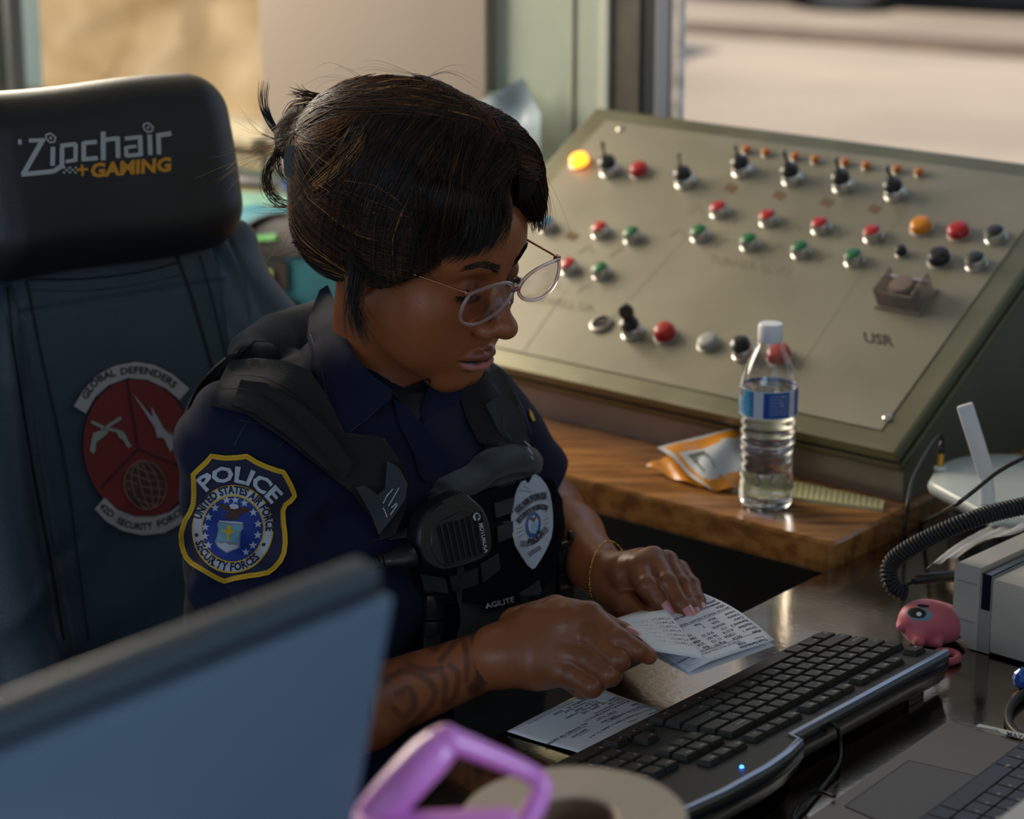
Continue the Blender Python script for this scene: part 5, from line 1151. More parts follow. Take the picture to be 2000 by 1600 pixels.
def strap_sdf(p, sg):
    b = body_frame(p); lc = np.where(sg < 0, -.122, .112)+np.where(sg < 0, 1, -1)*np.clip(-b[:, 2]/.12, 0, 1)*(.034 if sg < 0 else .018)
    x = np.abs(b[:, 1]-lc)-(.047 if sg < 0 else .036)
    outer = np.minimum(torso_core(p, .037 if sg < 0 else .028), 1); d = smax(outer, x, .014); d = smax(d, -torso_core(p, .006), .004)
    d = smax(d, -(b[:, 2]+.125), .008)
    d = smax(d, -(neck_sdf(p, .034)), .01)
    return d-.0012*np.sin(b[:, 1]*210)
STR = []
for sg, nm in ((-1, 'shoulder_strap'), (1, 'shoulder_strap')):
    c_ = SHR if sg < 0 else SHL
    me, _ = mesh_sdf(lambda p: strap_sdf(p, sg), *bbox([CHC-TL_*.2-TF*.17-Z*.14, CHC+TL_*.2+TF*.19+Z*.09], .03), .0030, 'strap'); STR.append(link(nm, me, vest, mvp))
yk = lambda p: smin(chain(p, [P(487, 690, 2.47), P(540, 668, 2.53), P(640, 640, 2.60)], [.022, .030, .032]), cone(p, P(490, 705, 2.44), P(520, 700, 2.43), .020, .016), .02)
me, _ = mesh_sdf(yk, *bbox([P(480, 690, 2.45), P(650, 640, 2.60)], .05), .003, 'yoke'); yo = link('back_yoke', me, vest, mvp)
ALLB = bvh_of(shirt, vest, *STR, col_, body, yo); VB = bvh_of(vest, *STR, shirt)
# flaps of the shirt collar
CLB = bvh_of(shirt, vest, *STR, col_, yo)
def flap(polys, name, off, th, sh=shirt): return laypart(name, msh, sh, polys, off, th, CLB, drape=90)
laypart('undershirt', m2, shirt, [[(762, 768), (800, 752), (838, 736), (842, 760), (826, 800), (815, 822)]], .003, .002, ALLB)
flap([[(838, 732), (872, 740), (905, 762), (895, 790), (860, 806), (826, 829), (822, 800), (834, 765)]], 'collar_flap', .009, .003)
flap([[(624, 566), (640, 556), (652, 585), (664, 635), (690, 690), (724, 730), (766, 762), (765, 778), (718, 818), (668, 858), (652, 832), (628, 775), (612, 710), (600, 660), (603, 620)]], 'collar_flap', .010, .0034)
laypart('placket', msh, shirt, [[(768, 778), (790, 790), (816, 818), (834, 838), (858, 868), (872, 905), (862, 930), (838, 945), (820, 930), (806, 880), (780, 830)]], .007, .0025, VB, drape=20)
m = MB(); bp_, bn_ = cast(ALLB, 834, 870); lathe(m, bp_+bn_*.001, bn_, [(.0068, 0), (.0068, .0018), (.0055, .0024), (.005, .0016), (.0005, .0016)], 24); m.build('button', mat('button_dark', (.02, .022, .025), .2, coat=.5), shirt, angle=40)
def stitches(polys, bvh, off, parent, mm_, w_=1.3, n=40, name='stitch_line'):
    m = MB()
    for pl in polys: pg, fg = strip2(curve2(pl, n), w_); lay(m, bvh, pg, fg, off)
    return tag(m.build(name, mm_, parent, smooth=True), kind='stuff')
mst = mat('seam_blue', (.020, .030, .062), .6); msk = mat('seam_black', (.004, .004, .005), .8)
stitches([[(464, 820), (520, 832), (552, 842), (558, 856), (545, 872)], [(458, 870), (470, 845), (490, 815)]], ALLB, .001, shirt, mst, 1.6)
stitches([[(607, 640), (622, 722), (640, 788), (664, 846)], [(668, 850), (720, 812), (762, 774)]], ALLB, .0145, shirt, mst, 1.2)
# strap details in the picture: pads, ribbed webbing, grey flap with white dashes
mwb = mat('webbing_ribbed', (.026, .034, .040), .6, spec=.3); 
m = MB(); pg, fg = polygrid([(688, 868), (748, 856), (772, 898), (752, 962), (738, 966), (676, 892)], 8); lay(m, VB, pg, fg, .006, thick=.003); wbp = m.build('webbing_patch', mwb, vest, angle=50)
WB_ = bvh_of(wbp)
m = MB()
for k in range(13):
    y = k*7.2; pg, fg = strip2(curve2([(686+y*.55, 872+y), (748+y*.26, 860+y*.90)], 6), 3.4); lay(m, WB_, pg, fg, .0012, thick=.0012)
tag(m.build('ribs', mwb, wbp), kind='stuff')
laypart('strap_pad', mvp, vest, [[(410, 792), (418, 765), (448, 704), (500, 699), (560, 705), (605, 724), (640, 775), (672, 845), (740, 852), (775, 890), (800, 935), (795, 985), (772, 1045), (745, 1055), (722, 1010), (690, 965), (640, 925), (560, 862), (480, 808)]], .014, .012, VB, 12, drape=30)
VB = bvh_of(vest, *STR, shirt, vest.children[-1] if False else bpy.data.objects[[o.name for o in vest.children if o.name.startswith('strap_pad')][-1]])
laypart('strap_pad', mvp, vest, [[(470, 742), (520, 748), (590, 790), (640, 838), (690, 905), (672, 936), (636, 915), (560, 850), (498, 808), (455, 790)]], .008, .004, VB, drape=25)
stitches([[(455, 745), (520, 752), (600, 800), (668, 880)], [(430, 770), (500, 776), (580, 838), (660, 925)]], VB, .0125, vest, msk, 2.5)
laypart('elastic_flap', mvg, vest, [[(756, 900), (778, 912), (796, 945), (792, 975), (768, 1010), (740, 1045), (727, 1010), (706, 972), (694, 952), (712, 948), (738, 966), (752, 955)]], .010, .0035, VB, drape=25)
DB_ = bvh_of(*[o for o in vest.children if o.name.startswith(('elastic', 'strap_pad', 'webbing'))])
m = MB(); mwt = mat('thread_white', (.42, .45, .50), .7)
for a, b in (((779, 953), (758, 989)), ((767, 955), (756, 968)), ((757, 965), (748, 983)), ((764, 992), (775, 983)), ((752, 999), (748, 992)), ((776, 986), (762, 1006)), ((752, 1000), (756, 1010))):
    pg, fg = strip2(curve2([a, b], 3), 2.2); lay(m, DB_, pg, fg, .0015, thick=.001)
tag(m.build('white_dashes', mwt, vest), kind='stuff')
# top roll of the carrier and front panel layers
m = MB(); q = []
for x, y in [(838, 958), (872, 935), (915, 908), (965, 885), (1008, 872), (1030, 888)]: p_, n_ = cast(VB, x, y+22, to=(880, 1020)); q.append(p_+n_*.006)
tube(m, spline(q, 30), [.012]*3+[.0175]*24+[.013]*3, 12, flat=.85); m.build('top_roll', mvg, vest, smooth=True)
laypart('upper_panel', mvg, vest, [[(835, 960), (900, 935), (960, 905), (1030, 880), (1040, 905), (1046, 928), (985, 945), (915, 965), (868, 978), (842, 985)]], .006, .004, VB, 12, drape=25)
mvl = mat('velcro_black', (.0045, .005, .007), .95, bump=.9, bscale=1500, spec=.1)
laypart('badge_panel', mvl, vest, [[(870, 982), (930, 966), (1040, 935), (1078, 935), (1098, 975), (1104, 1030), (1092, 1085), (1080, 1130), (1050, 1165), (940, 1178), (870, 1180), (820, 1160), (800, 1120), (830, 1050)]], .006, .005, VB, 14, drape=25)
VB2 = bvh_of(vest, *STR, shirt, *[o for o in vest.children if o.type == 'MESH'])
mmo = mat('molle_strip', (.010, .012, .015), .8, bump=.4, bscale=900)
for pl in ([(962, 985), (1005, 970), (1005, 1002), (966, 1014)], [(880, 1125), (930, 1108), (932, 1140), (886, 1156)], [(935, 1102), (970, 1080), (975, 1112), (940, 1138)], [(968, 1030), (1000, 1020), (1000, 1050), (970, 1060)], [(820, 1120), (872, 1128), (878, 1160), (828, 1150)]):
    laypart('molle_loop', mmo, vest, [pl], .004, .003, VB2)
laypart('ribbed_strip', mwb, vest, [[(1010, 1160), (1050, 1132), (1060, 1165), (1015, 1180)]], .005, .003, VB2)
# small white word tag
wt_ = laypart('word_tag', mvl, vest, [[(938, 1172), (998, 1156), (1003, 1176), (945, 1196)]], .008, .002, VB2)
m = MB(); pg, fg = text_line('AGILITE', 949, 1189, 15, -.24, .01, 1.1); lay(m, bvh_of(wt_), pg, fg, .0010); tag(m.build('tag_letters', mat('letter_white', (.55, .60, .66), .6), vest))
# left strap
laypart('strap_pad', mvp, vest, [[(893, 760), (940, 737), (976, 716), (990, 732), (1010, 775), (1030, 840), (1042, 905), (1000, 905), (972, 868), (935, 865), (912, 820)]], .008, .008, VB, drape=25)
VB = bvh_of(vest, *STR, shirt, *[o for o in vest.children if o.name.startswith('strap_pad')])
laypart('webbing_patch', mwb, vest, [[(948, 790), (985, 768), (1010, 800), (1026, 838), (1032, 872), (1000, 868), (975, 845)]], .007, .003, VB, drape=25)
stitches([[(952, 745), (975, 790), (978, 838), (1000, 872)], [(985, 752), (1012, 800), (1030, 850)]], VB2, .011, vest, mst, 2)
m = MB()
for a, b in (((1020, 868), (1030, 876)), ((1026, 880), (1034, 888)), ((1030, 892), (1036, 898))):
    pg, fg = strip2(curve2([a, b], 3), 2.0); lay(m, VB2, pg, fg, .008, thick=.001)
tag(m.build('white_dashes', mwt, vest), kind='stuff')
# buckles
mbk = mat('buckle_black', (.012, .014, .018), .25, coat=.35)
def buckle(x, y, s=1.0, rot=0.0, d_=.012):
    p_, n_ = cast(VB2, x, y, to=(900, 1050))
    if p_ is None: p_ = P(x, y, 2.42)
    n_ = nrm(n_*.6-RAY(x, y)*.5); up = nrm(Z-n_*(n_@Z)); rt = nrm(np.cross(up, n_)); c, s_ = math.cos(rot), math.sin(rot); up, rt = up*c+rt*s_, rt*c-up*s_; c0 = p_+n_*.010
    o = thing_part = None
    m = MB(); box(m, c0, (.011*s, .013*s, .0035), (rt, up, n_), bev=.002); b_ = m.build('buckle', mbk, vest, angle=40)
    m = MB(); box(m, c0+up*.019*s, (.0125*s, .0035*s, .0030), (rt, up, n_), bev=.0015); box(m, c0+up*.024*s-rt*.010*s, (.0022, .008*s, .0028), (rt, up, n_), bev=.001); box(m, c0+up*.024*s+rt*.010*s, (.0022, .008*s, .0028), (rt, up, n_), bev=.001); m.build('buckle_prong', mbk, b_, angle=40)
    m = MB(); box(m, c0-up*.022*s, (.0125*s, .0075*s, .0020), (rt, up, n_), bev=.001); m.build('buckle_slot', mbk, b_, angle=40)
    m = MB(); box(m, c0-up*.050*s-n_*.003, (.010*s, .03*s, .0010), (rt, up, n_)); m.build('webbing', mvp, b_)
buckle(1092, 1095, .95, .0); buckle(836, 1185, .95, .15)
# metal badge patch (embroidered)
mbs = mat('badge_silver', (.48, .53, .62), .6, bump=.5, bscale=1800, var=.08, vscale=300); mbg = mat('badge_grey', (.17, .17, .20), .6); mbb = mat('emblem_blue', (.008, .05, .26), .5); mtk = mat('thread_black', (.006, .007, .012), .7); mbr = mat('emblem_brown', (.13, .035, .015), .6); mwh2 = mat('thread_pale', (.45, .50, .56), .6)
bd_pl = [(1045, 926), (1055, 932), (1066, 945), (1074, 962), (1078, 985), (1080, 1005), (1080, 1030), (1077, 1050), (1070, 1068), (1062, 1084), (1053, 1098), (1046, 1109), (1040, 1112), (1030, 1104), (1018, 1086), (1006, 1066), (1000, 1040), (998, 1010), (1002, 980), (1010, 955), (1018, 941), (1026, 938), (1031, 944), (1036, 938), (1039, 930)]
bdg = laypart('badge_patch', mbs, vest, [bd_pl], .009, .003, VB2, 6, drape=120); BB = bvh_of(bdg)
def deco(name, m_, parent, items, bvh, off):
    m = MB()
    for it in items:
        if isinstance(it, tuple) and isinstance(it[0], list) and isinstance(it[1], list): lay(m, bvh, it[0], it[1], off)
        else: pg, fg = polygrid(it, 6.5); lay(m, bvh, pg, fg, off)
    return m.build(name, m_, parent)
deco('grey_bands', mbg, bdg, [strip2(curve2([(1008, 1000), (1022, 988), (1038, 975), (1054, 970), (1068, 968)], 14), 15), strip2(curve2([(1011, 1020), (1024, 1006), (1040, 996), (1056, 990), (1070, 994)], 14), 11), strip2(curve2([(1016, 1062), (1030, 1062), (1046, 1055), (1060, 1042), (1068, 1032)], 12), 12), strip2(curve2([(1032, 1084), (1056, 1069)], 5), 9)], BB, .0006)
def arc_text_px(s, pts, size, bold=.03, ex=1.0, lift=0):
    """text running along a pixel curve"""
    c_ = curve2(pts, 60); L_ = np.concatenate([[0], np.cumsum(np.linalg.norm(np.diff(c_, axis=0), axis=1))]); v, f, wd = text2d(s, bold); sc = L_[-1]/wd
    out = []
    for a, b in v:
        u = np.clip(a*sc, 0, L_[-1]); x = np.interp(u, L_, c_[:, 0]); y = np.interp(u, L_, c_[:, 1]); x2 = np.interp(u+1, L_, c_[:, 0]); y2 = np.interp(u+1, L_, c_[:, 1]); x1 = np.interp(u-1, L_, c_[:, 0]); y1 = np.interp(u-1, L_, c_[:, 1])
        t = np.array([x2-x1, y2-y1]); t = t/(np.linalg.norm(t)+1e-9); out.append((x+t[1]*b*size, y-t[0]*b*size))
    return out, f
deco('badge_letters', mtk, bdg, [arc_text_px('U.S. AIR FORCE', [(1012, 1002), (1022, 992), (1038, 980), (1054, 975), (1066, 976)], 14, .03), arc_text_px('SECURITY FORCES', [(1014, 1024), (1022, 1013), (1038, 1001), (1054, 995), (1069, 997)], 12, .03), arc_text_px('POLICE', [(1029, 1062), (1040, 1064), (1051, 1056), (1062, 1041)], 15, .04)], BB, .0012)
deco('badge_emblem', mbb, bdg, [ell2(1041, 1026, 15, 25, .10, 28)], BB, .0010)
deco('emblem_centre', mwh2, bdg, [ell2(1041, 1025, 10, 17.5, .10, 20)], BB, .0014); deco('emblem_shield', mat('emblem_sky', (.20, .38, .50), .6), bdg, [[(1036, 1024), (1049, 1020), (1050, 1034), (1044, 1044), (1036, 1036)]], BB, .0018)
deco('emblem_eagle', mbr, bdg, [[(1033, 1014), (1039, 1010), (1042, 1014), (1046, 1007), (1048, 1010), (1045, 1017), (1041, 1022), (1038, 1018)]], BB, .0018)
deco('badge_border', mwh2, bdg, [strip2([(1020+(x-1040)*.0+x*0, y) for x, y in bd_pl] if False else np.array([(1040+(x-1040)*.93, 1018+(y-1018)*.95) for x, y in bd_pl+bd_pl[:1]]), 1.3)], BB, .0008)
deco('badge_rays', mtk, bdg, [strip2([(a, b), (c, d)], .8) for a, b, c, d in ((1008, 1042, 1022, 1036), (1011, 1050, 1024, 1043), (1008, 1034, 1021, 1030), (1060, 1018, 1072, 1013), (1060, 1025, 1072, 1022), (1060, 1032, 1070, 1032), (1014, 958, 1040, 962), (1022, 950, 1034, 956))], BB, .0010)
# ================================================================== arm patch
msy = mat('stitch_yellow', (.74, .44, .018), .6, bump=.6, bscale=1500); mpn = mat('patch_navy', (.012, .014, .045), .75, bump=.4, bscale=1500); mpw = mat('patch_white', (.46, .50, .60), .65, bump=.4, bscale=1800); mpbl = mat('patch_blue', (.006, .035, .26), .6, bump=.3, bscale=1500)
K = 300/1600.
def zp(l): return [(320+x*K, 860+y*K) for x, y in l]
outer = zp([(485, 140), (560, 150), (640, 160), (760, 155), (865, 142), (900, 160), (970, 205), (1080, 255), (1180, 290), (1260, 312), (1300, 375), (1345, 460), (1378, 540), (1385, 590), (1340, 650), (1285, 690), (1265, 740), (1270, 850), (1285, 960), (1290, 1070), (1275, 1180), (1235, 1270), (1165, 1350), (1095, 1402), (990, 1425), (880, 1440), (740, 1465), (630, 1495), (560, 1470), (470, 1420), (370, 1360), (270, 1300), (215, 1240), (180, 1170), (160, 1090), (152, 1000), (165, 920), (200, 820), (250, 740), (280, 660), (288, 560), (285, 450), (280, 350), (350, 280), (430, 205)])
ptc = laypart('arm_patch', msy, shirt, [outer], .006, .0035, SHB, 5, drape=6); PBV = bvh_of(ptc)
ctr_ = np.mean(outer, axis=0)
def inset(pl, d):
    pl = np.array(pl); n = len(pl); out = []
    ar = sum(pl[i][0]*pl[(i+1) % n][1]-pl[(i+1) % n][0]*pl[i][1] for i in range(n)); sgn = 1 if ar > 0 else -1
    for i in range(n):
        a = pl[i-1]; b = pl[i]; c = pl[(i+1) % n]; t1 = (b-a)/np.linalg.norm(b-a); t2 = (c-b)/np.linalg.norm(c-b); nn = np.array([-(t1+t2)[1], (t1+t2)[0]]); nn = nn/(np.linalg.norm(nn)+1e-9)*sgn; out.append(tuple(b+nn*d))
    return out
deco('patch_field', mpn, ptc, [inset(outer, 10.0)], PBV, .0006)
m = MB()
pl = np.array(outer+outer[:1]); dl = np.concatenate([[0], np.cumsum(np.linalg.norm(np.diff(pl, axis=0), axis=1))])
ins_ = np.array(inset(outer, 5.0)); ins_ = np.vstack([ins_, ins_[:1]])
for u in np.arange(0, dl[-1], 5.2): pg, fg = strip2([(np.interp(u, dl, ins_[:, 0])-.9, np.interp(u, dl, ins_[:, 1])), (np.interp(u, dl, ins_[:, 0])+.9, np.interp(u, dl, ins_[:, 1]))], 1.5); lay(m, PBV, pg, fg, .0008)
tag(m.build('edge_stitches', mat('stitch_dark', (.30, .15, .01), .7), ptc), kind='stuff')
# disc: slanted ellipse, centre (718,925) in the crop, axes 420x460 slightly turned
cx, cy = 320+718*K, 860+925*K; rx, ry = 422*K, 460*K; rot = .10
def E(fr, n=48): return ell2(cx, cy, rx*fr, ry*fr, rot, n)
deco('patch_ring', msy, ptc, [E(1.0)], PBV, .0010); deco('patch_disc', mpw, ptc, [E(.965)], PBV, .0014); deco('patch_ring', msy, ptc, [E(.775)], PBV, .0018); deco('patch_centre', mpbl, ptc, [E(.735)], PBV, .0022)
def on_ell(s, fr, a0, a1, size, inside=False, bold=.03):
    """angles in degrees clockwise from the top"""
    aa = np.radians(np.linspace(a0, a1, 24)); c, s_ = math.cos(rot), math.sin(rot); pts = []
    for a in aa: x = rx*fr*math.sin(a); y = -ry*fr*math.cos(a); pts.append((cx+c*x-s_*y, cy+s_*x+c*y))
    return arc_text_px(s, pts, size, bold)
mnt = mat('thread_navy', (.006, .009, .03), .7)
deco('patch_letters', mnt, ptc, [on_ell('UNITED STATES AIR FORCE', .805, -80, 88, 22, bold=.035), on_ell('SECURITY FORCES', .945, 247, 127, 22, bold=.035), ell2(320+348*K, 860+985*K, 3.5, 3.5), ell2(320+1038*K, 860+1085*K, 3.5, 3.5)], PBV, .0020)
deco('word_police', mpw, ptc, [arc_text_px('POLICE', zp([(440, 540), (530, 465), (650, 430), (790, 435), (930, 490), (1040, 570), (1120, 660)]), 42, .035)], PBV, .0022)
def star(x, y, r): return [(x+r*(1 if i % 2 == 0 else .42)*math.sin(i*math.pi/5), y-r*(1 if i % 2 == 0 else .42)*math.cos(i*math.pi/5)) for i in range(10)]
deco('stars', mpw, ptc, [star(*zp([q_])[0], 8.6) for q_ in ((655, 625), (745, 625), (840, 655), (545, 700), (475, 795), (440, 905), (438, 1000), (472, 1095), (930, 750), (975, 870), (972, 985), (930, 1085), (858, 1155))], PBV, .0026)
tag(ptc.children[-1], kind='stuff')
mesk = mat('patch_sky', (.16, .36, .50), .65); mebr = mat('eagle_brown', (.055, .022, .012), .7)
deco('shield', mat('shield_grey', (.22, .24, .28), .7), ptc, [zp([(565, 870), (590, 835), (820, 865), (832, 910), (805, 950), (800, 1060), (790, 1110), (650, 1178), (560, 1110), (538, 1060), (560, 1000), (578, 920)])], PBV, .0026)
deco('shield_face', mesk, ptc, [zp([(582, 880), (600, 855), (800, 885), (812, 915), (790, 950), (785, 1060), (680, 1050), (558, 1050), (575, 1000), (592, 920)])], PBV, .0030)
deco('shield_cloud', mpw, ptc, [zp([(556, 1070), (620, 1078), (640, 1065), (690, 1082), (740, 1075), (785, 1085), (770, 1110), (652, 1165), (572, 1110)])], PBV, .0030)
deco('shield_bar', mpw, ptc, [zp([(590, 825), (820, 855), (820, 872), (590, 842)])], PBV, .0034)
deco('bolt', mat('bolt_gold', (.66, .44, .03), .6), ptc, [zp([(690, 875), (720, 895), (712, 925), (762, 945), (700, 968), (690, 1035), (665, 1035), (672, 965), (605, 930), (670, 922), (668, 890)])], PBV, .0034)
deco('eagle', mebr, ptc, [zp([(575, 650), (650, 672), (690, 700), (770, 700), (830, 705), (912, 700), (890, 740), (820, 765), (775, 790), (770, 830), (722, 828), (710, 790), (700, 822), (652, 818), (655, 775), (680, 745), (600, 700)])], PBV, .0032)
deco('eagle_head', mpw, ptc, [zp([(680, 680), (720, 660), (770, 675), (782, 705), (745, 722), (700, 715)])], PBV, .0038)
# other arm: the yellow edge of a patch
laypart('arm_patch', msy, shirt, [[(1031, 800), (1036, 806), (1043, 822), (1038, 824), (1032, 812)]], .004, .002, SHB, 5)
# ================================================================== radio speaker microphone
rc_ = P(868, 1042, 2.27); p_, n_ = cast(VB2, 868, 1042); dr = PIX(p_)[2]-.022; rc_ = P(868, 1042, dr)
rn = nrm(TF*.75-RAY(868, 1042)*.55+Z*.05)
def rp(x, y, h=0.0): return PL(x, y, rc_+rn*0, rn)+rn*h
mrb = mat('radio_black', (.010, .011, .013), .38, coat=.15, bump=.1, bscale=600); mrd = mat('radio_slot', (.002, .002, .003), .8)
mic = thing('speaker_microphone', 'black ribbed radio speaker microphone clipped to the chest of the vest', 'radio microphone', rc_)
def K2(x, y): return (560+x*.425, 700+y*.425)
bo = [K2(*q_) for q_ in ((600, 790), (625, 730), (700, 660), (800, 612), (850, 640), (900, 690), (930, 760), (942, 860), (925, 905), (860, 940), (740, 975), (680, 970), (620, 930), (598, 860))]
bo = [(x, y) for x, y in spline(np.array([(x, y, 0) for x, y in bo+bo[:1]]), 50)[:-1, :2]]
def rad_layer(mb, pl, h0, h1, sc1=1.0, mi=0):
    c = np.mean(pl, axis=0); a = [rp(*q_, h0) for q_ in pl]; b = [rp(*(c+(np.array(q_)-c)*sc1), h1) for q_ in pl]; n = len(pl); mb.add(a+b, [tuple(range(n, 2*n))]+[(i, (i+1) % n, n+(i+1) % n, n+i) for i in range(n)], mi)
def fixn(o):
    bm = bmesh.new(); bm.from_mesh(o.data); bmesh.ops.recalc_face_normals(bm, faces=bm.faces); bm.to_mesh(o.data); bm.free(); return o
m = MB(); cB = np.mean(bo, axis=0); n = len(bo); rings = []
for sc_, h_ in ((.90, -.026), (1.0, -.020), (1.0, -.003), (.975, .0010), (.93, .0030)): rings += [rp(*(cB+(np.array(q_)-cB)*sc_), h_) for q_ in bo]
m.add(rings, [(k*n+i, k*n+(i+1) % n, (k+1)*n+(i+1) % n, (k+1)*n+i) for k in range(4) for i in range(n)]+[tuple(range(4*n, 5*n)), tuple(range(n))[::-1]]); fixn(m.build('body', mrb, mic, angle=35))
face = [K2(*q_) for q_ in ((655, 800), (690, 750), (790, 700), (830, 705), (860, 760), (885, 850), (880, 900), (810, 935), (720, 955), (690, 940), (655, 880))]
m = MB(); rad_layer(m, face, .0030, .0042, .97); fixn(m.build('grille_plate', mrb, mic, angle=35))
for k in range(8):
    x = 682+k*27; a = K2(x, 775-k*9.5+(-6 if k < 3 else 0)); b = K2(x+42-k*1.5, 948-k*8)
    m = MB(); sd = nrm(rp(*b)-rp(*a)); cr = np.cross(rn, sd); pa, pb = rp(*a, .0043), rp(*b, .0043); wv = .0019
    m.add([pa-cr*wv, pa+cr*wv, pb+cr*wv, pb-cr*wv, pa+rn*.0002], [(0, 3, 2, 1)] if np.dot(np.cross(pb-pa, cr), rn) < 0 else [(0, 1, 2, 3)]); fixn(m.build('grille_slot', mrd, mic))
    m = MB(); box(m, (pa+pb)/2+cr*wv*1.6+rn*.0006, (np.linalg.norm(pb-pa)/2, .0007, .0012), (sd, cr, rn)); m.build('grille_rib', mrb, mic)
mlw = mat('logo_white', (.50, .53, .57), .5)
def rtext(s, x, y, size, ang, h=.0046, bold=.03, sx=1.0): pg, f = text_line(s, x, y, size, ang, bold, sx); return [rp(a, b, h) for a, b in pg], f
m = MB(); vs, f = rtext('MOTOROLA', *K2(870, 757), 12.5, math.radians(78), h=.0050, sx=.83); m.add(vs, f); cxl, cyl = K2(862, 727)
el_ = ell2(cxl, cyl, 7.5, 8.0, 0, 24); m.add([rp(a, b, .0048) for a, b in el_], [tuple(range(24))]); m.build('brand_letters', mlw, mic)
m = MB(); vs, f = rtext('M', cxl-3.5, cyl-4.5, 11, math.radians(76), h=.0054, bold=.02); m.add(vs, f); m.build('round_logo', mrd, mic)
m = MB(); tube(m, [rp(812, 1085, -.008), rp(790, 1092, -.010), rp(772, 1096, -.011), rp(758, 1099, -.012)], [.017, .014, .011, .009], 14, flat=.75); m.build('cable_boss', mrb, mic, smooth=True)
m = MB(); 
for k in range(4): tube(m, [rp(762-k*8, 1098+k*2, -.012), rp(757-k*8, 1099+k*2, -.012)], .0078-.0008*k, 12)
tube(m, spline([rp(765, 1098, -.012), rp(735, 1106, -.012), rp(720, 1120, -.010), rp(712, 1160, -.006), P(718, 1250, 2.24), P(716, 1400, 2.25)], 30), .0042, 10); m.build('mic_cord', mrb, mic, angle=40)
m = MB(); pg, fg = [K2(*q_) for q_ in ((700, 655), (800, 612), (830, 625), (720, 672))], [(0, 1, 2, 3)]; m.add([rp(*q_, .0005) for q_ in pg]+[rp(*q_, .004) for q_ in pg], [(4, 5, 6, 7), (0, 1, 5, 4), (1, 2, 6, 5), (2, 3, 7, 6), (3, 0, 4, 7)]); fixn(m.build('talk_button', mrb, mic))
# ================================================================== glasses and bracelet, hair clip
gl = thing('eyeglasses', 'pink and clear framed eyeglasses worn low on the nose', 'glasses', HW(.10, 0, 0))
mfr = mat('frame_pink_clear', (.93, .80, .86), .06, trans=.85, ior=1.3, coat=1.0); mgo = mat('rose_gold', (.66, .33, .22), .2, metal=1.0); mbrg = mat('bridge_pink', (.45, .05, .12), .12, coat=1.0); mlens = clearmat('lens_clear', (.97, .95, .97), .03, .02, 1.5)
nl_ = HR.T@V(1, 0, 0); lp0 = HW(.106, 0, -.006)
near_px = [(922, 577), (950, 562), (978, 552), (995, 553), (1000, 566), (993, 582), (975, 603), (950, 623), (925, 635), (908, 633), (905, 620), (911, 598)]
loc = np.array([w2h(PL(x, y, lp0, nl_)[None])[0] for x, y in near_px]); yy = loc[:, 1]; 
shp = spline(np.vstack([loc, loc[:1]]), 60)[:-1]
for sg in (1, -1):
    q_ = shp*V(1, sg, 1); q_[:, 1] += 0; q_[:, 0] += -.09*(np.abs(q_[:, 1])-.01)**2/.064+.0015
    wq = np.array([HW(*a) for a in q_]); m = MB(); tube(m, np.vstack([wq, wq[:2]]), .0018, 10, caps=False); m.build('rim', mfr, gl, smooth=True)
    c_ = wq.mean(0); m = MB(); n = len(wq); nb_ = HR.T@V(.0008, 0, 0); dome_ = HR.T@V(.0012, 0, 0)
    m.add(list(wq+nb_)+list(wq-nb_)+[c_+nb_+dome_, c_-nb_+dome_], [(i, (i+1) % n, 2*n) for i in range(n)]+[(n+(i+1) % n, n+i, 2*n+1) for i in range(n)]+[(i, n+i, n+(i+1) % n, (i+1) % n) for i in range(n)]); fixn(m.build('lens', mlens, gl, smooth=True, angle=40))
    hx = shp[0]*V(1, sg, 1); sg = -sg; hx[0] += -.09*(abs(hx[1])-.01)**2/.064; ear_ = V(-.012, .0755*sg, .006)
    t1 = hx+V(-.004, .002*sg, .0005); t2 = V(.052, .0735*sg, hx[2]*.6+.004)
    m = MB(); tube(m, spline([HW(*hx), HW(*t1), HW(*(t1*.5+t2*.5)), HW(*t2)], 14), .0014, 8, flat=.6); m.build('temple_arm', mgo, gl, smooth=True)
    m = MB(); tube(m, spline([HW(*t2), HW(*(t2*.5+ear_*.5)), HW(*ear_), HW(*(ear_+V(-.02, -.002*sg, -.02)))], 14), .0020, 8, flat=.7); m.build('arm_sleeve', mfr, gl, smooth=True)
    m = MB(); box(m, HW(*(hx+V(-.001, .001*sg, .0005))), (.0025, .0030, .0022), HR, bev=.0008); m.build('hinge', mgo, gl, angle=40)
    m = MB(); np_ = V(.0985, .0085*sg, -.010); lathe(m, HW(*np_), HR.T@V(.3, sg, 0), [(.0005, -.001), (.0040, -.0006), (.0040, .0006), (.0005, .001)], 12, sq=(1, 1.5)); m.build('nose_pad', mfr, gl, smooth=True)
i0 = np.argmax(shp[:, 1]); a_ = shp[i0]; b_ = a_*V(1, -1, 1); zb = max(a_[2], shp[(i0-3) % 59][2]); m = MB(); tube(m, spline([HW(.1065, a_[1], a_[2]+.001), HW(.1085, 0, a_[2]+.0035), HW(.1065, -a_[1], a_[2]+.001)], 10), .0023, 8); m.build('bridge', mbrg, gl, smooth=True)
mgc = mat('gold', (.62, .33, .07), .25, metal=1.0)
ax_ = nrm(P(1240, 1118, 2.42)-WRL); c_ = WRL-ax_*.012; s1 = nrm(np.cross(ax_, Z)); s2 = np.cross(ax_, s1)
bt = []; 
for i in range(48):
    a = 2*math.pi*i/48; d_ = s1*math.cos(a)+s2*math.sin(a); o_ = c_+d_*.055; 
    for _ in range(14): o_ = o_-d_*(body_sdf(o_[None])[0]-.0012)*.9
    bt.append(o_-Z*.0+ax_*(-.006*math.sin(a)))
m = MB(); 
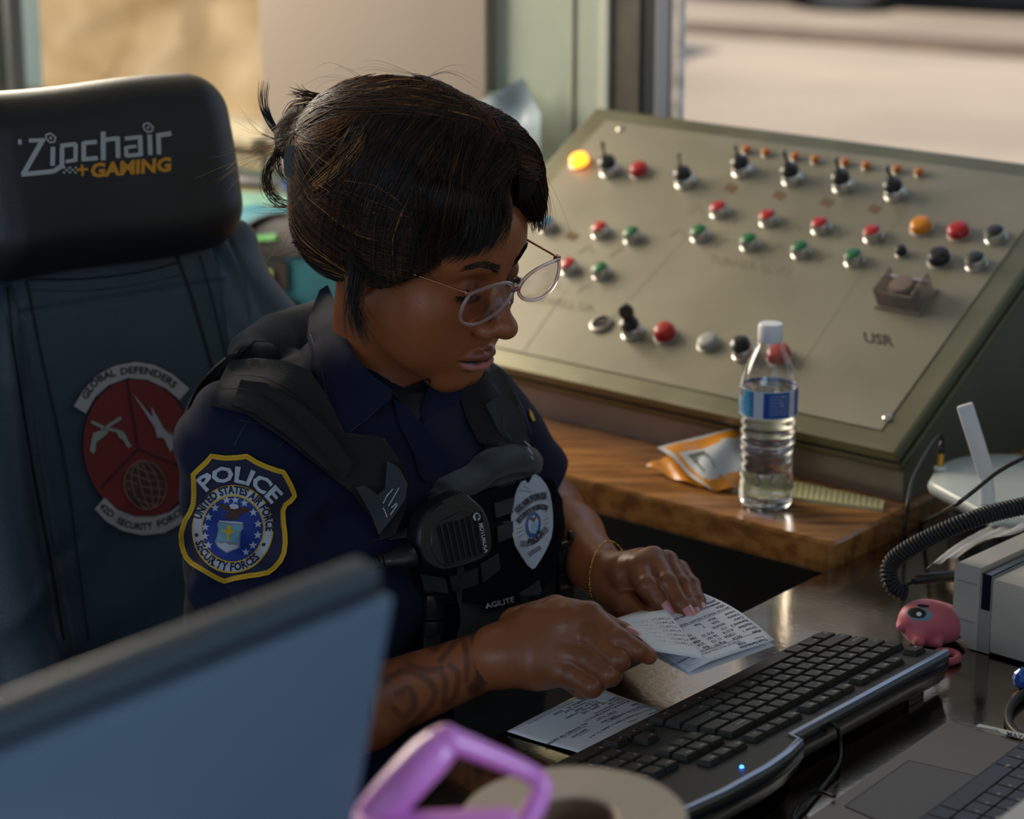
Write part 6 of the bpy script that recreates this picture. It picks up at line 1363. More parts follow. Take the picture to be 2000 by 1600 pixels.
for i in range(48): a, b = bt[i], bt[(i+1) % 48]; tube(m, [a+(a-b)*.15, (a+b)/2+(Z if i % 2 else ax_)*.0004, b+(b-a)*.15], .0010 if i % 2 else .0008, 6)
tag(m.build('bracelet', mgc, smooth=True), 'thin gold chain bracelet on the wrist of the far hand', 'bracelet')
# olive loop behind the fist
# ================================================================== hair
def hair_sdf(p):
    q = w2h(p)
    d = ell(q, (-.030, 0, .048), (.116, .083, .094))
    d = smin(d, ell(q, (-.066, -.006, -.006), (.052, .064, .050)), .03)
    d = smin(d, ell(q, (-.004, -.062, .024), (.060, .026, .044)), .02)
    d = smin(d, ell(q, (-.004, .062, .012), (.060, .026, .050)), .02)
    d = smin(d, ell(q, (.050, -.036, .080), (.034, .036, .032)), .02)   # near fringe
    d = smin(d, chain(q, [V(.060, -.034, .080), V(.074, -.034, .066), V(.066, -.052, .048)], [.020, .010, .006]), .012)
    d = smin(d, chain(q, [V(.050, .030, .090), V(.072, .046, .070), V(.070, .060, .050)], [.018, .008, .004]), .012)
    d = smin(d, ell(q, (.030, .014, .086), (.054, .054, .049)), .02)
    # face opening
    face = ell(q, (.085, .006, -.030), (.075, .085, .060)); d = smax(d, -face, .008)
    side = ell(q, (.075, -.060, -.028), (.055, .050, .046)); d = smax(d, -side, .006)
    gap = ell(q, (.100, .008, .048), (.032, .026, .034)); d = smax(d, -gap, .006)
    neckc = smin(cone(q, V(.0, 0, -.05), V(.03, 0, -.14), .05, .05), cone(q, V(-.03, 0, -.075), V(-.06, 0, -.16), .05, .05), .01); d = smax(d, -neckc, .008)
    return d*HS
BUN = P(600, 268, 2.395)
def bun_sdf(p): return smin(ell(p, BUN, (.030, .030, .028)), cone(p, BUN, P(640, 330, 2.37), .024, .030), .02)
def hairall(p): return smin(hair_sdf(p), bun_sdf(p), .012)
mhair = mat('hair_black_brown', (.0075, .0050, .0040), .7, var=.3, vscale=60, spec=.12)
me, _ = mesh_sdf(hairall, *bbox([HW(-.16, -.11, -.07), HW(.12, .11, .16), BUN], .05), .003, 'hair'); hair = link('hair', me, person, mhair)
def ribbons(name, lines, rad, m_, parent, seg=3, taper=.25):
    P_ = np.asarray(lines); n, k, _ = P_.shape; T = np.gradient(P_, axis=1); T /= np.linalg.norm(T, axis=2, keepdims=True)+1e-12
    a0 = np.cross(T, np.array([.3, .5, .81])); a0 /= np.linalg.norm(a0, axis=2, keepdims=True)+1e-12; b0 = np.cross(T, a0)
    rr = (np.asarray(rad).reshape(-1, 1)*np.ones((n, k)))*(1-(1-taper)*np.linspace(0, 1, k)[None]**2.5)
    ang = np.linspace(0, 2*math.pi, seg, endpoint=False)
    vs = P_[:, :, None, :]+rr[:, :, None, None]*(np.cos(ang)[None, None, :, None]*a0[:, :, None, :]+np.sin(ang)[None, None, :, None]*b0[:, :, None, :])
    idx = np.arange(n*k*seg).reshape(n, k, seg); q = np.stack([idx[:, :-1, :], np.roll(idx, -1, 2)[:, :-1, :], np.roll(idx, -1, 2)[:, 1:, :], idx[:, 1:, :]], -1).reshape(-1, 4)
    me = bpy.data.meshes.new(name); me.vertices.add(n*k*seg); me.vertices.foreach_set('co', vs.ravel()); me.loops.add(len(q)*4); me.loops.foreach_set('vertex_index', q.ravel().astype(np.int32))
    me.polygons.add(len(q)); me.polygons.foreach_set('loop_start', np.arange(0, len(q)*4, 4, dtype=np.int32)); me.polygons.foreach_set('loop_total', np.full(len(q), 4, dtype=np.int32)); me.update()
    return tag(link(name, me, parent, m_), kind='stuff')
rs = np.random.RandomState(11)
def flow(root, end, n, spread_r, spread_e, bulge, k=16, lift=(.0003, .0035), jit=.004, bul=None):
    """n strands between two polylines in head coordinates, pressed onto the hair surface"""
    R = spline(root, 200); E_ = spline(end, 200); out = np.zeros((n, k, 3)); t = np.linspace(0, 1, k)
    u = rs.rand(n); a = R[(u*199).astype(int)]+rs.randn(n, 3)*spread_r; b = E_[(np.clip(u+rs.randn(n)*.05, 0, 1)*199).astype(int)]+rs.randn(n, 3)*spread_e
    L_ = a[:, None]*(1-t)[None, :, None]+b[:, None]*t[None, :, None]+np.asarray(bulge)[None, None]*(np.sin(math.pi*t)[None, :, None])*(1+.25*rs.randn(n)[:, None, None])
    W_ = (HC+(L_.reshape(-1, 3)*HS)@HR); lf = np.repeat(rs.uniform(*lift, n), k)
    for _ in range(4): nn = grad(hairall, W_, .0015); W_ = W_-nn*((hairall(W_)-lf))[:, None]*.9
    W_ = W_.reshape(n, k, 3); wob = np.cumsum(rs.randn(n, k, 3)*.00035, axis=1); return W_+wob
part_line = [V(.085, .006, .105), V(.045, .004, .140), V(.0, .002, .148), V(-.05, .0, .140)]
fam = []
# front half sweeps forward and down over the near side into the fringe and the temple
fam.append((flow([V(.078, .004, .11), V(.04, .004, .14), V(.0, .002, .148)], [V(.090, -.034, .054), V(.082, -.044, .042), V(.066, -.060, .030), V(.044, -.075, .012)], 1875, .003, .004, V(.02, -.035, .02)), 0))
fam.append((flow([V(.04, .0, .14), V(-.01, .0, .148), V(-.05, .0, .14)], [V(.050, -.070, .005), V(.020, -.085, -.010), V(-.02, -.088, -.025), V(-.06, -.075, -.040)], 1375, .003, .005, V(.0, -.05, .01)), 1))
# from the temple back to the clip
fam.append((flow([V(.070, -.045, .05), V(.050, -.075, .02), V(.020, -.088, -.02), V(-.02, -.085, -.045)], [V(-.125, -.030, .060), V(-.13, -.030, .040), V(-.125, -.035, .015), V(-.12, -.04, -.01)], 1875, .004, .005, V(.0, -.03, -.012)), 2))
fam.append((flow([V(.04, .0, .14), V(.0, .0, .148), V(-.04, .0, .142)], [V(-.13, -.02, .075), V(-.135, -.03, .05), V(-.13, -.035, .03)], 1625, .004, .006, V(-.02, -.045, .02)), 2))
# far side
fam.append((flow([V(.080, .010, .105), V(.04, .012, .138)], [V(.070, .068, .036), V(.078, .060, .040), V(.084, .048, .046)], 875, .003, .004, V(.02, .03, .02)), 3))
fam.append((flow([V(.05, .01, .135), V(-.05, .01, .14)], [V(.06, .08, .0), V(.0, .09, -.02), V(-.08, .06, -.03)], 1125, .003, .005, V(0, .04, .01)), 3))
fam.append((flow([V(.02, -.01, .145), V(-.04, -.01, .142), V(-.08, -.02, .125)], [V(-.13, -.02, .075), V(-.14, -.03, .06), V(-.135, -.045, .045)], 1125, .006, .007, V(-.02, -.03, .015)), 2))
fam.append((flow([V(-.06, -.07, .08), V(-.09, -.05, .10), V(-.10, -.01, .11)], [V(-.145, -.02, .07), V(-.15, -.03, .055), V(-.145, -.045, .04)], 1125, .010, .010, V(-.01, -.01, .0)), 2))
# nape
fam.append((flow([V(-.01, -.080, -.035), V(-.05, -.06, -.055), V(-.085, -.02, -.05), V(-.06, .03, -.05)], [V(-.12, -.04, .0), V(-.125, -.02, -.005), V(-.12, .0, -.01)], 875, .004, .005, V(-.01, -.015, -.008)), 1))
m0 = mat('strand_black', (.010, .0062, .0048), .40, spec=.4); m1 = mat('strand_brown', (.055, .026, .013), .48, spec=.25); m2_ = mat('strand_auburn', (.11, .042, .018), .5, spec=.2); m3 = mat('strand_gold', (.42, .20, .06), .5, spec=.2)
bins = {0: [], 1: [], 2: [], 3: []}
for L_, kind in fam:
    r = rs.rand(len(L_)); pr = {0: (.66, .88, .985), 1: (.62, .86, .96), 2: (.42, .70, .87), 3: (.45, .70, .98)}[kind]
    # highlights come in clumps: neighbours in root position share a colour
    cl_ = (np.sin(L_[:, 0, 0]*310+L_[:, -1, 2]*240+L_[:, -1, 0]*190)*.5+.5)*.55+r*.45
    for i in range(4):
        lo = (0,)+pr; hi = pr+(1.01,); sel = (cl_ >= lo[i]) & (cl_ < hi[i]); bins[i].append(L_[sel])
for i, mm_ in enumerate((m0, m1, m2_, m3)):
    L_ = np.concatenate(bins[i]); ribbons('hair_strands', L_, rs.uniform(.00022, .00050, len(L_)), mm_, hair)
def wisps(ctrl, n, spread, ends, rad, k=22, root=.002):
    """bundle of n strands round a control line in world space"""
    c = spline(ctrl, k); out = []
    for i in range(n):
        d = rs.randn(3)*spread; e = rs.randn(3)*ends; t = np.linspace(0, 1, k)[:, None]; out.append(c+rs.randn(3)*root+d*np.sin(t*math.pi*.6)+e*t**2)
    return np.array(out), rs.uniform(rad*.6, rad*1.2, n)
bunch = []
D0 = 2.395
def wp(l, d=D0): return [P(x, y, d) for x, y in l]
W1 = [(wp([(575, 285), (545, 262), (524, 228), (516, 195), (519, 160)]), 26, .0018, .0015, .0005, 0), (wp([(572, 275), (540, 300), (522, 335), (524, 372), (545, 395), (565, 402)]), 34, .0024, .003, .0005, 1),
      (wp([(600, 262), (560, 262), (545, 300), (548, 330), (565, 350)]), 26, .003, .004, .0005, 1), (wp([(660, 200), (625, 190), (590, 184), (575, 180)]), 36, .0025, .004, .0005, 1), (wp([(660, 215), (610, 205), (575, 215), (560, 245), (575, 268)]), 50, .004, .004, .0006, 1), (wp([(700, 200), (650, 225), (600, 245), (568, 280)]), 90, .005, .003, .0006, 3), (wp([(690, 225), (640, 255), (590, 270), (556, 285)]), 70, .004, .003, .0006, 1),
      (wp([(560, 278), (530, 290), (500, 298), (470, 318)]), 14, .003, .008, .0003, 3), (wp([(560, 282), (520, 300), (480, 318), (445, 345)]), 8, .004, .010, .0002, 3), (wp([(555, 275), (520, 262), (495, 250), (478, 232)]), 8, .003, .008, .0002, 0),
      (wp([(585, 395), (565, 405), (530, 408), (505, 405)]), 12, .002, .006, .0003, 3), (wp([(580, 430), (555, 455), (540, 470), (520, 480)]), 8, .003, .010, .0002, 3), (wp([(600, 500), (585, 490), (560, 500), (545, 490)]), 8, .004, .010, .0002, 1),
      (wp([(715, 165), (690, 155), (640, 150), (600, 175)]), 6, .004, .012, .00018, 0), (wp([(860, 160), (800, 148), (740, 140), (700, 150)]), 7, .003, .008, .00018, 0), (wp([(820, 158), (880, 140), (930, 160)]), 5, .003, .006, .00018, 1), (wp([(1040, 300), (1060, 345), (1075, 390), (1085, 440)]), 6, .003, .007, .00018, 1)]
for c, n, sp, en, rd, col in W1:
    L_, r_ = wisps(c, n, sp, en, rd); ribbons('hair_wisp', L_, r_, (m0, m1, m2_, m3)[col], hair)
HRB = bvh_of(hair)
def streak(pts, n, spread, rad, col, k=20):
    c = curve2(pts, k); out = []
    for i in range(int(n*.8)):
        o_ = rs.randn(2)*spread*1.8; o2 = rs.randn(2)*spread*.5; t = np.linspace(0, 1, k)[:, None]; q_ = c+o_*np.sin(math.pi*np.clip(t, .1, .9))+o2*t; l_ = []
        for x, y in q_: p_, n_ = cast(HRB, x, y, to=(800, 350)); l_.append(p_+n_*(.0034+rs.rand()*.0010))
        out.append(np.array(l_))
    ribbons("hair_strands", np.array(out), rs.uniform(rad*.6, rad*1.2, len(out)), (m0, m1, m2_, m3)[col], hair)
for pts, n, sp, rad, col in (([(572, 412), (605, 372), (650, 335), (700, 285), (712, 262)], 20, 9, .00035, 3), ([(578, 438), (625, 425), (665, 405), (695, 392)], 40, 5, .00042, 2), ([(580, 425), (620, 400), (660, 372), (720, 340)], 40, 6, .0004, 1), ([(570, 285), (620, 262), (680, 225), (740, 200), (800, 185)], 60, 7, .0004, 2), ([(565, 290), (600, 265), (650, 245), (690, 215)], 30, 9, .00035, 3), ([(890, 190), (930, 215), (965, 260), (990, 320)], 34, 4, .0003, 2), ([(780, 180), (840, 176), (890, 186)], 30, 3, .0003, 2), ([(585, 470), (650, 455), (700, 430), (760, 390)], 40, 9, .0004, 1), ([(900, 480), (940, 470), (975, 420), (985, 350)], 40, 6, .0004, 1)):
    streak(pts, n, sp, rad, col)
DF = PIX(HW(.045, -.075, -.02))[2]
for c, n, sp, en, rd, col in ((wp([(700, 470), (760, 505), (800, 512), (835, 505)], DF-.012), 24, .003, .004, .0003, 0), (wp([(680, 500), (720, 535), (760, 540), (785, 545)], DF-.010), 22, .003, .005, .0003, 0), (wp([(720, 470), (790, 500), (840, 525), (850, 540)], DF-.014), 10, .003, .005, .0002, 1)):
    L_, r_ = wisps(c, n, sp, en, rd); ribbons('hair_wisp', L_, r_, (m0, m1, m2_, m3)[col], hair)
for c, n, sp, en, rd, col in ((wp([(712, 490), (698, 540), (690, 585), (692, 620), (702, 650)], DF-.004), 60, .0030, .004, .0004, 0), (wp([(690, 500), (682, 560), (690, 610), (712, 665)], DF-.002), 34, .002, .004, .0004, 0), (wp([(740, 500), (712, 560), (706, 610), (722, 640)], DF-.006), 20, .003, .004, .0003, 1)):
    L_, r_ = wisps(c, n, sp, en, rd); ribbons('hair_wisp', L_, r_, (m0, m1, m2_, m3)[col], hair)
# fringe: locks hanging over the forehead
def lock(pts, n, rad=.0004, w0=.010, w1=.004, col=0, curl=.0):
    c0_ = spline([HW(*q_) for q_ in pts], 60); out = []; side = HLr
    for i in range(n):
        u = rs.randn()*.5; t = np.linspace(0, 1, 18)[:, None]; c = c0_[(np.linspace(0, rs.uniform(.72, 1.0), 18)*59).astype(int)] if False else np.stack([np.interp(np.linspace(0, 59*rs.uniform(.72, 1.0), 18)*1.0, np.arange(60), c0_[:, j]) for j in range(3)], 1); off = side*u*(w0*(1-t)+w1*t)+hf_*(rs.rand()*.003)*t+rs.randn(3)*.0008; out.append(c+off)
    ribbons('fringe_lock', np.array(out), rs.uniform(rad*.7, rad*1.3, n), (m0, m1, m2_, m3)[col], hair)
for (a, b, c_, d_), n, w0, w1, col in (
    ((V(.045, -.002, .126), V(.085, -.022, .086), V(.094, -.034, .064), V(.088, -.052, .042)), 130, .016, .007, 0),
    ((V(.035, -.008, .129), V(.082, -.034, .085), V(.090, -.046, .060), V(.078, -.062, .038)), 140, .020, .009, 0),
    ((V(.025, -.016, .131), V(.080, -.045, .088), V(.084, -.056, .058), V(.068, -.070, .030)), 120, .020, .010, 0),
    ((V(.045, .000, .125), V(.087, -.015, .086), V(.100, -.026, .072), V(.094, -.042, .048)), 46, .006, .004, 1),
    ((V(.045, .010, .123), V(.078, .027, .086), V(.084, .042, .060), V(.082, .052, .038)), 110, .020, .010, 0),
    ((V(.035, .016, .124), V(.072, .038, .082), V(.079, .052, .056), V(.078, .058, .034)), 110, .018, .012, 1)):
    lock([a, b, c_, d_], n, .0004, w0, w1, col)
# claw clip
cl0 = P(573, 312, 2.330); clp = thing('hair_claw_clip', 'dark plastic claw clip holding the gathered hair at the back', 'hair clip', cl0)
mcl = mat('clip_dark', (.030, .026, .026), .3, coat=.3)
m = MB(); cv = [P(560, 285, 2.328), P(590, 282, 2.320), P(598, 300, 2.318), P(592, 345, 2.320), P(575, 349, 2.328), P(556, 343, 2.334), P(553, 310, 2.334)]
prism(m, cv, nrm(RAY(575, 310))*.005); m.build('clip_blade', mcl, clp, angle=40)
for k in range(3):
    m = MB(); a = P(594-k*1, 296+k*16, 2.320); tube(m, spline([a, a+nrm(RAY(600, 300))*.02+V(.012, 0, 0), a+nrm(RAY(600, 300))*.045+V(.018, 0, 0)], 8), [.003]*5+[.002]*3, 8); m.build('clip_tooth', mcl, clp, smooth=True)
# ================================================================== gaming chair
mlt = mat('chair_leather', (.038, .062, .084), .42, var=.10, vscale=12, bump=.35, bscale=500, spec=.5); mld = mat('headrest_leather', (.012, .015, .019), .36, bump=.25, bscale=600)
chF = nrm(V(.62, -.785, 0)); chR = nrm(np.cross(chF, Z)); chR = chR if chR[0] > 0 else -chR
th = math.radians(14); chU = nrm(Z*math.cos(th)-chF*math.sin(th)); chN = np.cross(chR, chU); chN = chN if chN@chF > 0 else -chN
c0 = P(205, 505, 2.70); CH3 = np.stack([chR, chN, chU])
def chf(p): return (p-c0)@CH3.T
chair = thing('gaming_chair', 'blue grey leather gaming chair with a black headrest pillow and round emblem', 'chair', c0*V(1, 1, 0)+chF*.05)
def back_sdf(p):
    b = chf(p); ax_ = np.abs(b[:, 0]); s = np.stack([ax_, b[:, 1], b[:, 2]], 1)
    wid = .190+.028*np.exp(-((b[:, 2]+.20)/.16)**2)-.02*np.clip((b[:, 2]+.02)/.06, 0, 1)
    d = rbox(b, (0, -.012, -.36), (.20, .032, .385), .03)
    wing = chain(s, [V(.155, .012, -.045), V(.188, .028, -.12), V(.205, .036, -.25), V(.200, .044, -.55), V(.200, .03, -.70)], [.028, .042, .046, .046, .04])
    d = smin(d, wing, .035)
    # seams: the centre panel is sewn in
    for sx in (.128, .150): d = d+.0022*np.exp(-((ax_-sx-.02*(-b[:, 2]-.3)*.3)/.0028)**2)
    d = d+.0022*np.exp(-((b[:, 2]+.045)/.003)**2)*(ax_ < .13)
    wr = .0035*np.sin(b[:, 0]*26-b[:, 2]*34+2*np.sin(b[:, 2]*11+1))*np.clip((-b[:, 2]-.30)/.12, 0, 1)
    wr = wr+.0028*np.exp(-((b[:, 2]+.30+(ax_-.1)*.5)/.012)**2)*np.sin(b[:, 0]*40)
    return d+wr
me, _ = mesh_sdf(back_sdf, *bbox([c0, c0-chU*.75-chR*.25, c0-chU*.75+chR*.25, c0+chR*.2, c0-chR*.2], .08), .0035, 'backrest'); bk = link('backrest', me, chair, mlt)
hc_ = P(168, 345, 2.68); hN = nrm(chN+Z*-.0)
def head_rest(p):
    b = (p-hc_)@CH3.T; ry_ = .031*np.clip(1-(b[:, 0]/.185)**4, .0, 1)
    return rbox(b, (0, .018, 0), (.166, .062, .100), .050)+.0015*np.sin(b[:, 0]*30)*np.cos(b[:, 2]*25)-0
me, _ = mesh_sdf(head_rest, *bbox([hc_-chR*.2-chU*.12, hc_+chR*.2+chU*.12], .07), .0035, 'headrest'); hd = link('headrest_pillow', me, chair, mld); HB = bvh_of(hd); CB = bvh_of(bk)
K3 = 560/1600.
def z3(l): return [(x*K3, 140+y*K3) for x, y in l]
mwl = mat('logo_silver', (.42, .44, .46), .6); mol = mat('logo_orange', (.62, .27, .02), .6)
def bar(pts, w_=24, n=None):
    pts = z3(pts); return strip2(np.array(pts, float), w_*K3) if n is None else strip2(curve2(pts, n), w_*K3)
def segs(pts, w_=24): return [bar([a, b], w_) for a, b in zip(pts[:-1], pts[1:])]
L = []
L += segs([(100, 393), (120, 392)], 30)+segs([(160, 385), (250, 382)], 22)+segs([(235, 385), (130, 570)], 28)+segs([(118, 574), (300, 556), (345, 525), (345, 430)], 26)   # Z
L += segs([(295, 420), (292, 525)], 26)                                                                     # i
L += segs([(345, 540), (345, 425)], 26)+segs([(335, 415), (425, 404)], 24)+segs([(422, 404), (420, 500)], 24)+segs([(430, 492), (365, 502)], 20)   # p
L += segs([(540, 392), (465, 399)], 24)+segs([(466, 392), (466, 500)], 26)+segs([(460, 490), (545, 482)], 24)   # c
L += segs([(575, 335), (575, 495)], 28)+segs([(575, 382), (655, 372)], 24)+segs([(655, 362), (658, 482)], 26)   # h
L += segs([(695, 374), (785, 364)], 22)+segs([(780, 356), (785, 470)], 26)+segs([(785, 462), (705, 470)], 22)+segs([(704, 475), (702, 418)], 22)+segs([(702, 424), (760, 416)], 18)   # a
L += segs([(834, 352), (838, 465)], 26)+segs([(882, 345), (886, 462)], 26)+segs([(882, 356), (955, 345)], 26)   # i r
for cx_, cy_ in ((282, 370), (826, 312)):
    L += segs([(cx_-26, cy_-18), (cx_, cy_-26), (cx_+28, cy_-2), (cx_+20, cy_+22), (cx_-4, cy_+26), (cx_-26, cy_+4), (cx_-26, cy_-18)], 9)+segs([(cx_-9, cy_), (cx_+9, cy_)], 7)+segs([(cx_, cy_-9), (cx_, cy_+9)], 7)
for i in range(5):
    for j in range(3):
        if (i+j) % 2 == 0: x_ = 350+i*16; y_ = 532+j*13; L.append((z3([(x_, y_), (x_+14, y_-1), (x_+14, y_+9), (x_, y_+10)]), [(0, 1, 2, 3)]))
m = MB()
for pg, fg in L: lay(m, HB, pg, fg, .0008)
lt_ = m.build('headrest_lettering', mwl, hd)
O = segs([(428, 548), (490, 544)], 14)+segs([(456, 520), (460, 582)], 14)
pg, fg = text_line('GAMING', 176, 346, 36.5, math.radians(-4.6), .045, 1.10, .12)
m = MB()
for a_, b_ in O+[(pg, fg)]: lay(m, HB, a_, b_, .0010)
m.build('headrest_lettering', mol, hd)
# emblem on the backrest
K4 = 600/1600.
def z4(l): return [(x*K4, 640+y*K4) for x, y in l]
mco = mat('emblem_cream', (.42, .38, .36), .7, bump=.4, bscale=1200); mem = mat('emblem_red', (.20, .022, .020), .7, bump=.4, bscale=1200); mdk = mat('emblem_line', (.018, .012, .025), .7); mgu = mat('emblem_gun', (.30, .33, .28), .7); mgb = mat('globe_brown', (.085, .028, .022), .7); mgl = mat('globe_tan', (.28, .17, .11), .7)
def arcp(cx_, cy_, rx_, ry_, a0, a1, n=30, rt=0): 
    a = np.radians(np.linspace(a0, a1, n)); c, s_ = math.cos(rt), math.sin(rt); return [(cx_+c*rx_*math.sin(t)+s_*ry_*math.cos(t), cy_+s_*rx_*math.sin(t)-c*ry_*math.cos(t)) for t in a]
ecx, ecy, erx, ery, ert = 720, 632, 296, 372, -.16
ring = lambda f, a0, a1: arcp(ecx, ecy, erx*f, ery*f, a0, a1, 30, ert)
emb = laypart('emblem_patch', mdk, bk, [z4(arcp(ecx, ecy, erx*1.0, ery*1.0, 0, 352, 46, ert))], .003, .002, CB, 16); EB = CB
deco('emblem_field', mem, bk, [z4(arcp(ecx, ecy, erx*.975, ery*.975, 0, 352, 46, ert))], CB, .0040)
top_b = z4([(378, 410), (430, 325), (500, 248), (590, 200), (700, 178), (800, 195), (890, 240), (982, 318), (930, 378), (860, 318), (760, 272), (660, 262), (560, 300), (490, 362), (442, 448)])
bot_b = z4([(540, 885), (600, 945), (700, 985), (800, 985), (880, 960), (960, 900), (1000, 960), (940, 1020), (850, 1070), (740, 1082), (630, 1058), (550, 1010), (488, 945)])
for b_ in (top_b, bot_b): deco('scroll_edge', mdk, bk, [inset(b_, -1.6)], CB, .0044); deco('emblem_scroll', mco, bk, [b_], CB, .0050)
mdl = mat('letter_dark', (.03, .022, .02), .7)
for it_ in [arc_text_px('GLOBAL', z4([(448, 378), (478, 325), (530, 275), (600, 250)]), 19, .03), arc_text_px('DEFENDERS', z4([(622, 248), (700, 238), (790, 252), (860, 288), (898, 318)]), 19, .03), arc_text_px('42D', z4([(508, 935), (540, 965), (576, 992)]), 18, .03), arc_text_px('SECURITY', z4([(598, 1015), (660, 1042), (730, 1052), (792, 1045)]), 18, .03), arc_text_px('FORCES', z4([(815, 1040), (870, 1020), (930, 980), (975, 940)]), 18, .03)]: deco('scroll_word', mdl, bk, [it_], CB, .0056)
deco('emblem_lines', mdk, bk, [strip2(np.array(z4([(655, 272), (712, 632)])), 3), strip2(np.array(z4([(712, 632), (515, 840)])), 3), strip2(np.array(z4([(712, 632), (985, 745)])), 3)], CB, .0050)
deco('lightning', mat('bolt_grey', (.38, .36, .38), .7), bk, [z4([(682, 340), (790, 470), (782, 412), (850, 530), (892, 568), (868, 520), (960, 670), (905, 620), (880, 648), (848, 575), (812, 572), (800, 520)])], CB, .0056)
deco('pistols', mgu, bk, [strip2(np.array(z4([(470, 490), (540, 525), (612, 540)])), 6), strip2(np.array(z4([(625, 470), (570, 505), (520, 540)])), 6), z4([(600, 530), (640, 545), (668, 600), (682, 615), (665, 628), (650, 615), (640, 590), (610, 570)]), z4([(540, 530), (560, 545), (520, 580), (495, 600), (492, 640), (480, 658), (462, 640), (470, 590), (480, 550)])], CB, .0056)
deco('globe', mgb, bk, [z4(arcp(750, 820, 108, 128, 0, 350, 30, -.25))], CB, .0054)
gl_ = [strip2(np.array(z4(arcp(750, 820, 108*f, 128, 0, 360, 34, -.25))), 2) for f in (1.0, .62, .22)]+[strip2(np.array(z4([(750-100*math.cos(a)*.98, 820+o_-25), (750, 820+o_+12), (750+100*math.cos(a)*.98, 820+o_+22)])), 2) for a, o_ in ((.9, -80), (.35, -40), (0, 0), (.35, 42), (.9, 82))]
deco('globe_grid', mgl, bk, gl_, CB, .0060)
# seams and stitches beside the centre panel
mse = mat('seam_dark', (.006, .009, .012), .7); msl = mat('piping_grey', (.05, .07, .085), .45)
def seam(pts, w_, mm_, off, name='seam'):
    m = MB(); pg, fg = strip2(curve2(pts, 40), w_); lay(m, CB, pg, fg, off, thick=.001); return m.build(name, mm_, bk, smooth=True)
seam([(14, 560), (30, 700), (62, 900), (100, 1100), (125, 1250)], 3, mse, .0014); seam([(52, 548), (78, 680), (125, 900), (150, 1080), (172, 1250)], 3, mse, .0014)
seam([(345, 500), (368, 560), (392, 640), (425, 760)], 5, mse, .0014); seam([(390, 498), (410, 570), (430, 650), (445, 720)], 2.4, mse, .0014)
seam([(56, 546), (160, 545), (270, 532), (352, 512)], 3.4, mse, .0014); seam([(60, 566), (160, 568), (270, 556), (356, 536)], 1.2, mse, .0014)
m = MB()
for k in range(60):
    t = k/60; x = np.interp(t, [0, .2, .5, .8, 1], [20, 36, 68, 106, 130]); y = 562+t*690; pg, fg = strip2([(x, y), (x+1.2, y+6.5)], 1.1); lay(m, CB, pg, fg, .0012)
    x = np.interp(t, [0, .2, .5, .8, 1], [60, 86, 133, 158, 179]); pg, fg = strip2([(x, y-8), (x+1.2, y-1.5)], 1.1); lay(m, CB, pg, fg, .0012)
tag(m.build('stitches', mat('stitch_teal', (.055, .08, .095), .7), bk), kind='stuff')
# seat, arms, base
ax3 = (chR, chF, Z); sc_ = c0*V(1, 1, 0)+chF*.34+Z*.47
m = MB(); box(m, sc_, (.26, .25, .045), ax3, bev=.035); st_ = m.build('seat', mlt, chair, angle=60)
mbk2 = mat('chair_plastic', (.012, .012, .012), .4)
for sg in (-1, 1):
    m = MB(); q = c0*V(1, 1, 0)+chF*.30+chR*.30*sg; box(m, q+Z*.665, (.045, .14, .016), ax3, bev=.012); a_ = m.build('armrest', mat('armrest_pad', (.05, .045, .025), .35), chair, angle=50)
    m = MB(); box(m, q+Z*.55, (.018, .03, .10), ax3, bev=.004); box(m, q*V(1, 1, 0)+Z*.46-chR*.05*sg, (.06, .03, .01), ax3); m.build('arm_post', mbk2, a_)
m = MB(); b_ = sc_*V(1, 1, 0); tube(m, [b_+Z*.08, b_+Z*.43], .03, 14); m.build('gas_post', mbk2, chair)
for k in range(5):
    a = 2*math.pi*k/5+.3; d_ = V(math.cos(a), math.sin(a), 0); m = MB(); tube(m, [b_+Z*.10, b_+d_*.30+Z*.075], [.028, .018], 10); lg = m.build('base_leg', mbk2, chair)
    m = MB(); lathe(m, b_+d_*.30+Z*.031-np.cross(d_, Z)*.02, np.cross(d_, Z), [(.02, 0), (.03, .004), (.03, .036), (.02, .04)], 16); m.build('caster', mbk2, lg)
# ================================================================== behind: shelf with papers, backpack
msh2 = mat('shelf_edge', (.20, .17, .10), .5, var=.2, vscale=10)
zs = ZW+.105
def ws(x, y, z): p_ = PZ(x, y, z); return p_
# low shelf box on the counter under the left window
sb0 = WALL0+U*(s_at(300)-.15)-A*.0
s0_, s1_ = s_at(330)-.3, s_at(700)
m = MB(); box(m, W((s0_+s1_)/2, -.115, zs-.008), ((s1_-s0_)/2, .108, .008), (U, A, Z), bev=.002)
shf = thing('wall_shelf', 'low wooden shelf under the left window holding papers', 'shelf', W((s0_+s1_)/2, -.11, ZW))
m.build('shelf_board', msh2, shf)
for s in (s0_+.03, (s0_+s1_)/2, s1_-.03):
    m = MB(); box(m, W(s, -.115, (ZW+zs-.016)/2), (.012, .10, (zs-.016-ZW)/2-.001), (U, A, Z)); m.build('shelf_support', msh2, shf)
def pile(name, pts, z, h, col, lab, cat, seed=0):
    m = MB(); prism(m, [PZ(x, y, z) for x, y in pts], Z*h); o = m.build(name, col); return tag(o, lab, cat)
pile('folder', [(405, 374), (590, 388), (640, 420), (420, 412)], zs+.001, .004, mat('folder_teal', (.16, .34, .28), .55, var=.2, vscale=20), 'pale teal folder lying flat on the shelf behind the chair', 'folder')
pile('magazine', [(425, 318), (545, 330), (580, 362), (425, 356)], zs+.007, .005, mat('magazine_white', (.48, .47, .50), .5, var=.1, vscale=20), 'white glossy magazine on the shelf behind the hair clip', 'magazine')
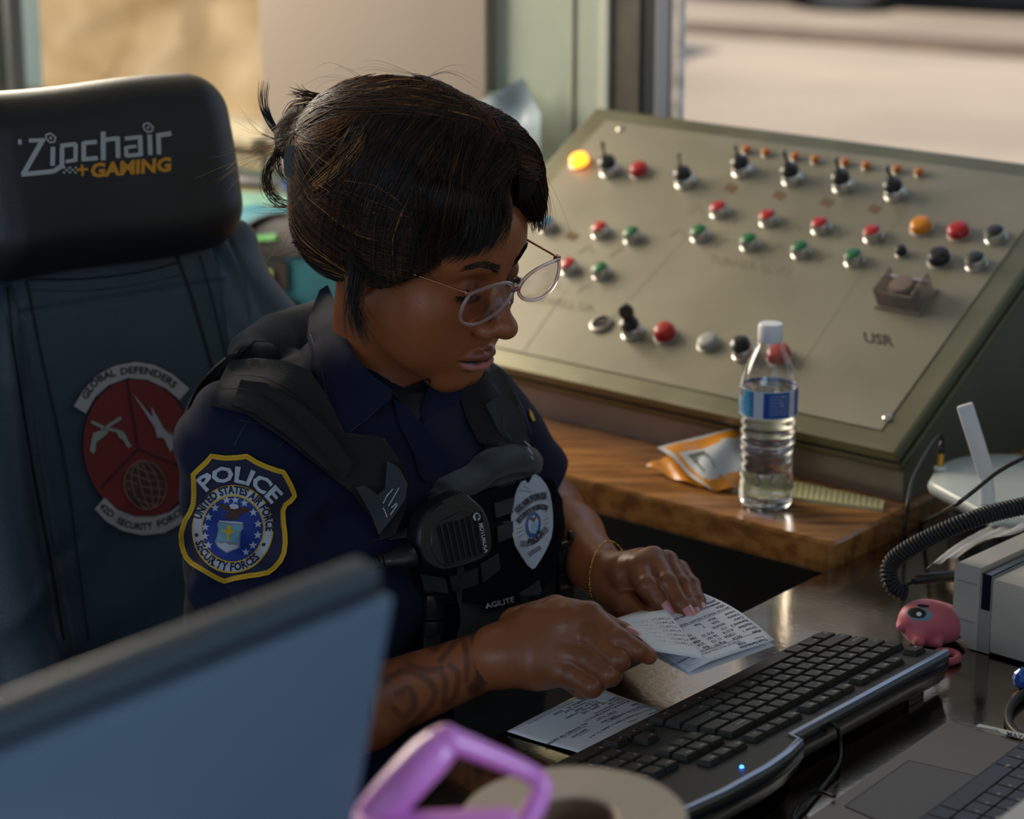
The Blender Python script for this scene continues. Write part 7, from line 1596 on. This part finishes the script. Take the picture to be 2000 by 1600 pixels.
pile('blue_card', [(548, 338), (600, 336), (604, 372), (556, 376)], zs+.014, .004, mat('card_blue', (.01, .07, .32), .4), 'bright blue card on the shelf below the hair clip', 'card')
# backpack on the counter
mbt = mat('pack_teal', (.006, .150, .210), .7, bump=.5, bscale=500, var=.1, vscale=30); mbkk = mat('pack_black', (.010, .010, .012), .7, bump=.5, bscale=500); mgn = mat('piping_green', (.015, .33, .02), .5); mlm = mat('zip_lime', (.26, .42, .12), .5)
pb = PZ(560, 655, ZW); pd = PIX(pb)[2]
pk = thing('backpack', 'teal and black backpack with lime zip pulls lying behind the chair', 'backpack', pb)
pa, pc_ = P(440, 545, pd+.06), P(680, 560, pd-.02)
fpk = lambda p: smin(rbox(p, PZ(565, 640, ZW)+A*.10+Z*.078, (.16, .095, .074), .05, np.stack([U, A, Z])), rbox(p, PZ(520, 560, ZW)+A*.02+Z*.065, (.09, .05, .055), .04, np.stack([U, A, Z])), .03)
c_ = PZ(565, 640, ZW)+A*.10+Z*.078; me, _ = mesh_sdf(fpk, c_-V(.26, .26, .077), c_+V(.26, .26, .14), .006, 'pack'); pbk = link('bag_body', me, pk, mbt); PKB = bvh_of(pbk)
def pkl(name, mm_, polys, off, th=.003): return laypart(name, mm_, pk, polys, off, th, PKB, 12)
pkl('black_panel', mbkk, [[(480, 440), (560, 418), (640, 430), (650, 478), (600, 500), (520, 505), (480, 490)]], .004)
pkl('black_patch', mbkk, [[(508, 508), (562, 508), (565, 566), (512, 568)]], .005)
pkl('zip_pull', mlm, [[(527, 525), (536, 525), (539, 560), (531, 562)]], .010, .002)
pkl('green_edge', mgn, [[(448, 500), (462, 470), (468, 480), (463, 518), (450, 512)]], .006, .002); pkl('green_edge', mgn, [[(500, 462), (540, 458), (545, 470), (505, 472)]], .008, .002)
m = MB(); q = [(478, 520), (474, 480), (484, 445), (520, 425), (560, 420)]; w3 = [cast(PKB, x, y, pd, to=(560, 560))[0]-RAY(x, y)*.006 for x, y in q]; tube(m, spline(w3, 24), .009, 8, flat=.5); m.build('strap', mbkk, pk, smooth=True)
m = MB(); q = [(495, 575), (540, 582), (580, 600), (600, 640)]; w3 = [cast(PKB, x, y, pd, to=(560, 560))[0]-RAY(x, y)*.008 for x, y in q]; tube(m, spline(w3, 24), .014, 8, flat=.5); m.build('strap', mbkk, pk, smooth=True)
pkl('dark_pocket', mbkk, [[(500, 590), (545, 590), (552, 650), (505, 655)]], .003)
# folded plastic bag hanging on the wall beside the console
mpl = mat('bag_translucent', (.40, .50, .56), .35, trans=.1, ior=1.2, coat=.5, bump=.5, bscale=25)
q0 = P(1000, 235, PIX(W(s_at(1000), 0, 1.2))[2]-.10)
px4 = [(940, 196), (1020, 152), (1056, 222), (1055, 300), (1030, 325), (960, 310), (935, 250)]
m = MB(); dpl = PIX(PL(1000, 240, WALL0-A*.06, A))[2]
pg, fg = polygrid(px4, 14); vs = [PL(x, y, WALL0-A*(.040+.005*math.sin(x*.06)+.004*math.cos(y*.05+x*.03)), A) for x, y in pg]; fs = [f if signed2(pg, f) < 0 else f[::-1] for f in fg]
n = len(vs); m.add(vs, fs); m.add([v+A*.0015 for v in vs], [f[::-1] for f in fs]); m.build('plastic_bag', mpl, smooth=True)
pbg = bpy.data.objects['plastic_bag']; tag(pbg, 'pale blue translucent plastic bag hanging on the wall left of the console', 'plastic bag')
m = MB(); a_ = PL(1000, 175, WALL0, A); tube(m, [a_-A*.062, a_], .003, 8); m.build('hanging_pin', mscrew, pbg)
